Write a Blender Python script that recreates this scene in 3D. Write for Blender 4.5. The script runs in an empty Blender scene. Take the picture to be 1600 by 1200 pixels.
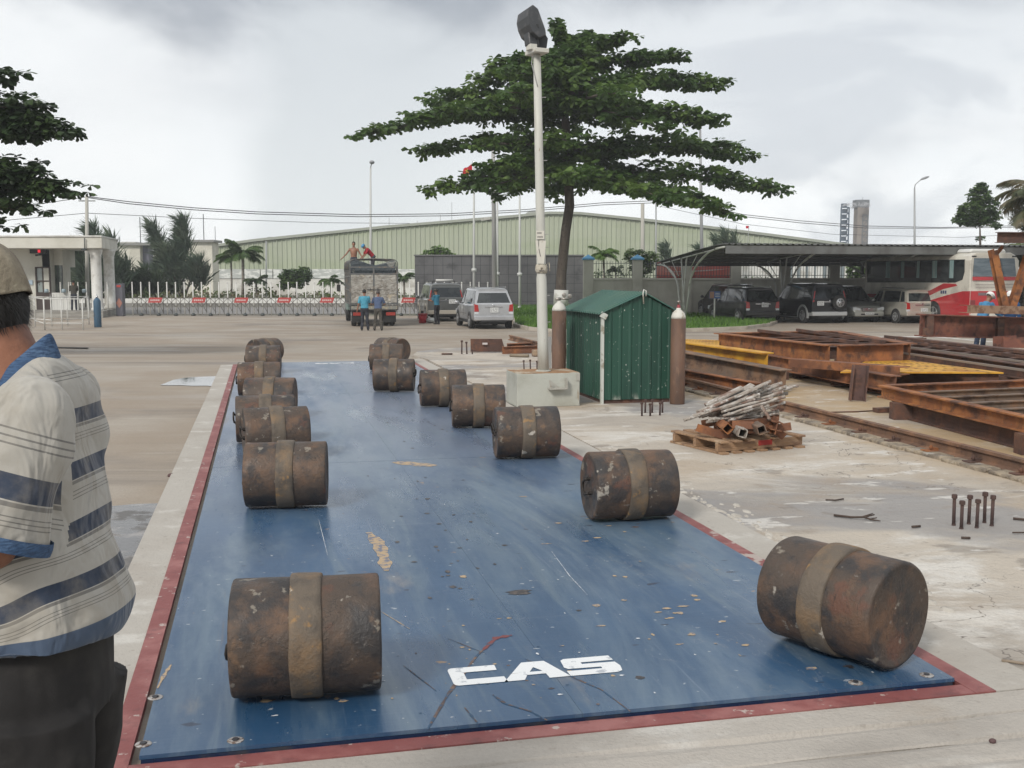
import bpy, bmesh, math, random
from math import sin, cos, radians, pi, atan2, sqrt, hypot
from mathutils import Vector, Matrix, noise
random.seed(7)
S = bpy.context.scene
COL = S.collection
# ---------------------------------------------------------------- camera
F = 1680.0; CH = 1.65; PITCH = atan2(170, F)
cam = bpy.data.cameras.new('camera'); camo = bpy.data.objects.new('camera', cam); COL.objects.link(camo)
camo.location = (0, 0, CH); camo.rotation_euler = (pi/2 - PITCH, 0, 0)
cam.sensor_width = 36; cam.lens = F/1600*36; cam.clip_end = 3000; cam.clip_start = .05
S.camera = camo
S.view_settings.view_transform = 'Standard'; S.view_settings.look = 'None'
S.view_settings.exposure = 0.42; S.view_settings.gamma = 1
# ---------------------------------------------------------------- sun
SUN_EL, SUN_AZ = radians(37), radians(208)      # azimuth clockwise from +Y (north)
sl = bpy.data.lights.new('sun', 'SUN'); sl.energy = 1.9; sl.angle = radians(12); sl.color = (1, .95, .88)
so = bpy.data.objects.new('sun', sl); COL.objects.link(so)
sd = Vector((sin(SUN_AZ)*cos(SUN_EL), cos(SUN_AZ)*cos(SUN_EL), sin(SUN_EL)))
so.rotation_euler = sd.to_track_quat('Z', 'Y').to_euler()
# ---------------------------------------------------------------- overcast sky
def new_nodes(nt):
    nt.nodes.clear()
    def N(t, **k):
        n = nt.nodes.new(t)
        for a, b in k.items():
            if a == 'ins':
                for i, vv in b.items(): n.inputs[i].default_value = vv
            else: setattr(n, a, b)
        return n
    return N, nt.links.new
W = bpy.data.worlds.new('World'); S.world = W; W.use_nodes = True
N, L = new_nodes(W.node_tree)
def mathn(N, L, op, a, b=None, c=None, clamp=False):
    n = N('ShaderNodeMath', operation=op, use_clamp=clamp)
    for i, x in enumerate((a, b, c)):
        if x is None: continue
        if isinstance(x, (int, float)): n.inputs[i].default_value = x
        else: L(x, n.inputs[i])
    return n.outputs[0]
def ramp(N, L, src, lo, hi, smooth=True):
    n = N('ShaderNodeMapRange', interpolation_type='SMOOTHSTEP' if smooth else 'LINEAR')
    L(src, n.inputs[0]); n.inputs[1].default_value = lo; n.inputs[2].default_value = hi
    return n.outputs[0]
def mixc(N, L, fac, a, b):
    n = N('ShaderNodeMix', data_type='RGBA')
    if isinstance(fac, (int, float)): n.inputs[0].default_value = fac
    else: L(fac, n.inputs[0])
    for i, x in ((6, a), (7, b)):
        if isinstance(x, tuple): n.inputs[i].default_value = (*x, 1) if len(x) == 3 else x
        else: L(x, n.inputs[i])
    return n.outputs[2]
def sky():
    tc = N('ShaderNodeTexCoord'); sep = N('ShaderNodeSeparateXYZ'); L(tc.outputs['Generated'], sep.inputs[0])
    az = mathn(N, L, 'ARCTAN2', sep.outputs[0], sep.outputs[1])
    el = mathn(N, L, 'ARCSINE', sep.outputs[2])
    cb = N('ShaderNodeCombineXYZ'); L(az, cb.inputs[0]); L(mathn(N, L, 'MULTIPLY', el, 2.1), cb.inputs[1])
    def nz(scale, det, off, dist=.3, rough=.55):
        mp = N('ShaderNodeMapping'); mp.inputs[1].default_value = (off, off*.37, 0); L(cb.outputs[0], mp.inputs[0])
        n = N('ShaderNodeTexNoise', ins={'Scale': scale, 'Detail': det, 'Distortion': dist, 'Roughness': rough})
        L(mp.outputs[0], n.inputs['Vector']); return n.outputs[0]
    n1 = nz(4.2, 7, 3.1); n2 = nz(9, 8, 8.4, .6); n3 = nz(2.2, 5, 1.0)
    bright = (.80, .82, .83); mid = (.62, .64, .66); dark = (.27, .295, .335)
    c = mixc(N, L, ramp(N, L, n1, .46, .72), bright, mid)
    c = mixc(N, L, mathn(N, L, 'MULTIPLY', ramp(N, L, n2, .48, .72), .45), c, (.88, .88, .875))
    # pale rain-washed column left of centre, a darker curtain to its right
    g1 = mathn(N, L, 'SUBTRACT', az, mathn(N, L, 'MULTIPLY', n3, .16))
    cur = mathn(N, L, 'MULTIPLY', ramp(N, L, g1, -.335, -.29), ramp(N, L, g1, .02, -.20))
    c = mixc(N, L, mathn(N, L, 'MULTIPLY', cur, .6), c, (.50, .535, .55))
    lf = ramp(N, L, g1, -.26, -.42)
    c = mixc(N, L, mathn(N, L, 'MULTIPLY', lf, .6), c, (.79, .80, .80))
    # greyer, bluer cloud higher up and soft grey shapes to the right
    hi = mathn(N, L, 'MULTIPLY', ramp(N, L, el, .05, .22), mathn(N, L, 'SUBTRACT', 1.0, mathn(N, L, 'MULTIPLY', lf, .75)))
    c = mixc(N, L, mathn(N, L, 'MULTIPLY', hi, .55), c, (.50, .53, .56))
    n4 = nz(5.5, 6, 14.2, .8, .5); rt = mathn(N, L, 'MULTIPLY', ramp(N, L, az, .08, .22), ramp(N, L, n4, .47, .60))
    c = mixc(N, L, mathn(N, L, 'MULTIPLY', rt, .55), c, (.47, .50, .54))
    # darker cloud deck overhead, its ragged lower edge just in view
    e2 = mathn(N, L, 'ADD', el, mathn(N, L, 'MULTIPLY', mathn(N, L, 'SUBTRACT', n1, .5), .16))
    c = mixc(N, L, mathn(N, L, 'MULTIPLY', ramp(N, L, e2, .205, .262), .85), c, dark)
    up = ramp(N, L, el, .26, .55)
    c = mixc(N, L, up, c, mixc(N, L, ramp(N, L, n3, .35, .65), (.52, .54, .56), (.80, .80, .80)))
    # below the horizon: ground tone
    c = mixc(N, L, ramp(N, L, el, 0, -.05), c, (.25, .24, .22))
    st = N('ShaderNodeTexSky', sky_type='NISHITA', sun_disc=False, sun_elevation=SUN_EL, sun_rotation=SUN_AZ)
    sc = N('ShaderNodeVectorMath', operation='SCALE'); L(c, sc.inputs[0]); sc.inputs[3].default_value = 10
    m = mixc(N, L, .95, st.outputs[0], sc.outputs[0])
    bg = N('ShaderNodeBackground'); bg.inputs[1].default_value = .1; L(m, bg.inputs[0])
    out = N('ShaderNodeOutputWorld'); L(bg.outputs[0], out.inputs[0])
sky()
# ---------------------------------------------------------------- surveying helpers
def at(u, v, z=0.0):
    """point of the plane z seen at photo pixel (u, v)"""
    y = v-600; d = y*cos(PITCH)+F*sin(PITCH); fw = F*cos(PITCH)-y*sin(PITCH); k = (CH-z)/d
    return Vector((k*(u-800), k*fw, z))
def atY(u, v, Y):
    y = v-600; d = y*cos(PITCH)+F*sin(PITCH); fw = F*cos(PITCH)-y*sin(PITCH)
    return Vector((Y*(u-800)/fw, Y, CH-Y*d/fw))
FARZ = -.55
def sstep(t): t = max(0, min(1, t)); return t*t*(3-2*t)
def gz(x, y): return FARZ*sstep((y-20)/13)
def atg(u, v):
    z = 0
    for i in range(8):
        p = at(u, v, z); z = .5*z+.5*gz(p.x, p.y)
    p = at(u, v, z); return p
def ppm(Y): return F/Y           # photo pixels per metre at depth Y
TH = -atan2(391, F/cos(PITCH))   # bearing of the weighbridge (clockwise from +Y)
DB = Vector((sin(TH), cos(TH), 0)); DA = Vector((cos(TH), -sin(TH), 0)); ROT = -TH
UP = Vector((0, 0, 1))
def PF(a, b, z=0): return DA*a + DB*b + UP*z
def along(P, D, u):
    """distance along D from P at which the picture column u is reached"""
    k = (u-800)/F; c, s = cos(PITCH), sin(PITCH)
    A = D.x - k*(D.y*c - D.z*s); B = P.x - k*(P.y*c + (CH-P.z)*s)
    return -B/A
# ---------------------------------------------------------------- materials
MATS = {}
def mat(name, col, rough=.7, metal=0, lay=(), bump=(), rnd=False, spec=.5, rlay=(), coat=0, transl=0, emit=None, coord='Object'):
    if name in MATS: return MATS[name]
    m = bpy.data.materials.new(name); m.use_nodes = True; MATS[name] = m
    N, L = new_nodes(m.node_tree)
    out = N('ShaderNodeOutputMaterial'); b = N('ShaderNodeBsdfPrincipled'); L(b.outputs[0], out.inputs[0])
    tc = N('ShaderNodeTexCoord'); vec = tc.outputs[coord]
    if coord == 'World':
        pass
    if rnd:
        oi = N('ShaderNodeObjectInfo'); va = N('ShaderNodeVectorMath', operation='ADD')
        mu = mathn(N, L, 'MULTIPLY', oi.outputs['Random'], 37.0)
        L(vec, va.inputs[0]); L(mu, va.inputs[1]); vec = va.outputs[0]
    k = [0]
    def tex(d):
        k[0] += 1
        s = d.get('s', 5); rot = d.get('rot', 0)
        mp = N('ShaderNodeMapping'); L(vec, mp.inputs[0])
        mp.inputs[1].default_value = tuple(d.get('off', (k[0]*3.7, k[0]*1.3, k[0]*5.1)))
        mp.inputs[2].default_value = (0, 0, rot)
        mp.inputs[3].default_value = s if isinstance(s, tuple) else (s, s, s)
        if rot:
            mp.vector_type = 'TEXTURE'
            mp.inputs[3].default_value = tuple(1/q for q in (s if isinstance(s, tuple) else (s, s, s)))
        t = d.get('t', 'n')
        if t == 'n':
            n = N('ShaderNodeTexNoise', ins={'Scale': 1, 'Detail': d.get('d', 5), 'Roughness': d.get('r', .6), 'Distortion': d.get('w', 0)})
            L(mp.outputs[0], n.inputs['Vector']); o = n.outputs[0]
        elif t == 'v':
            n = N('ShaderNodeTexVoronoi', ins={'Scale': 1, 'Randomness': 1})
            L(mp.outputs[0], n.inputs['Vector']); o = n.outputs[0]
        elif t == 'w':
            n = N('ShaderNodeTexWave', wave_profile=d.get('prof', 'SIN'), ins={'Scale': 1, 'Distortion': d.get('w', 0), 'Detail': 2})
            n.bands_direction = d.get('dir', 'X'); L(mp.outputs[0], n.inputs['Vector']); o = n.outputs[0]
        elif t == 'c':     # thin crack lines along one contour of a noise
            n = N('ShaderNodeTexNoise', ins={'Scale': 1, 'Detail': d.get('d', 6), 'Roughness': .55, 'Distortion': .4}); L(mp.outputs[0], n.inputs['Vector'])
            o = mathn(N, L, 'ABSOLUTE', mathn(N, L, 'SUBTRACT', n.outputs[0], .5))
        elif t == 'z':     # height ramp
            n = N('ShaderNodeSeparateXYZ'); L(vec, n.inputs[0]); o = n.outputs[d.get('ax', 2)]
        r = ramp(N, L, o, d.get('a', .45), d.get('b', .6))
        if 'm' in d: r = mathn(N, L, 'MULTIPLY', r, tex(d['m']))
        return mathn(N, L, 'MULTIPLY', r, d.get('k', 1.0))
    c = N('ShaderNodeRGB'); c.outputs[0].default_value = (*col, 1); c = c.outputs[0]
    for d in lay: c = mixc(N, L, tex(d), c, d['c'])
    L(c, b.inputs['Base Color'])
    rg = None
    if rlay:
        v = N('ShaderNodeValue'); v.outputs[0].default_value = rough; rg = v.outputs[0]
        for d in rlay:
            mx = N('ShaderNodeMix', data_type='FLOAT'); L(tex(d), mx.inputs[0]); L(rg, mx.inputs[2]); mx.inputs[3].default_value = d['c']; rg = mx.outputs[0]
        L(rg, b.inputs['Roughness'])
    else: b.inputs['Roughness'].default_value = rough
    b.inputs['Metallic'].default_value = metal; b.inputs['Specular IOR Level'].default_value = spec
    b.inputs['Coat Weight'].default_value = coat; b.inputs['Coat Roughness'].default_value = .05
    if emit: b.inputs['Emission Color'].default_value = (*emit[0], 1); b.inputs['Emission Strength'].default_value = emit[1]
    prev = None
    for d in bump:
        bn = N('ShaderNodeBump', ins={'Strength': d.get('st', .3), 'Distance': d.get('dist', .01)})
        L(tex(d), bn.inputs['Height'])
        if prev: L(prev, bn.inputs['Normal'])
        prev = bn.outputs[0]
    if prev: L(prev, b.inputs['Normal'])
    if transl:
        t = N('ShaderNodeBsdfTranslucent'); L(c, t.inputs[0]); ms = N('ShaderNodeMixShader'); ms.inputs[0].default_value = transl
        L(b.outputs[0], ms.inputs[1]); L(t.outputs[0], ms.inputs[2]); L(ms.outputs[0], out.inputs[0])
    return m
# ---------------------------------------------------------------- mesh builder
class MB:
    def __init__(s): s.v = []; s.f = []; s.m = []; s.sm = []; s.cur = 0
    def add(s, vs, fs, m=None, smooth=False, X=None):
        o = len(s.v); m = s.cur if m is None else m
        for q in vs: s.v.append(tuple(X @ Vector(q)) if X is not None else tuple(q))
        for q in fs: s.f.append(tuple(o+i for i in q)); s.m.append(m); s.sm.append(smooth)
        return s
    def box(s, c, d, m=None, R=None):
        x, y, z = d[0]/2, d[1]/2, d[2]/2
        vs = [(i*x, j*y, k*z) for i in (-1, 1) for j in (-1, 1) for k in (-1, 1)]
        X = Matrix.Translation(c)
        if R is not None: X = X @ (R if isinstance(R, Matrix) else Matrix.Rotation(R, 4, 'Z'))
        return s.add(vs, [(0, 1, 3, 2), (4, 6, 7, 5), (0, 4, 5, 1), (2, 3, 7, 6), (0, 2, 6, 4), (1, 5, 7, 3)], m, X=X)
    def b2(s, a, b, m=None):
        return s.box([(a[i]+b[i])/2 for i in range(3)], [abs(b[i]-a[i]) for i in range(3)], m)
    def bar(s, p0, p1, w, h, m=None, up=UP):
        """box section bar from p0 to p1 (centre line)"""
        p0, p1 = Vector(p0), Vector(p1); d = p1-p0; L_ = d.length; d.normalize()
        x = d.cross(up)
        if x.length < 1e-4: x = d.cross(Vector((1, 0, 0)))
        x.normalize(); z = x.cross(d)
        X = Matrix(((x.x, d.x, z.x, 0), (x.y, d.y, z.y, 0), (x.z, d.z, z.z, 0), (0, 0, 0, 1)))
        return s.box((p0+p1)/2, (w, L_, h), m, R=X)
    def tube(s, pts, r, n=8, m=None, cap=True, smooth=True):
        pts = [Vector(p) for p in pts]; k = len(pts)
        rs = r if isinstance(r, (list, tuple)) else [r]*k
        vs = []; fs = []; prevx = None
        for i, p in enumerate(pts):
            d = (pts[min(i+1, k-1)]-pts[max(i-1, 0)]).normalized()
            x = prevx - d*prevx.dot(d) if prevx is not None else d.cross(UP)
            if x.length < 1e-3: x = d.cross(Vector((1, 0, 0)))
            x.normalize(); prevx = x; y = d.cross(x)
            for j in range(n):
                a = 2*pi*j/n; vs.append(p + (x*cos(a)+y*sin(a))*rs[i])
        for i in range(k-1):
            for j in range(n):
                a = i*n+j; b = i*n+(j+1) % n
                fs.append((a, b, b+n, a+n))
        s.add(vs, fs, m, smooth)
        if cap:
            o = len(s.v)-k*n; mm = s.cur if m is None else m
            s.f.append(tuple(o+j for j in reversed(range(n)))); s.m.append(mm); s.sm.append(False)
            s.f.append(tuple(o+(k-1)*n+j for j in range(n))); s.m.append(mm); s.sm.append(False)
        return s
    def lathe(s, prof, p0, p1, n=24, m=None, smooth=True):
        """prof = [(t metres along p0->p1, r)]"""
        p0, p1 = Vector(p0), Vector(p1); d = (p1-p0).normalized()
        x = d.cross(UP)
        if x.length < 1e-3: x = Vector((1, 0, 0))
        x.normalize(); y = d.cross(x); vs = []; fs = []
        for t, r in prof:
            for j in range(n):
                a = 2*pi*j/n; vs.append(p0+d*t+(x*cos(a)+y*sin(a))*r)
        for i in range(len(prof)-1):
            for j in range(n):
                a = i*n+j; b = i*n+(j+1) % n; fs.append((a, b, b+n, a+n))
        fs.append(tuple(reversed(range(n)))); fs.append(tuple((len(prof)-1)*n+j for j in range(n)))
        return s.add(vs, fs, m, smooth)
    def ell(s, c, r, n=12, k=8, m=None, X=None):
        vs = [(0, 0, -1)]; fs = []
        for i in range(1, k):
            a = -pi/2+pi*i/k
            for j in range(n): b = 2*pi*j/n; vs.append((cos(a)*cos(b), cos(a)*sin(b), sin(a)))
        vs.append((0, 0, 1)); t = len(vs)-1
        for j in range(n):
            fs.append((0, 1+(j+1) % n, 1+j)); fs.append((t, t-n+j, t-n+(j+1) % n))
        for i in range(k-2):
            for j in range(n):
                a = 1+i*n+j; b = 1+i*n+(j+1) % n; fs.append((a, b, b+n, a+n))
        Y = Matrix.Translation(c) @ (X if X is not None else Matrix()) @ Matrix.Diagonal((*(r if isinstance(r, (tuple, list)) else (r, r, r)), 1))
        return s.add(vs, fs, m, True, Y)
    def prism(s, poly, f0, f1, m=None):
        """poly 2D; f0/f1 map (a,b)->3D for the two ends"""
        n = len(poly); vs = [f0(*q) for q in poly]+[f1(*q) for q in poly]
        fs = [tuple(reversed(range(n))), tuple(range(n, 2*n))]+[(i, (i+1) % n, n+(i+1) % n, n+i) for i in range(n)]
        return s.add(vs, fs, m)
    def poly(s, pts, m=None): return s.add(pts, [tuple(range(len(pts)))], m)
    def ibeam(s, p0, p1, h, w, t=.012, tw=.01, m=None, up=UP):
        p0, p1 = Vector(p0), Vector(p1); d = (p1-p0).normalized(); x = d.cross(up).normalized(); z = x.cross(d)
        P = [(-w/2, -h/2), (w/2, -h/2), (w/2, -h/2+t), (tw/2, -h/2+t), (tw/2, h/2-t), (w/2, h/2-t), (w/2, h/2), (-w/2, h/2), (-w/2, h/2-t), (-tw/2, h/2-t), (-tw/2, -h/2+t), (-w/2, -h/2+t)]
        n = 12; vs = [p0+x*a+z*b for a, b in P]+[p1+x*a+z*b for a, b in P]
        fs = [(i, (i+1) % n, n+(i+1) % n, n+i) for i in range(n)]
        for o in (0, n):
            for q in ((0, 1, 2, 3), (0, 3, 10, 11), (10, 3, 4, 9), (9, 4, 7, 8), (4, 5, 6, 7)):
                fs.append(tuple(o+i for i in q))
        return s.add(vs, fs, m)
    def channel(s, p0, p1, h, w, t=.01, m=None, up=UP, flip=1):
        p0, p1 = Vector(p0), Vector(p1); d = (p1-p0).normalized(); x = d.cross(up).normalized()*flip; z = d.cross(x) if flip < 0 else x.cross(d)
        P = [(0, -h/2), (w, -h/2), (w, -h/2+t), (t, -h/2+t), (t, h/2-t), (w, h/2-t), (w, h/2), (0, h/2)]
        n = 8; vs = [p0+x*a+z*b for a, b in P]+[p1+x*a+z*b for a, b in P]
        fs = [(i, (i+1) % n, n+(i+1) % n, n+i) for i in range(n)]
        for o in (0, n):
            for q in ((0, 1, 2, 3), (0, 3, 4, 7), (7, 4, 5, 6)): fs.append(tuple(o+i for i in q))
        return s.add(vs, fs, m)
    def build(s, name, mats, parent=None, world=False, origin=None, bevel=0, seg=1, fix=True, autosmooth=False):
        if not s.v: return None
        me = bpy.data.meshes.new(name)
        vs = s.v
        if parent is not None and world:
            X = RM[rootof(parent)].inverted(); vs = [tuple(X @ Vector(q)) for q in vs]
        if parent is None:
            if origin is None:
                xs = [q[0] for q in vs]; ys = [q[1] for q in vs]; zs = [q[2] for q in vs]
                origin = ((min(xs)+max(xs))/2, (min(ys)+max(ys))/2, min(zs))
            vs = [(q[0]-origin[0], q[1]-origin[1], q[2]-origin[2]) for q in vs]
        me.from_pydata(vs, [], s.f)
        for mm in (mats if isinstance(mats, (list, tuple)) else [mats]): me.materials.append(mm)
        me.polygons.foreach_set('material_index', s.m); me.polygons.foreach_set('use_smooth', s.sm)
        if fix:
            bm = bmesh.new(); bm.from_mesh(me); bmesh.ops.recalc_face_normals(bm, faces=bm.faces); bm.to_mesh(me); bm.free()
        me.update()
        o = bpy.data.objects.new(name, me); COL.objects.link(o)
        if parent is not None: o.parent = parent
        else: o.location = origin; RM[o] = Matrix.Translation(origin)
        if bevel:
            b = o.modifiers.new('bevel', 'BEVEL'); b.width = bevel; b.segments = seg; b.limit_method = 'ANGLE'; b.angle_limit = radians(40)
        return o
RM = {}
def rootof(o):
    while o.parent is not None: o = o.parent
    return o
def thing(name, label, cat, loc=(0, 0, 0), rot=0, group=None):
    o = bpy.data.objects.new(name, None); COL.objects.link(o); o.location = loc; o.rotation_euler = (0, 0, rot)
    o.empty_display_size = .2
    RM[o] = Matrix.Translation(loc) @ Matrix.Rotation(rot, 4, 'Z'); tag(o, label, cat, group); return o
def tag(o, label=None, cat=None, group=None, kind=None):
    if label: o['label'] = label
    if cat: o['category'] = cat
    if group: o['group'] = group
    if kind: o['kind'] = kind
    return o
def struct(o): o['kind'] = 'structure'; return o
def copy_tree(o, parent=None):
    c = o.copy(); COL.objects.link(c)
    if parent is not None: c.parent = parent
    for ch in list(o.children): copy_tree(ch, c)
    return c
def place(o, loc, rot=None, label=None, group=None):
    o.location = loc
    if rot is not None: o.rotation_euler = (0, 0, rot) if isinstance(rot, (int, float)) else rot
    if label: o['label'] = label
    if group: o['group'] = group
    return o
def remesh(mb, name, material, parent, voxel=.012, it=2, world=False):
    """melt overlapping solids into one continuous skin"""
    o = mb.build(name, material, parent, world=world)
    r = o.modifiers.new('r', 'REMESH'); r.mode = 'VOXEL'; r.voxel_size = voxel; r.use_smooth_shade = True
    if it: q = o.modifiers.new('s', 'SMOOTH'); q.iterations = it; q.factor = .5
    dg = bpy.context.evaluated_depsgraph_get(); dg.update()
    me = bpy.data.meshes.new_from_object(o.evaluated_get(dg)); o.modifiers.clear(); o.data = me; me.name = name
    me.polygons.foreach_set('use_smooth', [True]*len(me.polygons))
    if not me.materials:
        me.materials.append(material)
    return o
# ================================================================ GROUND
def ground():
    m = mat('yard_concrete', (.285, .235, .182), .85,
            lay=[dict(c=(.34, .30, .25), s=.35, a=.4, b=.65), dict(c=(.19, .165, .14), s=(.12, .9, 1), a=.5, b=.68, k=.75),
                 dict(c=(.42, .385, .33), s=(.5, 5, 1), a=.60, b=.74, k=.6), dict(c=(.16, .14, .125), s=(.25, .25, 1), a=.58, b=.7, k=.6),
                 dict(c=(.20, .17, .14), s=45, a=.45, b=.75, k=.45), dict(c=(.1, .09, .08), s=7, a=.70, b=.76, k=.6)],
            rlay=[dict(c=.45, s=(.2, .5, 1), a=.5, b=.7)], bump=[dict(s=60, a=.2, b=.8, st=.25, dist=.006), dict(s=(1.2, 6, 1), a=.2, b=.8, st=.2, dist=.02)])
    ys = [-60, -5, 5, 12, 18]+[20+i for i in range(15)]+[40, 60.5]
    xs = [-400, -60, -20, -5, 5, 20, 60, 400]
    mb = MB(); vs = [(x, y, gz(x, y)-.05) for y in ys for x in xs]; n = len(xs)
    mb.add(vs, [(j*n+i, j*n+i+1, (j+1)*n+i+1, (j+1)*n+i) for j in range(len(ys)-1) for i in range(n-1)], 0, True)
    struct(mb.build('yard', m, origin=(0, 0, 0)))
    # everything beyond the gate line
    mb = MB(); mb.poly([(-700, 60.5, FARZ-.055), (700, 60.5, FARZ-.055), (700, 1500, FARZ-.055), (-700, 1500, FARZ-.055)])
    g = mat('far_ground', (.16, .16, .13), .95, lay=[dict(c=(.09, .12, .05), s=.08, a=.45, b=.6), dict(c=(.25, .23, .2), s=.3, a=.5, b=.7)])
    struct(mb.build('ground', g, origin=(0, 0, 0)))
    mb = MB(); mb.box((-5, 69, FARZ-.04), (160, 12.5, .02))
    struct(mb.build('road', mat('road_asphalt', (.19, .185, .18), .9, lay=[dict(c=(.25, .24, .23), s=(.1, 2, 1), a=.45, b=.6), dict(c=(.12, .12, .12), s=40, a=.5, b=.7, k=.5)]), origin=(0, 0, 0)))
ground()
A0, A1, B0, B1 = -.45, 2.74, 3.76, 20.85
CONC = dict(rough=.82)
m_slab = mat('slab_concrete', (.45, .40, .335), .85,
    lay=[dict(c=(.30, .27, .235), s=.45, a=.42, b=.66, d=7, w=.6), dict(c=(.57, .545, .50), s=(.5, 1.3, 1), a=.50, b=.66, d=8, r=.7, w=.8),
         dict(c=(.36, .25, .13), s=.33, a=.48, b=.66, m=dict(s=1, t='z', ax=0, a=3.2, b=6.5), k=.75),
         dict(c=(.24, .235, .235), s=.30, off=(2.1, .2, 0), a=.52, b=.60, k=.8, w=.5), dict(c=(.25, .20, .15), s=2.2, a=.60, b=.72, k=.5, d=8),
         dict(c=(.13, .11, .095), t='c', s=.8, a=.0035, b=.0005, k=.85, m=dict(s=.35, a=.45, b=.55)), dict(c=(.36, .245, .12), s=.55, a=.30, b=.56, m=dict(s=1, t='z', ax=0, off=(0, 0, 0), a=5.7, b=6.5), k=.9, d=7), dict(c=(.33, .24, .15), s=.7, a=.50, b=.68, k=.45, d=7), dict(c=(.19, .165, .14), s=1.5, a=.60, b=.66, k=.6, d=8, w=.8), dict(c=(.62, .60, .56), s=(2.2, 5, 1), a=.60, b=.66, k=.7, d=9), dict(c=(.15, .13, .11), s=16, a=.66, b=.72, k=.6), dict(c=(.3, .28, .25), s=55, a=.45, b=.75, k=.35), dict(c=(.20, .17, .14), s=(3, 26, 1), a=.64, b=.70, k=.5, w=1.2)],
    bump=[dict(s=3, a=.3, b=.7, st=.5, dist=.02), dict(s=30, a=.3, b=.7, st=.5, dist=.006), dict(s=140, a=.3, b=.7, st=.3, dist=.002)])
def pf_build(mb, name, m, **k):
    o = mb.build(name, m, origin=(0, 0, 0), **k); o.rotation_euler = (0, 0, ROT); RM[o] = Matrix.Rotation(ROT, 4, 'Z'); return o
def slab():
    # raised concrete apron right of the weighbridge, rounded far corner
    pts = [(A1+.37, 3.0)]
    far = [ab_of(at(u, v, -.03)) for u, v in ((668, 561), (645, 555), (652, 549), (690, 544), (760, 542), (900, 541), (1100, 537), (1420, 540), (1700, 546), (2300, 560))]
    pts += far; pts += [(16, 3.0)]
    mb = MB(); n = len(pts)
    mb.add([(a, b, -.03) for a, b in pts]+[(a, b, -.7) for a, b in pts], [tuple(range(n))]+[(i, i+n, (i+1) % n+n, (i+1) % n) for i in range(n)], 0)
    struct(pf_build(mb, 'concrete_slab', m_slab))
    # near ramp with cast grooves
    mr = mat('ramp_concrete', (.40, .37, .33), .85, lay=[dict(c=(.30, .275, .245), s=(.6, 1.2, 1), a=.42, b=.62, d=7), dict(c=(.50, .485, .45), s=(1.4, 3, 1), a=.54, b=.7, k=.8, d=7),
        dict(c=(.25, .22, .19), s=20, a=.62, b=.72, k=.5), dict(c=(.30, .24, .18), s=.8, a=.56, b=.7, k=.6), dict(c=(.3, .28, .25), s=70, a=.45, b=.7, k=.3)],
        bump=[dict(s=5, a=.3, b=.7, st=.4, dist=.01), dict(s=60, a=.3, b=.7, st=.5, dist=.004)])
    mb = MB(); ys = []; b = B0-.115
    prof = [(b, 0)]
    k = 0
    while b > -4:
        b -= .175 + .03*sin(k*2.3); prof += [(b+.016, 0), (b+.008, -.011), (b-.006, -.013), (b-.016, -.004), (b-.05, .001)]; k += 1
    vs = []; xs = [-5+i*.35 for i in range(60)]
    for q, (y, z) in enumerate(prof):
        for x in xs:
            w = .010*sin(x*1.7+q//4*2)+.005*sin(x*7.1+q//4)
            vs.append((x, y+(w if z < 0 or 0 < q < len(prof)-1 else 0), -.026+z*(1.2+.8*sin(x*2.1+q))))
    m_ = len(xs)
    mb.add(vs, [(i*m_+j, i*m_+j+1, (i+1)*m_+j+1, (i+1)*m_+j) for i in range(len(prof)-1) for j in range(m_-1)], 0, False)
    struct(pf_build(mb, 'ramp', mr))
    # pale concrete kerb round the pit
    mk = mat('kerb_concrete', (.40, .375, .335), .85, lay=[dict(c=(.36, .33, .29), s=1.2, a=.45, b=.65, d=7), dict(c=(.50, .48, .44), s=3, a=.55, b=.7), dict(c=(.25, .22, .19), s=24, a=.62, b=.7, k=.6)],
             bump=[dict(s=8, a=.3, b=.7, st=.4, dist=.008), dict(s=60, a=.3, b=.7, st=.4, dist=.003)])
    mb = MB(); mb.b2((A0-.335, B0-.11, -.3), (A0-.112, B1+.0, -.024)); mb.b2((A1+.115, B0-.11, -.3), (A1+.375, B1+.6, -.022))
    struct(pf_build(mb, 'kerb', mk))
    # red painted rim
    mr = mat('rim_red_paint', (.21, .062, .058), .6, lay=[dict(c=(.30, .12, .11), s=3, a=.45, b=.65, d=7), dict(c=(.12, .04, .04), s=9, a=.52, b=.68, k=.6), dict(c=(.46, .41, .37), s=(14, 14, 1), a=.62, b=.67, k=.75, d=8), dict(c=(.42, .38, .34), s=2.3, a=.64, b=.68, k=.8, d=9)],
             bump=[dict(s=40, a=.3, b=.7, st=.3, dist=.003)])
    mb = MB(); e = .02
    mb.b2((A0-.115, B0-.112, -.25), (A0-.034, B1, -.02)); mb.b2((A1+e, B0-.112, -.25), (A1+.113, B1, -.02)); mb.b2((A0-.033, B0-.112, -.25), (A1+e-.001, B0-e, -.021))
    struct(pf_build(mb, 'painted_rim', mr))
    mb = MB(); mb.b2((A0-.034, B0-e, -.30), (A1+e, B1+e, -.20)); struct(pf_build(mb, 'pit_floor', mat('pit_dark', (.02, .02, .02), .9)))
def ab_of(p): return (p.x*cos(TH)-p.y*sin(TH), p.x*sin(TH)+p.y*cos(TH))
slab()
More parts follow.
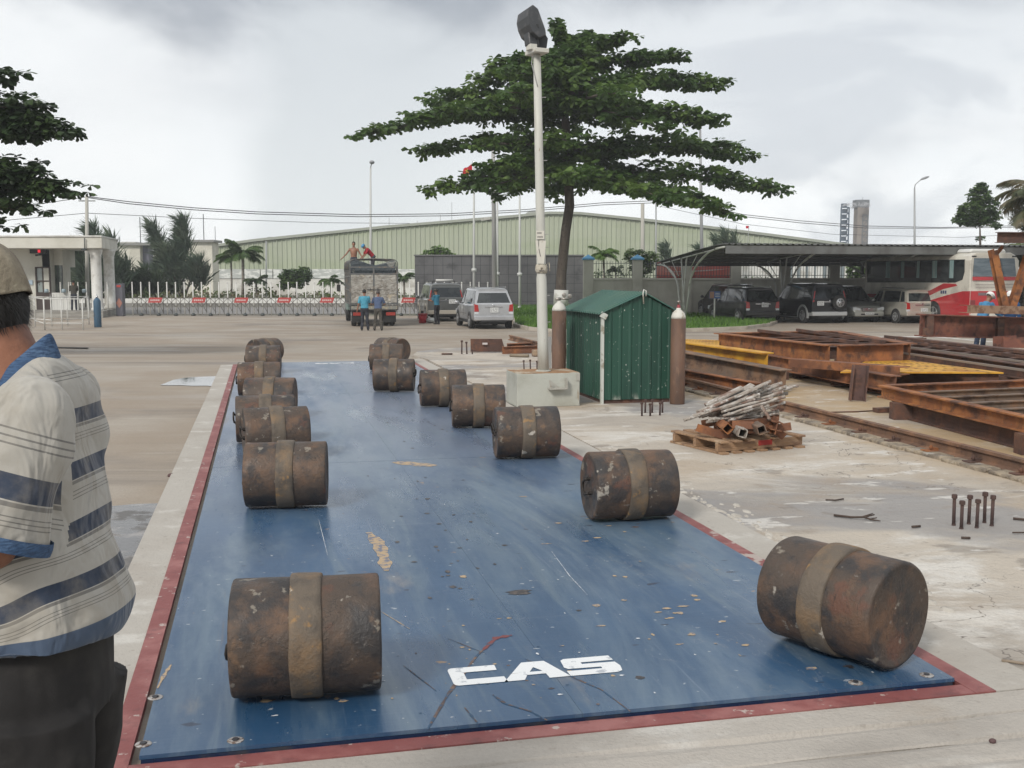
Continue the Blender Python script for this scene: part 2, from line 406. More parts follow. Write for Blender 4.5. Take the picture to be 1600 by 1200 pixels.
# chipped, patched strip of rough mortar beside the right kerb
def mortar():
    random.seed(3); mb = MB()
    for i in range(150):
        b = random.uniform(4.6, 10); a = A1+.40+abs(random.gauss(0, .10)); r = random.uniform(.008, .045)
        n = 7; c = [(a+cos(2*pi*j/n)*r*random.uniform(.6, 1.2)*.8, b+sin(2*pi*j/n)*r*random.uniform(.7, 2)) for j in range(n)]
        h = random.uniform(.003, .012)
        mb.add([(x, y, -.031) for x, y in c]+[(a+(x-a)*.6, b+(y-b)*.6, -.03+h) for x, y in c], [tuple(range(n, 2*n))]+[(j, (j+1) % n, n+(j+1) % n, n+j) for j in range(n)], 0, True)
    o = pf_build(mb, 'mortar_rubble', mat('mortar', (.46, .43, .38), .9, lay=[dict(c=(.34, .31, .27), s=9, a=.45, b=.65)], bump=[dict(s=50, a=.3, b=.7, st=.5, dist=.004)]))
    tag(o, 'crumbs of spilled pale mortar along the right kerb of the weighbridge', 'mortar', kind='stuff')
mortar()
# parking lines and puddles
def flat(name, pix, m, z=.0, kind='structure', dz=.008):
    mb = MB(); pts = []
    for u, v in pix:
        p = atg(u, v); q = at(u, v, gz(p.x, p.y)-.05+dz); pts.append(q)
    mb.poly(pts); return tag(mb.build(name, m, origin=(0, 0, 0)), kind=kind)
m_line = mat('line_paint', (.62, .6, .56), .7, lay=[dict(c=(.3, .27, .23), s=3, a=.5, b=.62, d=7)])
flat('parking_line', [(1318, 526.2), (1470, 525.0), (1470, 526.2), (1318, 527.6)], m_line)
flat('parking_line', [(1400, 526.8), (1475, 534), (1472, 535.2), (1397, 527.8)], m_line)
flat('parking_line', [(1450, 524.6), (1560, 534.5), (1556, 535.4), (1446, 525.6)], m_line)
m_pud = mat('puddle_water', (.10, .10, .10), .03, spec=.9, bump=[dict(s=2, a=.3, b=.7, st=.02, dist=.01)])
flat('puddle', [(250, 601.5), (262, 597), (272, 593), (290, 590), (318, 588.4), (352, 587.5), (346, 600), (341, 604), (322, 602.6), (300, 602.8), (280, 601.8), (262, 602)], m_pud)
m_wet = mat('wet_concrete', (.12, .115, .11), .16, lay=[dict(c=(.24, .22, .20), s=2, a=.48, b=.62), dict(c=(.07, .065, .06), s=9, a=.58, b=.7)], rlay=[dict(c=.6, s=3, a=.5, b=.6)], bump=[dict(s=25, a=.3, b=.7, st=.06, dist=.004)])
flat('wet_patch', [(20, 800), (60, 793), (120, 789), (170, 791), (215, 787), (262, 786), (250, 820), (226, 868), (204, 925), (190, 965), (120, 990), (0, 960)], m_wet)
flat('drain_slot', [(85, 470.0+72), (138, 543), (138, 544.0), (84, 543.2)], mat('pit_dark', (.02, .02, .02), .9))
# ================================================================ WEIGHBRIDGE
def weighbridge():
    t = thing('weighbridge', 'long blue steel truck weighbridge deck with white lettering near its front edge', 'weighbridge', PF(A0, B0, -.2), ROT)
    w, l = A1-A0, B1-B0
    blue = mat('deck_blue', (.021, .066, .138), .30, spec=.7,
        lay=[dict(c=(.034, .092, .18), s=(.9, .3, 1), a=.42, b=.66, d=7), dict(c=(.19, .25, .29), s=(1.1, .25, 1), a=.46, b=.70, d=8, r=.68, w=.5, k=.65), dict(c=(.18, .21, .27), s=(1, 1, 1), t='z', ax=1, a=1.5, b=11, off=(0, 0, 0), k=.85, m=dict(s=(.8, .2, 1), a=.22, b=.55, d=7, r=.65, w=.6)),  # last layer: dust paling the far deck, sky reflection painted into its colour
             dict(c=(.12, .17, .21), s=(5.5, .55, 1), a=.48, b=.72, d=8, r=.7, w=.8, k=.6), dict(c=(.22, .25, .30), s=(.8, 40, 1), a=.55, b=.8, k=.16), dict(c=(.30, .33, .38), s=(30, .8, 1), a=.63, b=.78, k=.26, w=.5),
             dict(c=(.27, .24, .20), s=(1.4, .5, 1), a=.60, b=.74, d=9, k=.5, r=.7), dict(c=(.20, .22, .25), t='c', s=(3, 1.2, 1), a=.004, b=.001, k=.4, m=dict(s=1.2, a=.48, b=.6)), dict(c=(.15, .11, .09), s=(9, .35, 1), a=.63, b=.74, k=.5, d=5), dict(c=(.31, .19, .09), s=(5, 7, 1), a=.725, b=.745, k=.85, d=3), dict(c=(.55, .57, .58), s=(26, 34, 1), a=.745, b=.77, k=.5, d=2, r=.4),
             dict(c=(.012, .022, .05), s=(4, 8, 1), a=.725, b=.745, k=.85, off=(9, 4, 2), d=2), dict(c=(.24, .2, .16), s=60, a=.70, b=.76, k=.5)],
        rlay=[dict(c=.50, s=(1.1, .35, 1), a=.45, b=.72, d=7), dict(c=.17, s=(2.2, .4, 1), a=.5, b=.7, d=6), dict(c=.5, s=(26, 5, 1), a=.58, b=.75, k=.6)],
        bump=[dict(s=(1.2, 60, 1), a=.2, b=.8, st=.10, dist=.002), dict(s=220, a=.2, b=.8, st=.12, dist=.001), dict(s=(1.5, 1, 1), a=.2, b=.8, st=.15, dist=.02)])
    rust = mat('scratch_rust', (.075, .055, .055), .6, lay=[dict(c=(.17, .11, .08), s=14, a=.45, b=.6), dict(c=(.03, .075, .14), s=24, a=.48, b=.55)])
    red = mat('scratch_red', (.17, .05, .05), .7, lay=[dict(c=(.06, .07, .11), s=22, a=.5, b=.58)])
    tan = mat('stain_tan', (.40, .30, .19), .8, lay=[dict(c=(.15, .16, .2), s=24, a=.48, b=.6)])
    dk = mat('stain_dark', (.035, .03, .03), .35, lay=[dict(c=(.08, .06, .05), s=30, a=.5, b=.6)])
    wt = mat('chip_white', (.62, .64, .66), .6, lay=[dict(c=(.2, .24, .3), s=40, a=.5, b=.6)])
    seams = [0, 9.5-B0, 15.15-B0, l]
    panels = []
    for i in range(3):
        mb = MB(); g = .005
        for x0, x1 in ((0, w/2-.0006), (w/2+.0006, w)):
            mb.b2((x0, seams[i]+(g if i else 0), .185), (x1, seams[i+1]-(g if i < 2 else 0), .2), 0)
        panels.append(mb)
    def loc(u, v): a, b = ab_of(at(u, v, 0)); return (a-A0, b-B0)
    def streak(pix, wd, mi):
        pts = [loc(*q) for q in pix]; i = 0 if pts[0][1] < seams[1] else (1 if pts[0][1] < seams[2] else 2)
        mb = panels[i]; wz = .2012+random.random()*.0006
        fine = []
        for k in range(len(pts)-1):
            for s_ in range(6): fine.append([pts[k][j]+(pts[k+1][j]-pts[k][j])*s_/6 for j in (0, 1)])
        fine.append(list(pts[-1])); n = len(fine); L_ = []; R_ = []
        for k, p in enumerate(fine):
            q = fine[min(k+1, n-1)]; r = fine[max(k-1, 0)]; d = Vector((q[0]-r[0], q[1]-r[1])).normalized()
            ww = wd*(.35+.65*sin(pi*min(1, (k+.5)/n)))*random.uniform(.5, 1.25)/2
            L_.append((p[0]-d.y*ww, p[1]+d.x*ww, wz)); R_.append((p[0]+d.y*ww, p[1]-d.x*ww, wz))
        mb.add(L_+R_, [(k, k+1, n+k+1, n+k) for k in range(n-1)], mi)
    random.seed(5)
    streak([(668, 1140), (700, 1085), (745, 1025), (768, 1003)], .016, 1); streak([(755, 1016), (775, 997), (800, 993)], .035, 2)
    streak([(770, 1086), (790, 1100), (830, 1112), (855, 1126)], .014, 1); streak([(726, 1106), (748, 1132)], .010, 1)
    streak([(820, 1030), (880, 1052), (940, 1078), (985, 1112)], .010, 1); streak([(700, 998), (760, 1022)], .006, 1)
    streak([(246, 1076), (256, 1056), (268, 1038)], .018, 3); streak([(594, 955), (640, 983)], .007, 3); streak([(630, 1040), (682, 1080)], .006, 1)
    streak([(576, 832), (592, 850), (600, 872), (604, 892)], .09, 3); streak([(615, 722), (680, 728)], .16, 3)
    streak([(862, 862), (890, 900), (918, 930)], .004, 5); streak([(498, 812), (512, 868)], .003, 5)
    def blot(u, v, rx, ry, mi):
        a, b = loc(u, v); i = 0 if b < seams[1] else (1 if b < seams[2] else 2)
        if not (.05 < a < w-.05 and .05 < b < l-.05) or min(abs(b-q) for q in seams) < ry*1.4: return
        n = 12; z = .2011+random.random()*.0008; ph = random.uniform(0, 6)
        panels[i].poly([(a+cos(2*pi*j/n)*rx*(1+.3*sin(3*j+ph)+random.uniform(-.25, .2)), b+sin(2*pi*j/n)*ry*(1+random.uniform(-.3, .2)), z) for j in range(n)], mi)
    blot(812, 926, .06, .045, 4); blot(788, 952-100, .02, .02, 4); blot(905, 954, .014, .012, 4); blot(1000, 1059, .018, .02, 4); blot(724, 901, .02, .03, 3)
    for i in range(46): blot(640+random.gauss(0, 45)+(v0 := random.uniform(620, 960))*.22-130, v0, random.uniform(.006, .02), random.uniform(.008, .03), 4)
    for i in range(34): blot(random.gauss(1010, 110), random.uniform(740, 1010), random.uniform(.006, .03), random.uniform(.006, .022), 3)
    for i in range(60):
        u = random.gauss(860, 230); blot(u, random.uniform(650, 1130), random.uniform(.002, .010), random.uniform(.002, .012), random.choice((5, 5, 3)))
    for i in range(50): blot(random.gauss(800, 170), random.gauss(1060, 50), random.uniform(.003, .014), random.uniform(.003, .010), random.choice((5, 1, 3)))
    for u, v in ((480, 1092), (448, 792), (985, 812), (1330, 1030), (822, 714), (747, 668)):
        for k in range(7): blot(u+random.gauss(0, 45)*(v-430)/560, v+random.gauss(0, 9)*(v-430)/560, random.uniform(.006, .03), random.uniform(.004, .018), random.choice((4, 1, 3)))
    for mb in panels: mb.build('deck_panel', [blue, rust, red, tan, dk, wt], t)
    # edge beams, visible as the dark step down to the rim
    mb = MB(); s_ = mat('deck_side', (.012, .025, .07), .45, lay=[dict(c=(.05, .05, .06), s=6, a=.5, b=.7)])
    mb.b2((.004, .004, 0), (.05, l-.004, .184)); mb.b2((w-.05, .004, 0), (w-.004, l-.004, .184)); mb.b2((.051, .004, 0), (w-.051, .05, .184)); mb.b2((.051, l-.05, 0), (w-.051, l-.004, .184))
    mb.build('edge_beam', s_, t)
    # lettering
    wm = mat('letter_white', (.74, .76, .77), .45, lay=[dict(c=(.35, .38, .42), s=18, a=.58, b=.66, k=.8), dict(c=(.25, .2, .17), s=(5, 60, 1), a=.66, b=.7, k=.8)])
    def letters(a0, b0, flip, name):
        mb = MB()
        LT = [(.0, .205, [[(.0, .12), (0, .88), (.03, .96), (.09, 1), (1, 1), (.99, .70), (.30, .70), (.30, .30), (1.06, .30), (1.08, 0), (.09, 0), (.03, .04)]]),
              (.222, .26, [[(-.04, 0), (.42, 1), (.68, 1), (.66, .72), (.56, .60), (.47, .44), (.44, .33), (.36, .26), (.34, .0)], [(.34, .0), (.36, .26), (.70, .26), (.70, .10), (.80, 0), (1.10, 0), (.86, 1), (.68, 1), (.66, .72), (.60, .62), (.66, .45), (.70, .33), (.70, .26)]]),
              (.492, .22, [[(-.02, .0), (.92, 0), (1.02, .08), (1.06, .36), (1.02, .60), (.36, .62), (.36, .72), (1.02, .72), (1.0, 1), (.08, 1), (.0, .92), (-.03, .50), (.03, .40), (.68, .38), (.68, .28), (-.03, .28)]])]
        LT[1] = (.222, .25, [[(-.06, 0), (.38, 1), (.62, 1), (.50, .42), (.40, .42), (.36, .26), (.34, 0)], [(.34, .0), (.36, .26), (.66, .26), (.66, 0), (1.08, 0), (.86, .9), (.80, 1), (.62, 1), (.56, .62), (.66, .42), (.40, .42)]])
        LT[1] = (.222, .25, [[(-.06, 0), (.40, 1), (.55, 1), (.55, .68), (.44, .42), (.37, .26), (.28, 0)], [(.55, 1), (.80, 1), (1.06, 0), (.70, 0), (.69, .26), (.66, .42), (.55, .68)], [(.37, .26), (.44, .42), (.66, .42), (.69, .26)]])
        for x, wd, polys in LT:
            for q in polys:
                p = []
                for a, b in q:
                    X, Y = x+a*wd, b*.195
                    if flip: X, Y = .71-X, .195-Y
                    p.append((a0+X, b0+Y, .2022))
                mb.poly(p)
        return mb.build(name, wm, t)
    letters(.72-A0, 4.135-B0, False, 'lettering'); letters(.95-A0, l+B0-.55-B0, True, 'lettering')
    # countersunk bolts
    bm_ = mat('bolt_socket', (.03, .03, .035), .5); ring = mat('bolt_ring', (.34, .33, .32), .55, lay=[dict(c=(.12, .08, .06), s=60, a=.45, b=.6)])
    for u, v in ((224, 1163), (243, 1090), (368, 1157), (1337, 1067), (1448, 1055), (1290, 1066)):
        a, b = loc(u, v)
        if (u, v) == (1290, 1066): continue
        mb = MB(); mb.lathe([(0, .030), (.002, .028), (.0025, .014)], (a, b, .2006), (a, b, .3), 14, 0); mb.lathe([(0, .013), (.005, .012)], (a, b, .2032), (a, b, .3), 6, 1, False); mb.build('bolt', [ring, bm_], t)
weighbridge()
# ================================================================ TEST WEIGHTS
def drums():
    iron = mat('weight_iron', (.072, .053, .041), .62, metal=.15, rnd=True,
        lay=[dict(c=(.14, .080, .048), s=4, a=.44, b=.68, d=8), dict(c=(.030, .030, .032), s=5.5, a=.46, b=.62, d=8, k=.85), dict(c=(.17, .10, .055), s=9, a=.58, b=.72, d=8, k=.7), dict(c=(.125, .055, .035), s=5, a=.58, b=.68, d=6, k=.7),
             dict(c=(.28, .26, .23), s=26, a=.66, b=.72, k=.45), dict(c=(.38, .35, .30), s=3.4, a=.665, b=.69, k=.8, d=8), dict(c=(.30, .27, .22), s=(9, 9, 9), a=.63, b=.67, k=.6, m=dict(t='z', ax=0, s=1, off=(0, 0, 0), a=.25, b=.285)), dict(c=(.02, .018, .016), t='c', s=5, a=.006, b=.001, k=.6), dict(c=(.012, .012, .012), s=40, a=.70, b=.76, k=.6)],
        rlay=[dict(c=.40, s=6, a=.45, b=.65)], bump=[dict(s=7, a=.2, b=.8, st=.35, dist=.01), dict(s=60, a=.2, b=.8, st=.5, dist=.004), dict(s=240, a=.3, b=.7, st=.2, dist=.002)])
    band = mat('weight_band', (.125, .10, .075), .66, metal=.1, rnd=True,
        lay=[dict(c=(.19, .125, .07), s=6, a=.46, b=.68, d=8), dict(c=(.075, .062, .05), s=5, a=.48, b=.64, d=8, k=.9), dict(c=(.30, .17, .06), s=12, a=.60, b=.70, k=.7), dict(c=(.48, .44, .38), s=6, a=.655, b=.69, k=.85, d=8)],
        bump=[dict(s=9, a=.2, b=.8, st=.4, dist=.008), dict(s=80, a=.2, b=.8, st=.5, dist=.004)])
    steel = mat('handle_steel', (.035, .03, .027), .6, metal=.4, rnd=True)
    r, Lh = .228, .285
    def make():
        t = thing('test_weight', 'x', 'test weight')
        def rag(mb, k=.0012):
            random.seed(2)
            mb.v = [tuple(Vector(q)+Vector((noise.noise(Vector(q)*9)*k*2, noise.noise(Vector(q)*9+Vector((5, 0, 0)))*k*2, noise.noise(Vector(q)*9+Vector((0, 7, 0)))*k*2))) for q in mb.v]
        mb = MB(); e = .012
        prof = [(0, r-.09), (.010, r-.088), (.004, r-.030), (0, r-e)]+[(e*(1-cos(a)), r-e+e*sin(a)) for a in (pi/6, pi/3, pi/2)]
        left = [(0.012, .001), (.012, r-.075), (.006, r-.035), (.0, r-.022), (.0, r-.012), (.003, r-.004), (.010, r)]
        body = left+[(Lh*2*i/9, r) for i in range(1, 9)]+[(2*Lh-.012, r), (2*Lh-.004, r-.004), (2*Lh, r-.014), (2*Lh-.002, r-.02), (2*Lh-.008, r-.05), (2*Lh-.010, .001)]
        mb.lathe(body, (-Lh, 0, r), (Lh, 0, r), 64, 0); rag(mb); mb.build('cylinder_body', iron, t)
        mb = MB(); bw = .062; mb.lathe([(0, r-.004), (.002, r+.009), (.006, r+.013), (.03, r+.014), (.095, r+.0135), (2*bw-.006, r+.012), (2*bw-.002, r+.008), (2*bw, r-.004)], (-bw, 0, r), (bw, 0, r), 64, 0); rag(mb, .002); mb.build('raised_band', band, t)
        mb = MB(); c = Vector((-Lh, 0, r))
        mb.box(c+Vector((.003, .05, .0)), (.02, .02, .03)); mb.box(c+Vector((.003, -.05, 0)), (.02, .02, .03))
        pts = [c+Vector((-.004, .05, 0)), c+Vector((-.016, .05, -.012)), c+Vector((-.022, .045, -.05)), c+Vector((-.022, .02, -.074)), c+Vector((-.022, -.02, -.074)), c+Vector((-.022, -.045, -.05)), c+Vector((-.016, -.05, -.012)), c+Vector((-.004, -.05, 0))]
        mb.tube(pts, .009, 8); mb.build('handle', steel, t)
        return t
    proto = make(); RS = []
    D = [(480, 992, 9, 'nearest and biggest looking cylinder weight on the left side of the deck', 0),
         (448, 741, 7, 'rusty cylinder weight in the left row, second from the front', .7),
         (431, 676, 19, 'rusty cylinder weight turned askew in the left row, third from the front', 2.1),
         (415, 654, 13, 'cylinder weight in the left row with its ring handle sticking out leftwards', 3.9),
         (423, 621, 4, 'brown cylinder weight, middle of the crowded part of the left row', 1.5),
         (405.5, 592, 11, 'rusty cylinder weight touching the left rim of the blue deck, third from the far end', 5.2),
         (412, 561, 8, 'small looking cylinder weight near the far left end, in front of the last one', 4.4),
         (414, 548, 62, 'farthest weight of the left row, turned end on behind its neighbour', .3),
         (1314, 938, -52, 'big rusty weight at the right front corner, its round end facing the camera', 3.3),
         (983, 757, 12, 'large dark cylinder weight second from the front in the right row', 1.1),
         (822, 675, 8, 'cylinder weight in the right row with white scuffs on its right edge', 2.7),
         (747, 634, 5, 'rusty cylinder weight in the right row just left of the pale concrete block', 4.9),
         (692, 606, 9, 'dark brown cylinder weight in the right row, fourth from the far end', .9),
         (616, 586, 0, 'right row weight with its handle at the right, third from the far end', 3.6),
         (604, 558, 3, 'greyish weight near the far right end of the deck, in front of the last one', 5.7),
         (612, 547, -38, 'farthest weight of the right row, turned askew behind its neighbour', 2.2)]
    for i, (u, v, phi, lab, roll) in enumerate(D):
        o = proto if i == 0 else copy_tree(proto)
        p = at(u, v, r+.006); a = radians(phi)
        flip = pi if lab.find('handle at the right') > 0 else 0
        Rm = Matrix.Rotation(a+flip, 4, 'Z')
        # roll about its own axis, which lies r above the deck
        X = Matrix.Translation((p.x, p.y, r+.009)) @ Rm @ Matrix.Rotation(roll, 4, 'X') @ Matrix.Translation((0, 0, -r))
        o.matrix_world = X; RM[o] = X
        o['label'] = lab; o['group'] = 'cylinder test weights on the weighbridge'
drums()
# ================================================================ PEOPLE
def skin_mat(): return mat('skin', (.26, .125, .075), .5, lay=[dict(c=(.18, .08, .05), s=7, a=.45, b=.65), dict(c=(.32, .16, .10), s=30, a=.5, b=.75, k=.4)], bump=[dict(s=120, a=.3, b=.7, st=.1, dist=.001)])
def cap_(mb, a, b, ra, rb, n=14):
    a, b = Vector(a), Vector(b); mb.tube([a+(b-a)*t for t in (0, .33, .66, 1)], [ra+(rb-ra)*t for t in (0, .33, .66, 1)], n); mb.ell(a, ra, n, 8); mb.ell(b, rb, n, 8)
def hand(mb, w, d, side, s=1, thumbdir=None, curl=.5):
    """palm, four curled fingers and a thumb; w wrist, d direction, side = across the palm towards the thumb"""
    w = Vector(w); d = Vector(d).normalized(); sd_ = Vector(side); sd_ = (sd_-d*sd_.dot(d)).normalized(); nn = d.cross(sd_).normalized()
    X = Matrix(((sd_.x, d.x, nn.x, 0), (sd_.y, d.y, nn.y, 0), (sd_.z, d.z, nn.z, 0), (0, 0, 0, 1)))
    mb.ell(w+d*.045*s, (.040*s, .052*s, .016*s), 12, 8, X=X)
    for i, (o, l) in enumerate(((.028, .066), (.010, .076), (-.009, .070), (-.027, .055))):
        b = w+d*.082*s+sd_*o*s; q = b+(d+sd_*o*2).normalized()*l*.5*s+nn*curl*.012*s; e = q+(d*(1-.5*curl)+nn*curl*.9).normalized()*l*.5*s
        cap_(mb, b-d*.015*s, q, .0095*s, .0088*s, 8); cap_(mb, q, e, .0088*s, .0075*s, 8)
    b = w+d*.025*s+sd_*.030*s; q = b+(d*.7+sd_*.75+nn*.25).normalized()*.036*s; e = q+(d*.95+sd_*.2+nn*.3).normalized()*.030*s
    cap_(mb, b, q, .0125*s, .0105*s, 8); cap_(mb, q, e, .0105*s, .0085*s, 8)
def head(mb, c, fwd, s=1, tilt=0):
    """c = centre of skull"""
    f = Vector(fwd).normalized(); x = f.cross(UP).normalized(); z = x.cross(f)
    if tilt: R = Matrix.Rotation(tilt, 3, x); f = R @ f; z = R @ z
    X = Matrix(((x.x, f.x, z.x, 0), (x.y, f.y, z.y, 0), (x.z, f.z, z.z, 0), (0, 0, 0, 1)))
    P = lambda a, b, c_: c+x*a*s+f*b*s+z*c_*s
    mb.ell(P(0, -.012, .022), (.075*s, .094*s, .088*s), 18, 12, X=X)
    mb.ell(P(0, .022, -.035), (.060*s, .068*s, .080*s), 16, 10, X=X)
    mb.ell(P(0, .060, -.088), (.028*s, .026*s, .022*s), 10, 8, X=X)
    mb.ell(P(0, .088, -.022), (.012*s, .020*s, .026*s), 10, 8, X=X)         # nose
    mb.ell(P(0, .078, .018), (.055*s, .016*s, .012*s), 10, 8, X=X)          # brow
    mb.ell(P(0, .082, -.060), (.026*s, .010*s, .009*s), 10, 8, X=X)         # mouth
    for q in (-1, 1): mb.ell(P(.074*q, -.008, -.012), (.010*s, .020*s, .032*s), 10, 8, X=X)
    return X, P
def figure(name, label, loc, rot, H=1.65, shirt=(.05, .12, .3), pants=(.02, .02, .03), hair=(.01, .01, .01), lean=0, arms=None, legs=None, headgear=None, sleeves='short', bare=False, group=None, tilt=0, shoes=(.02, .018, .016), knees=None):
    """standing adult, local frame: facing +Y, feet at z=0. arms: [(elbow, wrist) right, left] offsets from the shoulder"""
    t = thing(name, label, 'person', loc, rot, group); s = H/1.72; sk = skin_mat()
    hipz = .90*s; ln = Matrix.Rotation(-lean, 3, 'X')
    T = lambda x, y, z: Vector((0, 0, hipz)) + ln @ (Vector((x*s, y*s, z*s-hipz)))
    legs = legs or [((.10, .03, .48), (.11, -.02, .07)), ((-.10, .03, .48), (-.12, -.02, .07))]
    arms = arms or [((.05, -.02, -.28), (.06, .06, -.53)), ((-.05, -.02, -.28), (-.06, .06, -.53))]
    body = MB(); HC = T(0, .02, 1.60); X, P = head(body, HC, ln @ Vector((0, 1, 0)), s, tilt)
    cap_(body, T(0, -.01, 1.40), T(0, .005, 1.54), .055*s, .050*s)
    top = MB(); tor = [((0, 0, .93), .155, .105), ((0, 0, 1.05), .145, .10), ((0, .01, 1.18), .16, .112), ((0, .0, 1.30), .175, .112), ((0, -.01, 1.38), .16, .09), ((0, -.01, 1.44), .08, .06)]
    def torso(mb, k):
        n = 20; vs = []
        for (x, y, z), a, b in tor:
            for j in range(n):
                q = 2*pi*j/n; vs.append(T(x+cos(q)*(a+k), y+sin(q)*(b+k), z))
        m_ = len(tor); mb.add(vs, [(i*n+j, i*n+(j+1) % n, (i+1)*n+(j+1) % n, (i+1)*n+j) for i in range(m_-1) for j in range(n)]+[tuple(reversed(range(n))), tuple(range((m_-1)*n, m_*n))], 0, True)
    torso(body, 0)
    if not bare: torso(top, .010)
    for sg, (e, w) in zip((1, -1), arms):
        sh = T(.175*sg, -.005, 1.375); E_ = sh+Vector(e)*s; W_ = sh+Vector(w)*s
        cap_(body, sh, E_, .045*s, .036*s); cap_(body, E_, W_, .036*s, .026*s); hand(body, W_, (W_-E_), (0, 1, .2), s)
        if not bare:
            cap_(top, sh, sh+(E_-sh)*.72, .062*s, .058*s)
            if sleeves == 'long': cap_(top, sh, E_, .062*s, .050*s); cap_(top, E_, E_+(W_-E_)*.93, .050*s, .038*s)
    pn = MB(); ft = MB()
    for sg, (k, a) in zip((1, -1), legs):
        h = Vector((.085*sg*s, 0, hipz)); K = Vector(k)*s; A = Vector(a)*s
        cap_(body, h, K, .075*s, .050*s); cap_(body, K, A, .048*s, .035*s)
        cap_(pn, h, K, .092*s, .068*s); cap_(pn, K, A+Vector((0, 0, .02)), .068*s, .062*s)
        ft.ell(A+Vector((0, .05*s, -.035*s)), (.045*s, .125*s, .035*s), 12, 8); ft.ell(A+Vector((0, 0, -.01*s)), (.042*s, .055*s, .05*s), 12, 8)
    n = 16; vs = []
    for z, a, b in ((.80, .15, .10), (.88, .165, .115), (.97, .158, .112), (1.0, .155, .108)):
        for j in range(n): q = 2*pi*j/n; vs.append(T(cos(q)*a, sin(q)*b, z))
    pn.add(vs, [(i*n+j, i*n+(j+1) % n, (i+1)*n+(j+1) % n, (i+1)*n+j) for i in range(3) for j in range(n)]+[tuple(reversed(range(n))), tuple(range(3*n, 4*n))], 0, True)
    remesh(body, 'body', sk, t, .011, 1)
    remesh(pn, 'trousers', mat('cloth_%d_%d_%d' % tuple(int(c*999) for c in pants), pants, .9, lay=[dict(c=tuple(min(1, c*1.7+.01) for c in pants), s=6, a=.45, b=.7)], bump=[dict(s=14, a=.3, b=.7, st=.5, dist=.02)]), t, .014, 3)
    if not bare: remesh(top, 'shirt', mat('cloth_%d_%d_%d' % tuple(int(c*999) for c in shirt), shirt, .9, lay=[dict(c=tuple(c*.7 for c in shirt), s=6, a=.45, b=.7)], bump=[dict(s=14, a=.3, b=.7, st=.6, dist=.02)]), t, .012, 3)
    remesh(ft, 'shoes', mat('shoe', shoes, .6), t, .012, 1)
    hr = MB(); hr.ell(P(0, -.020, .035), (.082*s, .097*s, .088*s), 16, 10, X=X)
    hr.v = [q if (Vector(q)-P(0, .02, -.02)).dot(P(0, 0, 1)-P(0, 0, 0)) > -.02*s or (Vector(q)-P(0, 0, 0)).dot(P(0, 1, 0)-P(0, 0, 0)) < .01 else tuple(P(0, .0, .03)) for q in hr.v]
    hr.build('hair', mat('hair_%d' % int(hair[0]*999), hair, .7), t)
    if headgear:
        kind, colr = headgear; hm = MB(); mm = mat('headgear_%d_%d' % (int(colr[0]*99), int(colr[2]*99)), colr, .4)
        prof = []
        hm.ell(P(0, -.01, .052), (.098*s, .116*s, .085*s), 18, 10, X=X)
        if kind == 'helmet': hm.lathe([(0, .125*s), (.008, .128*s), (.014, .100*s)], P(0, .008, .035), P(0, .008, .2), 20); hm.box(P(0, .105, .040), (.15*s, .06*s, .008), R=X)
        hm.build('hard_hat' if kind == 'helmet' else 'cap', mm, t)
    return t
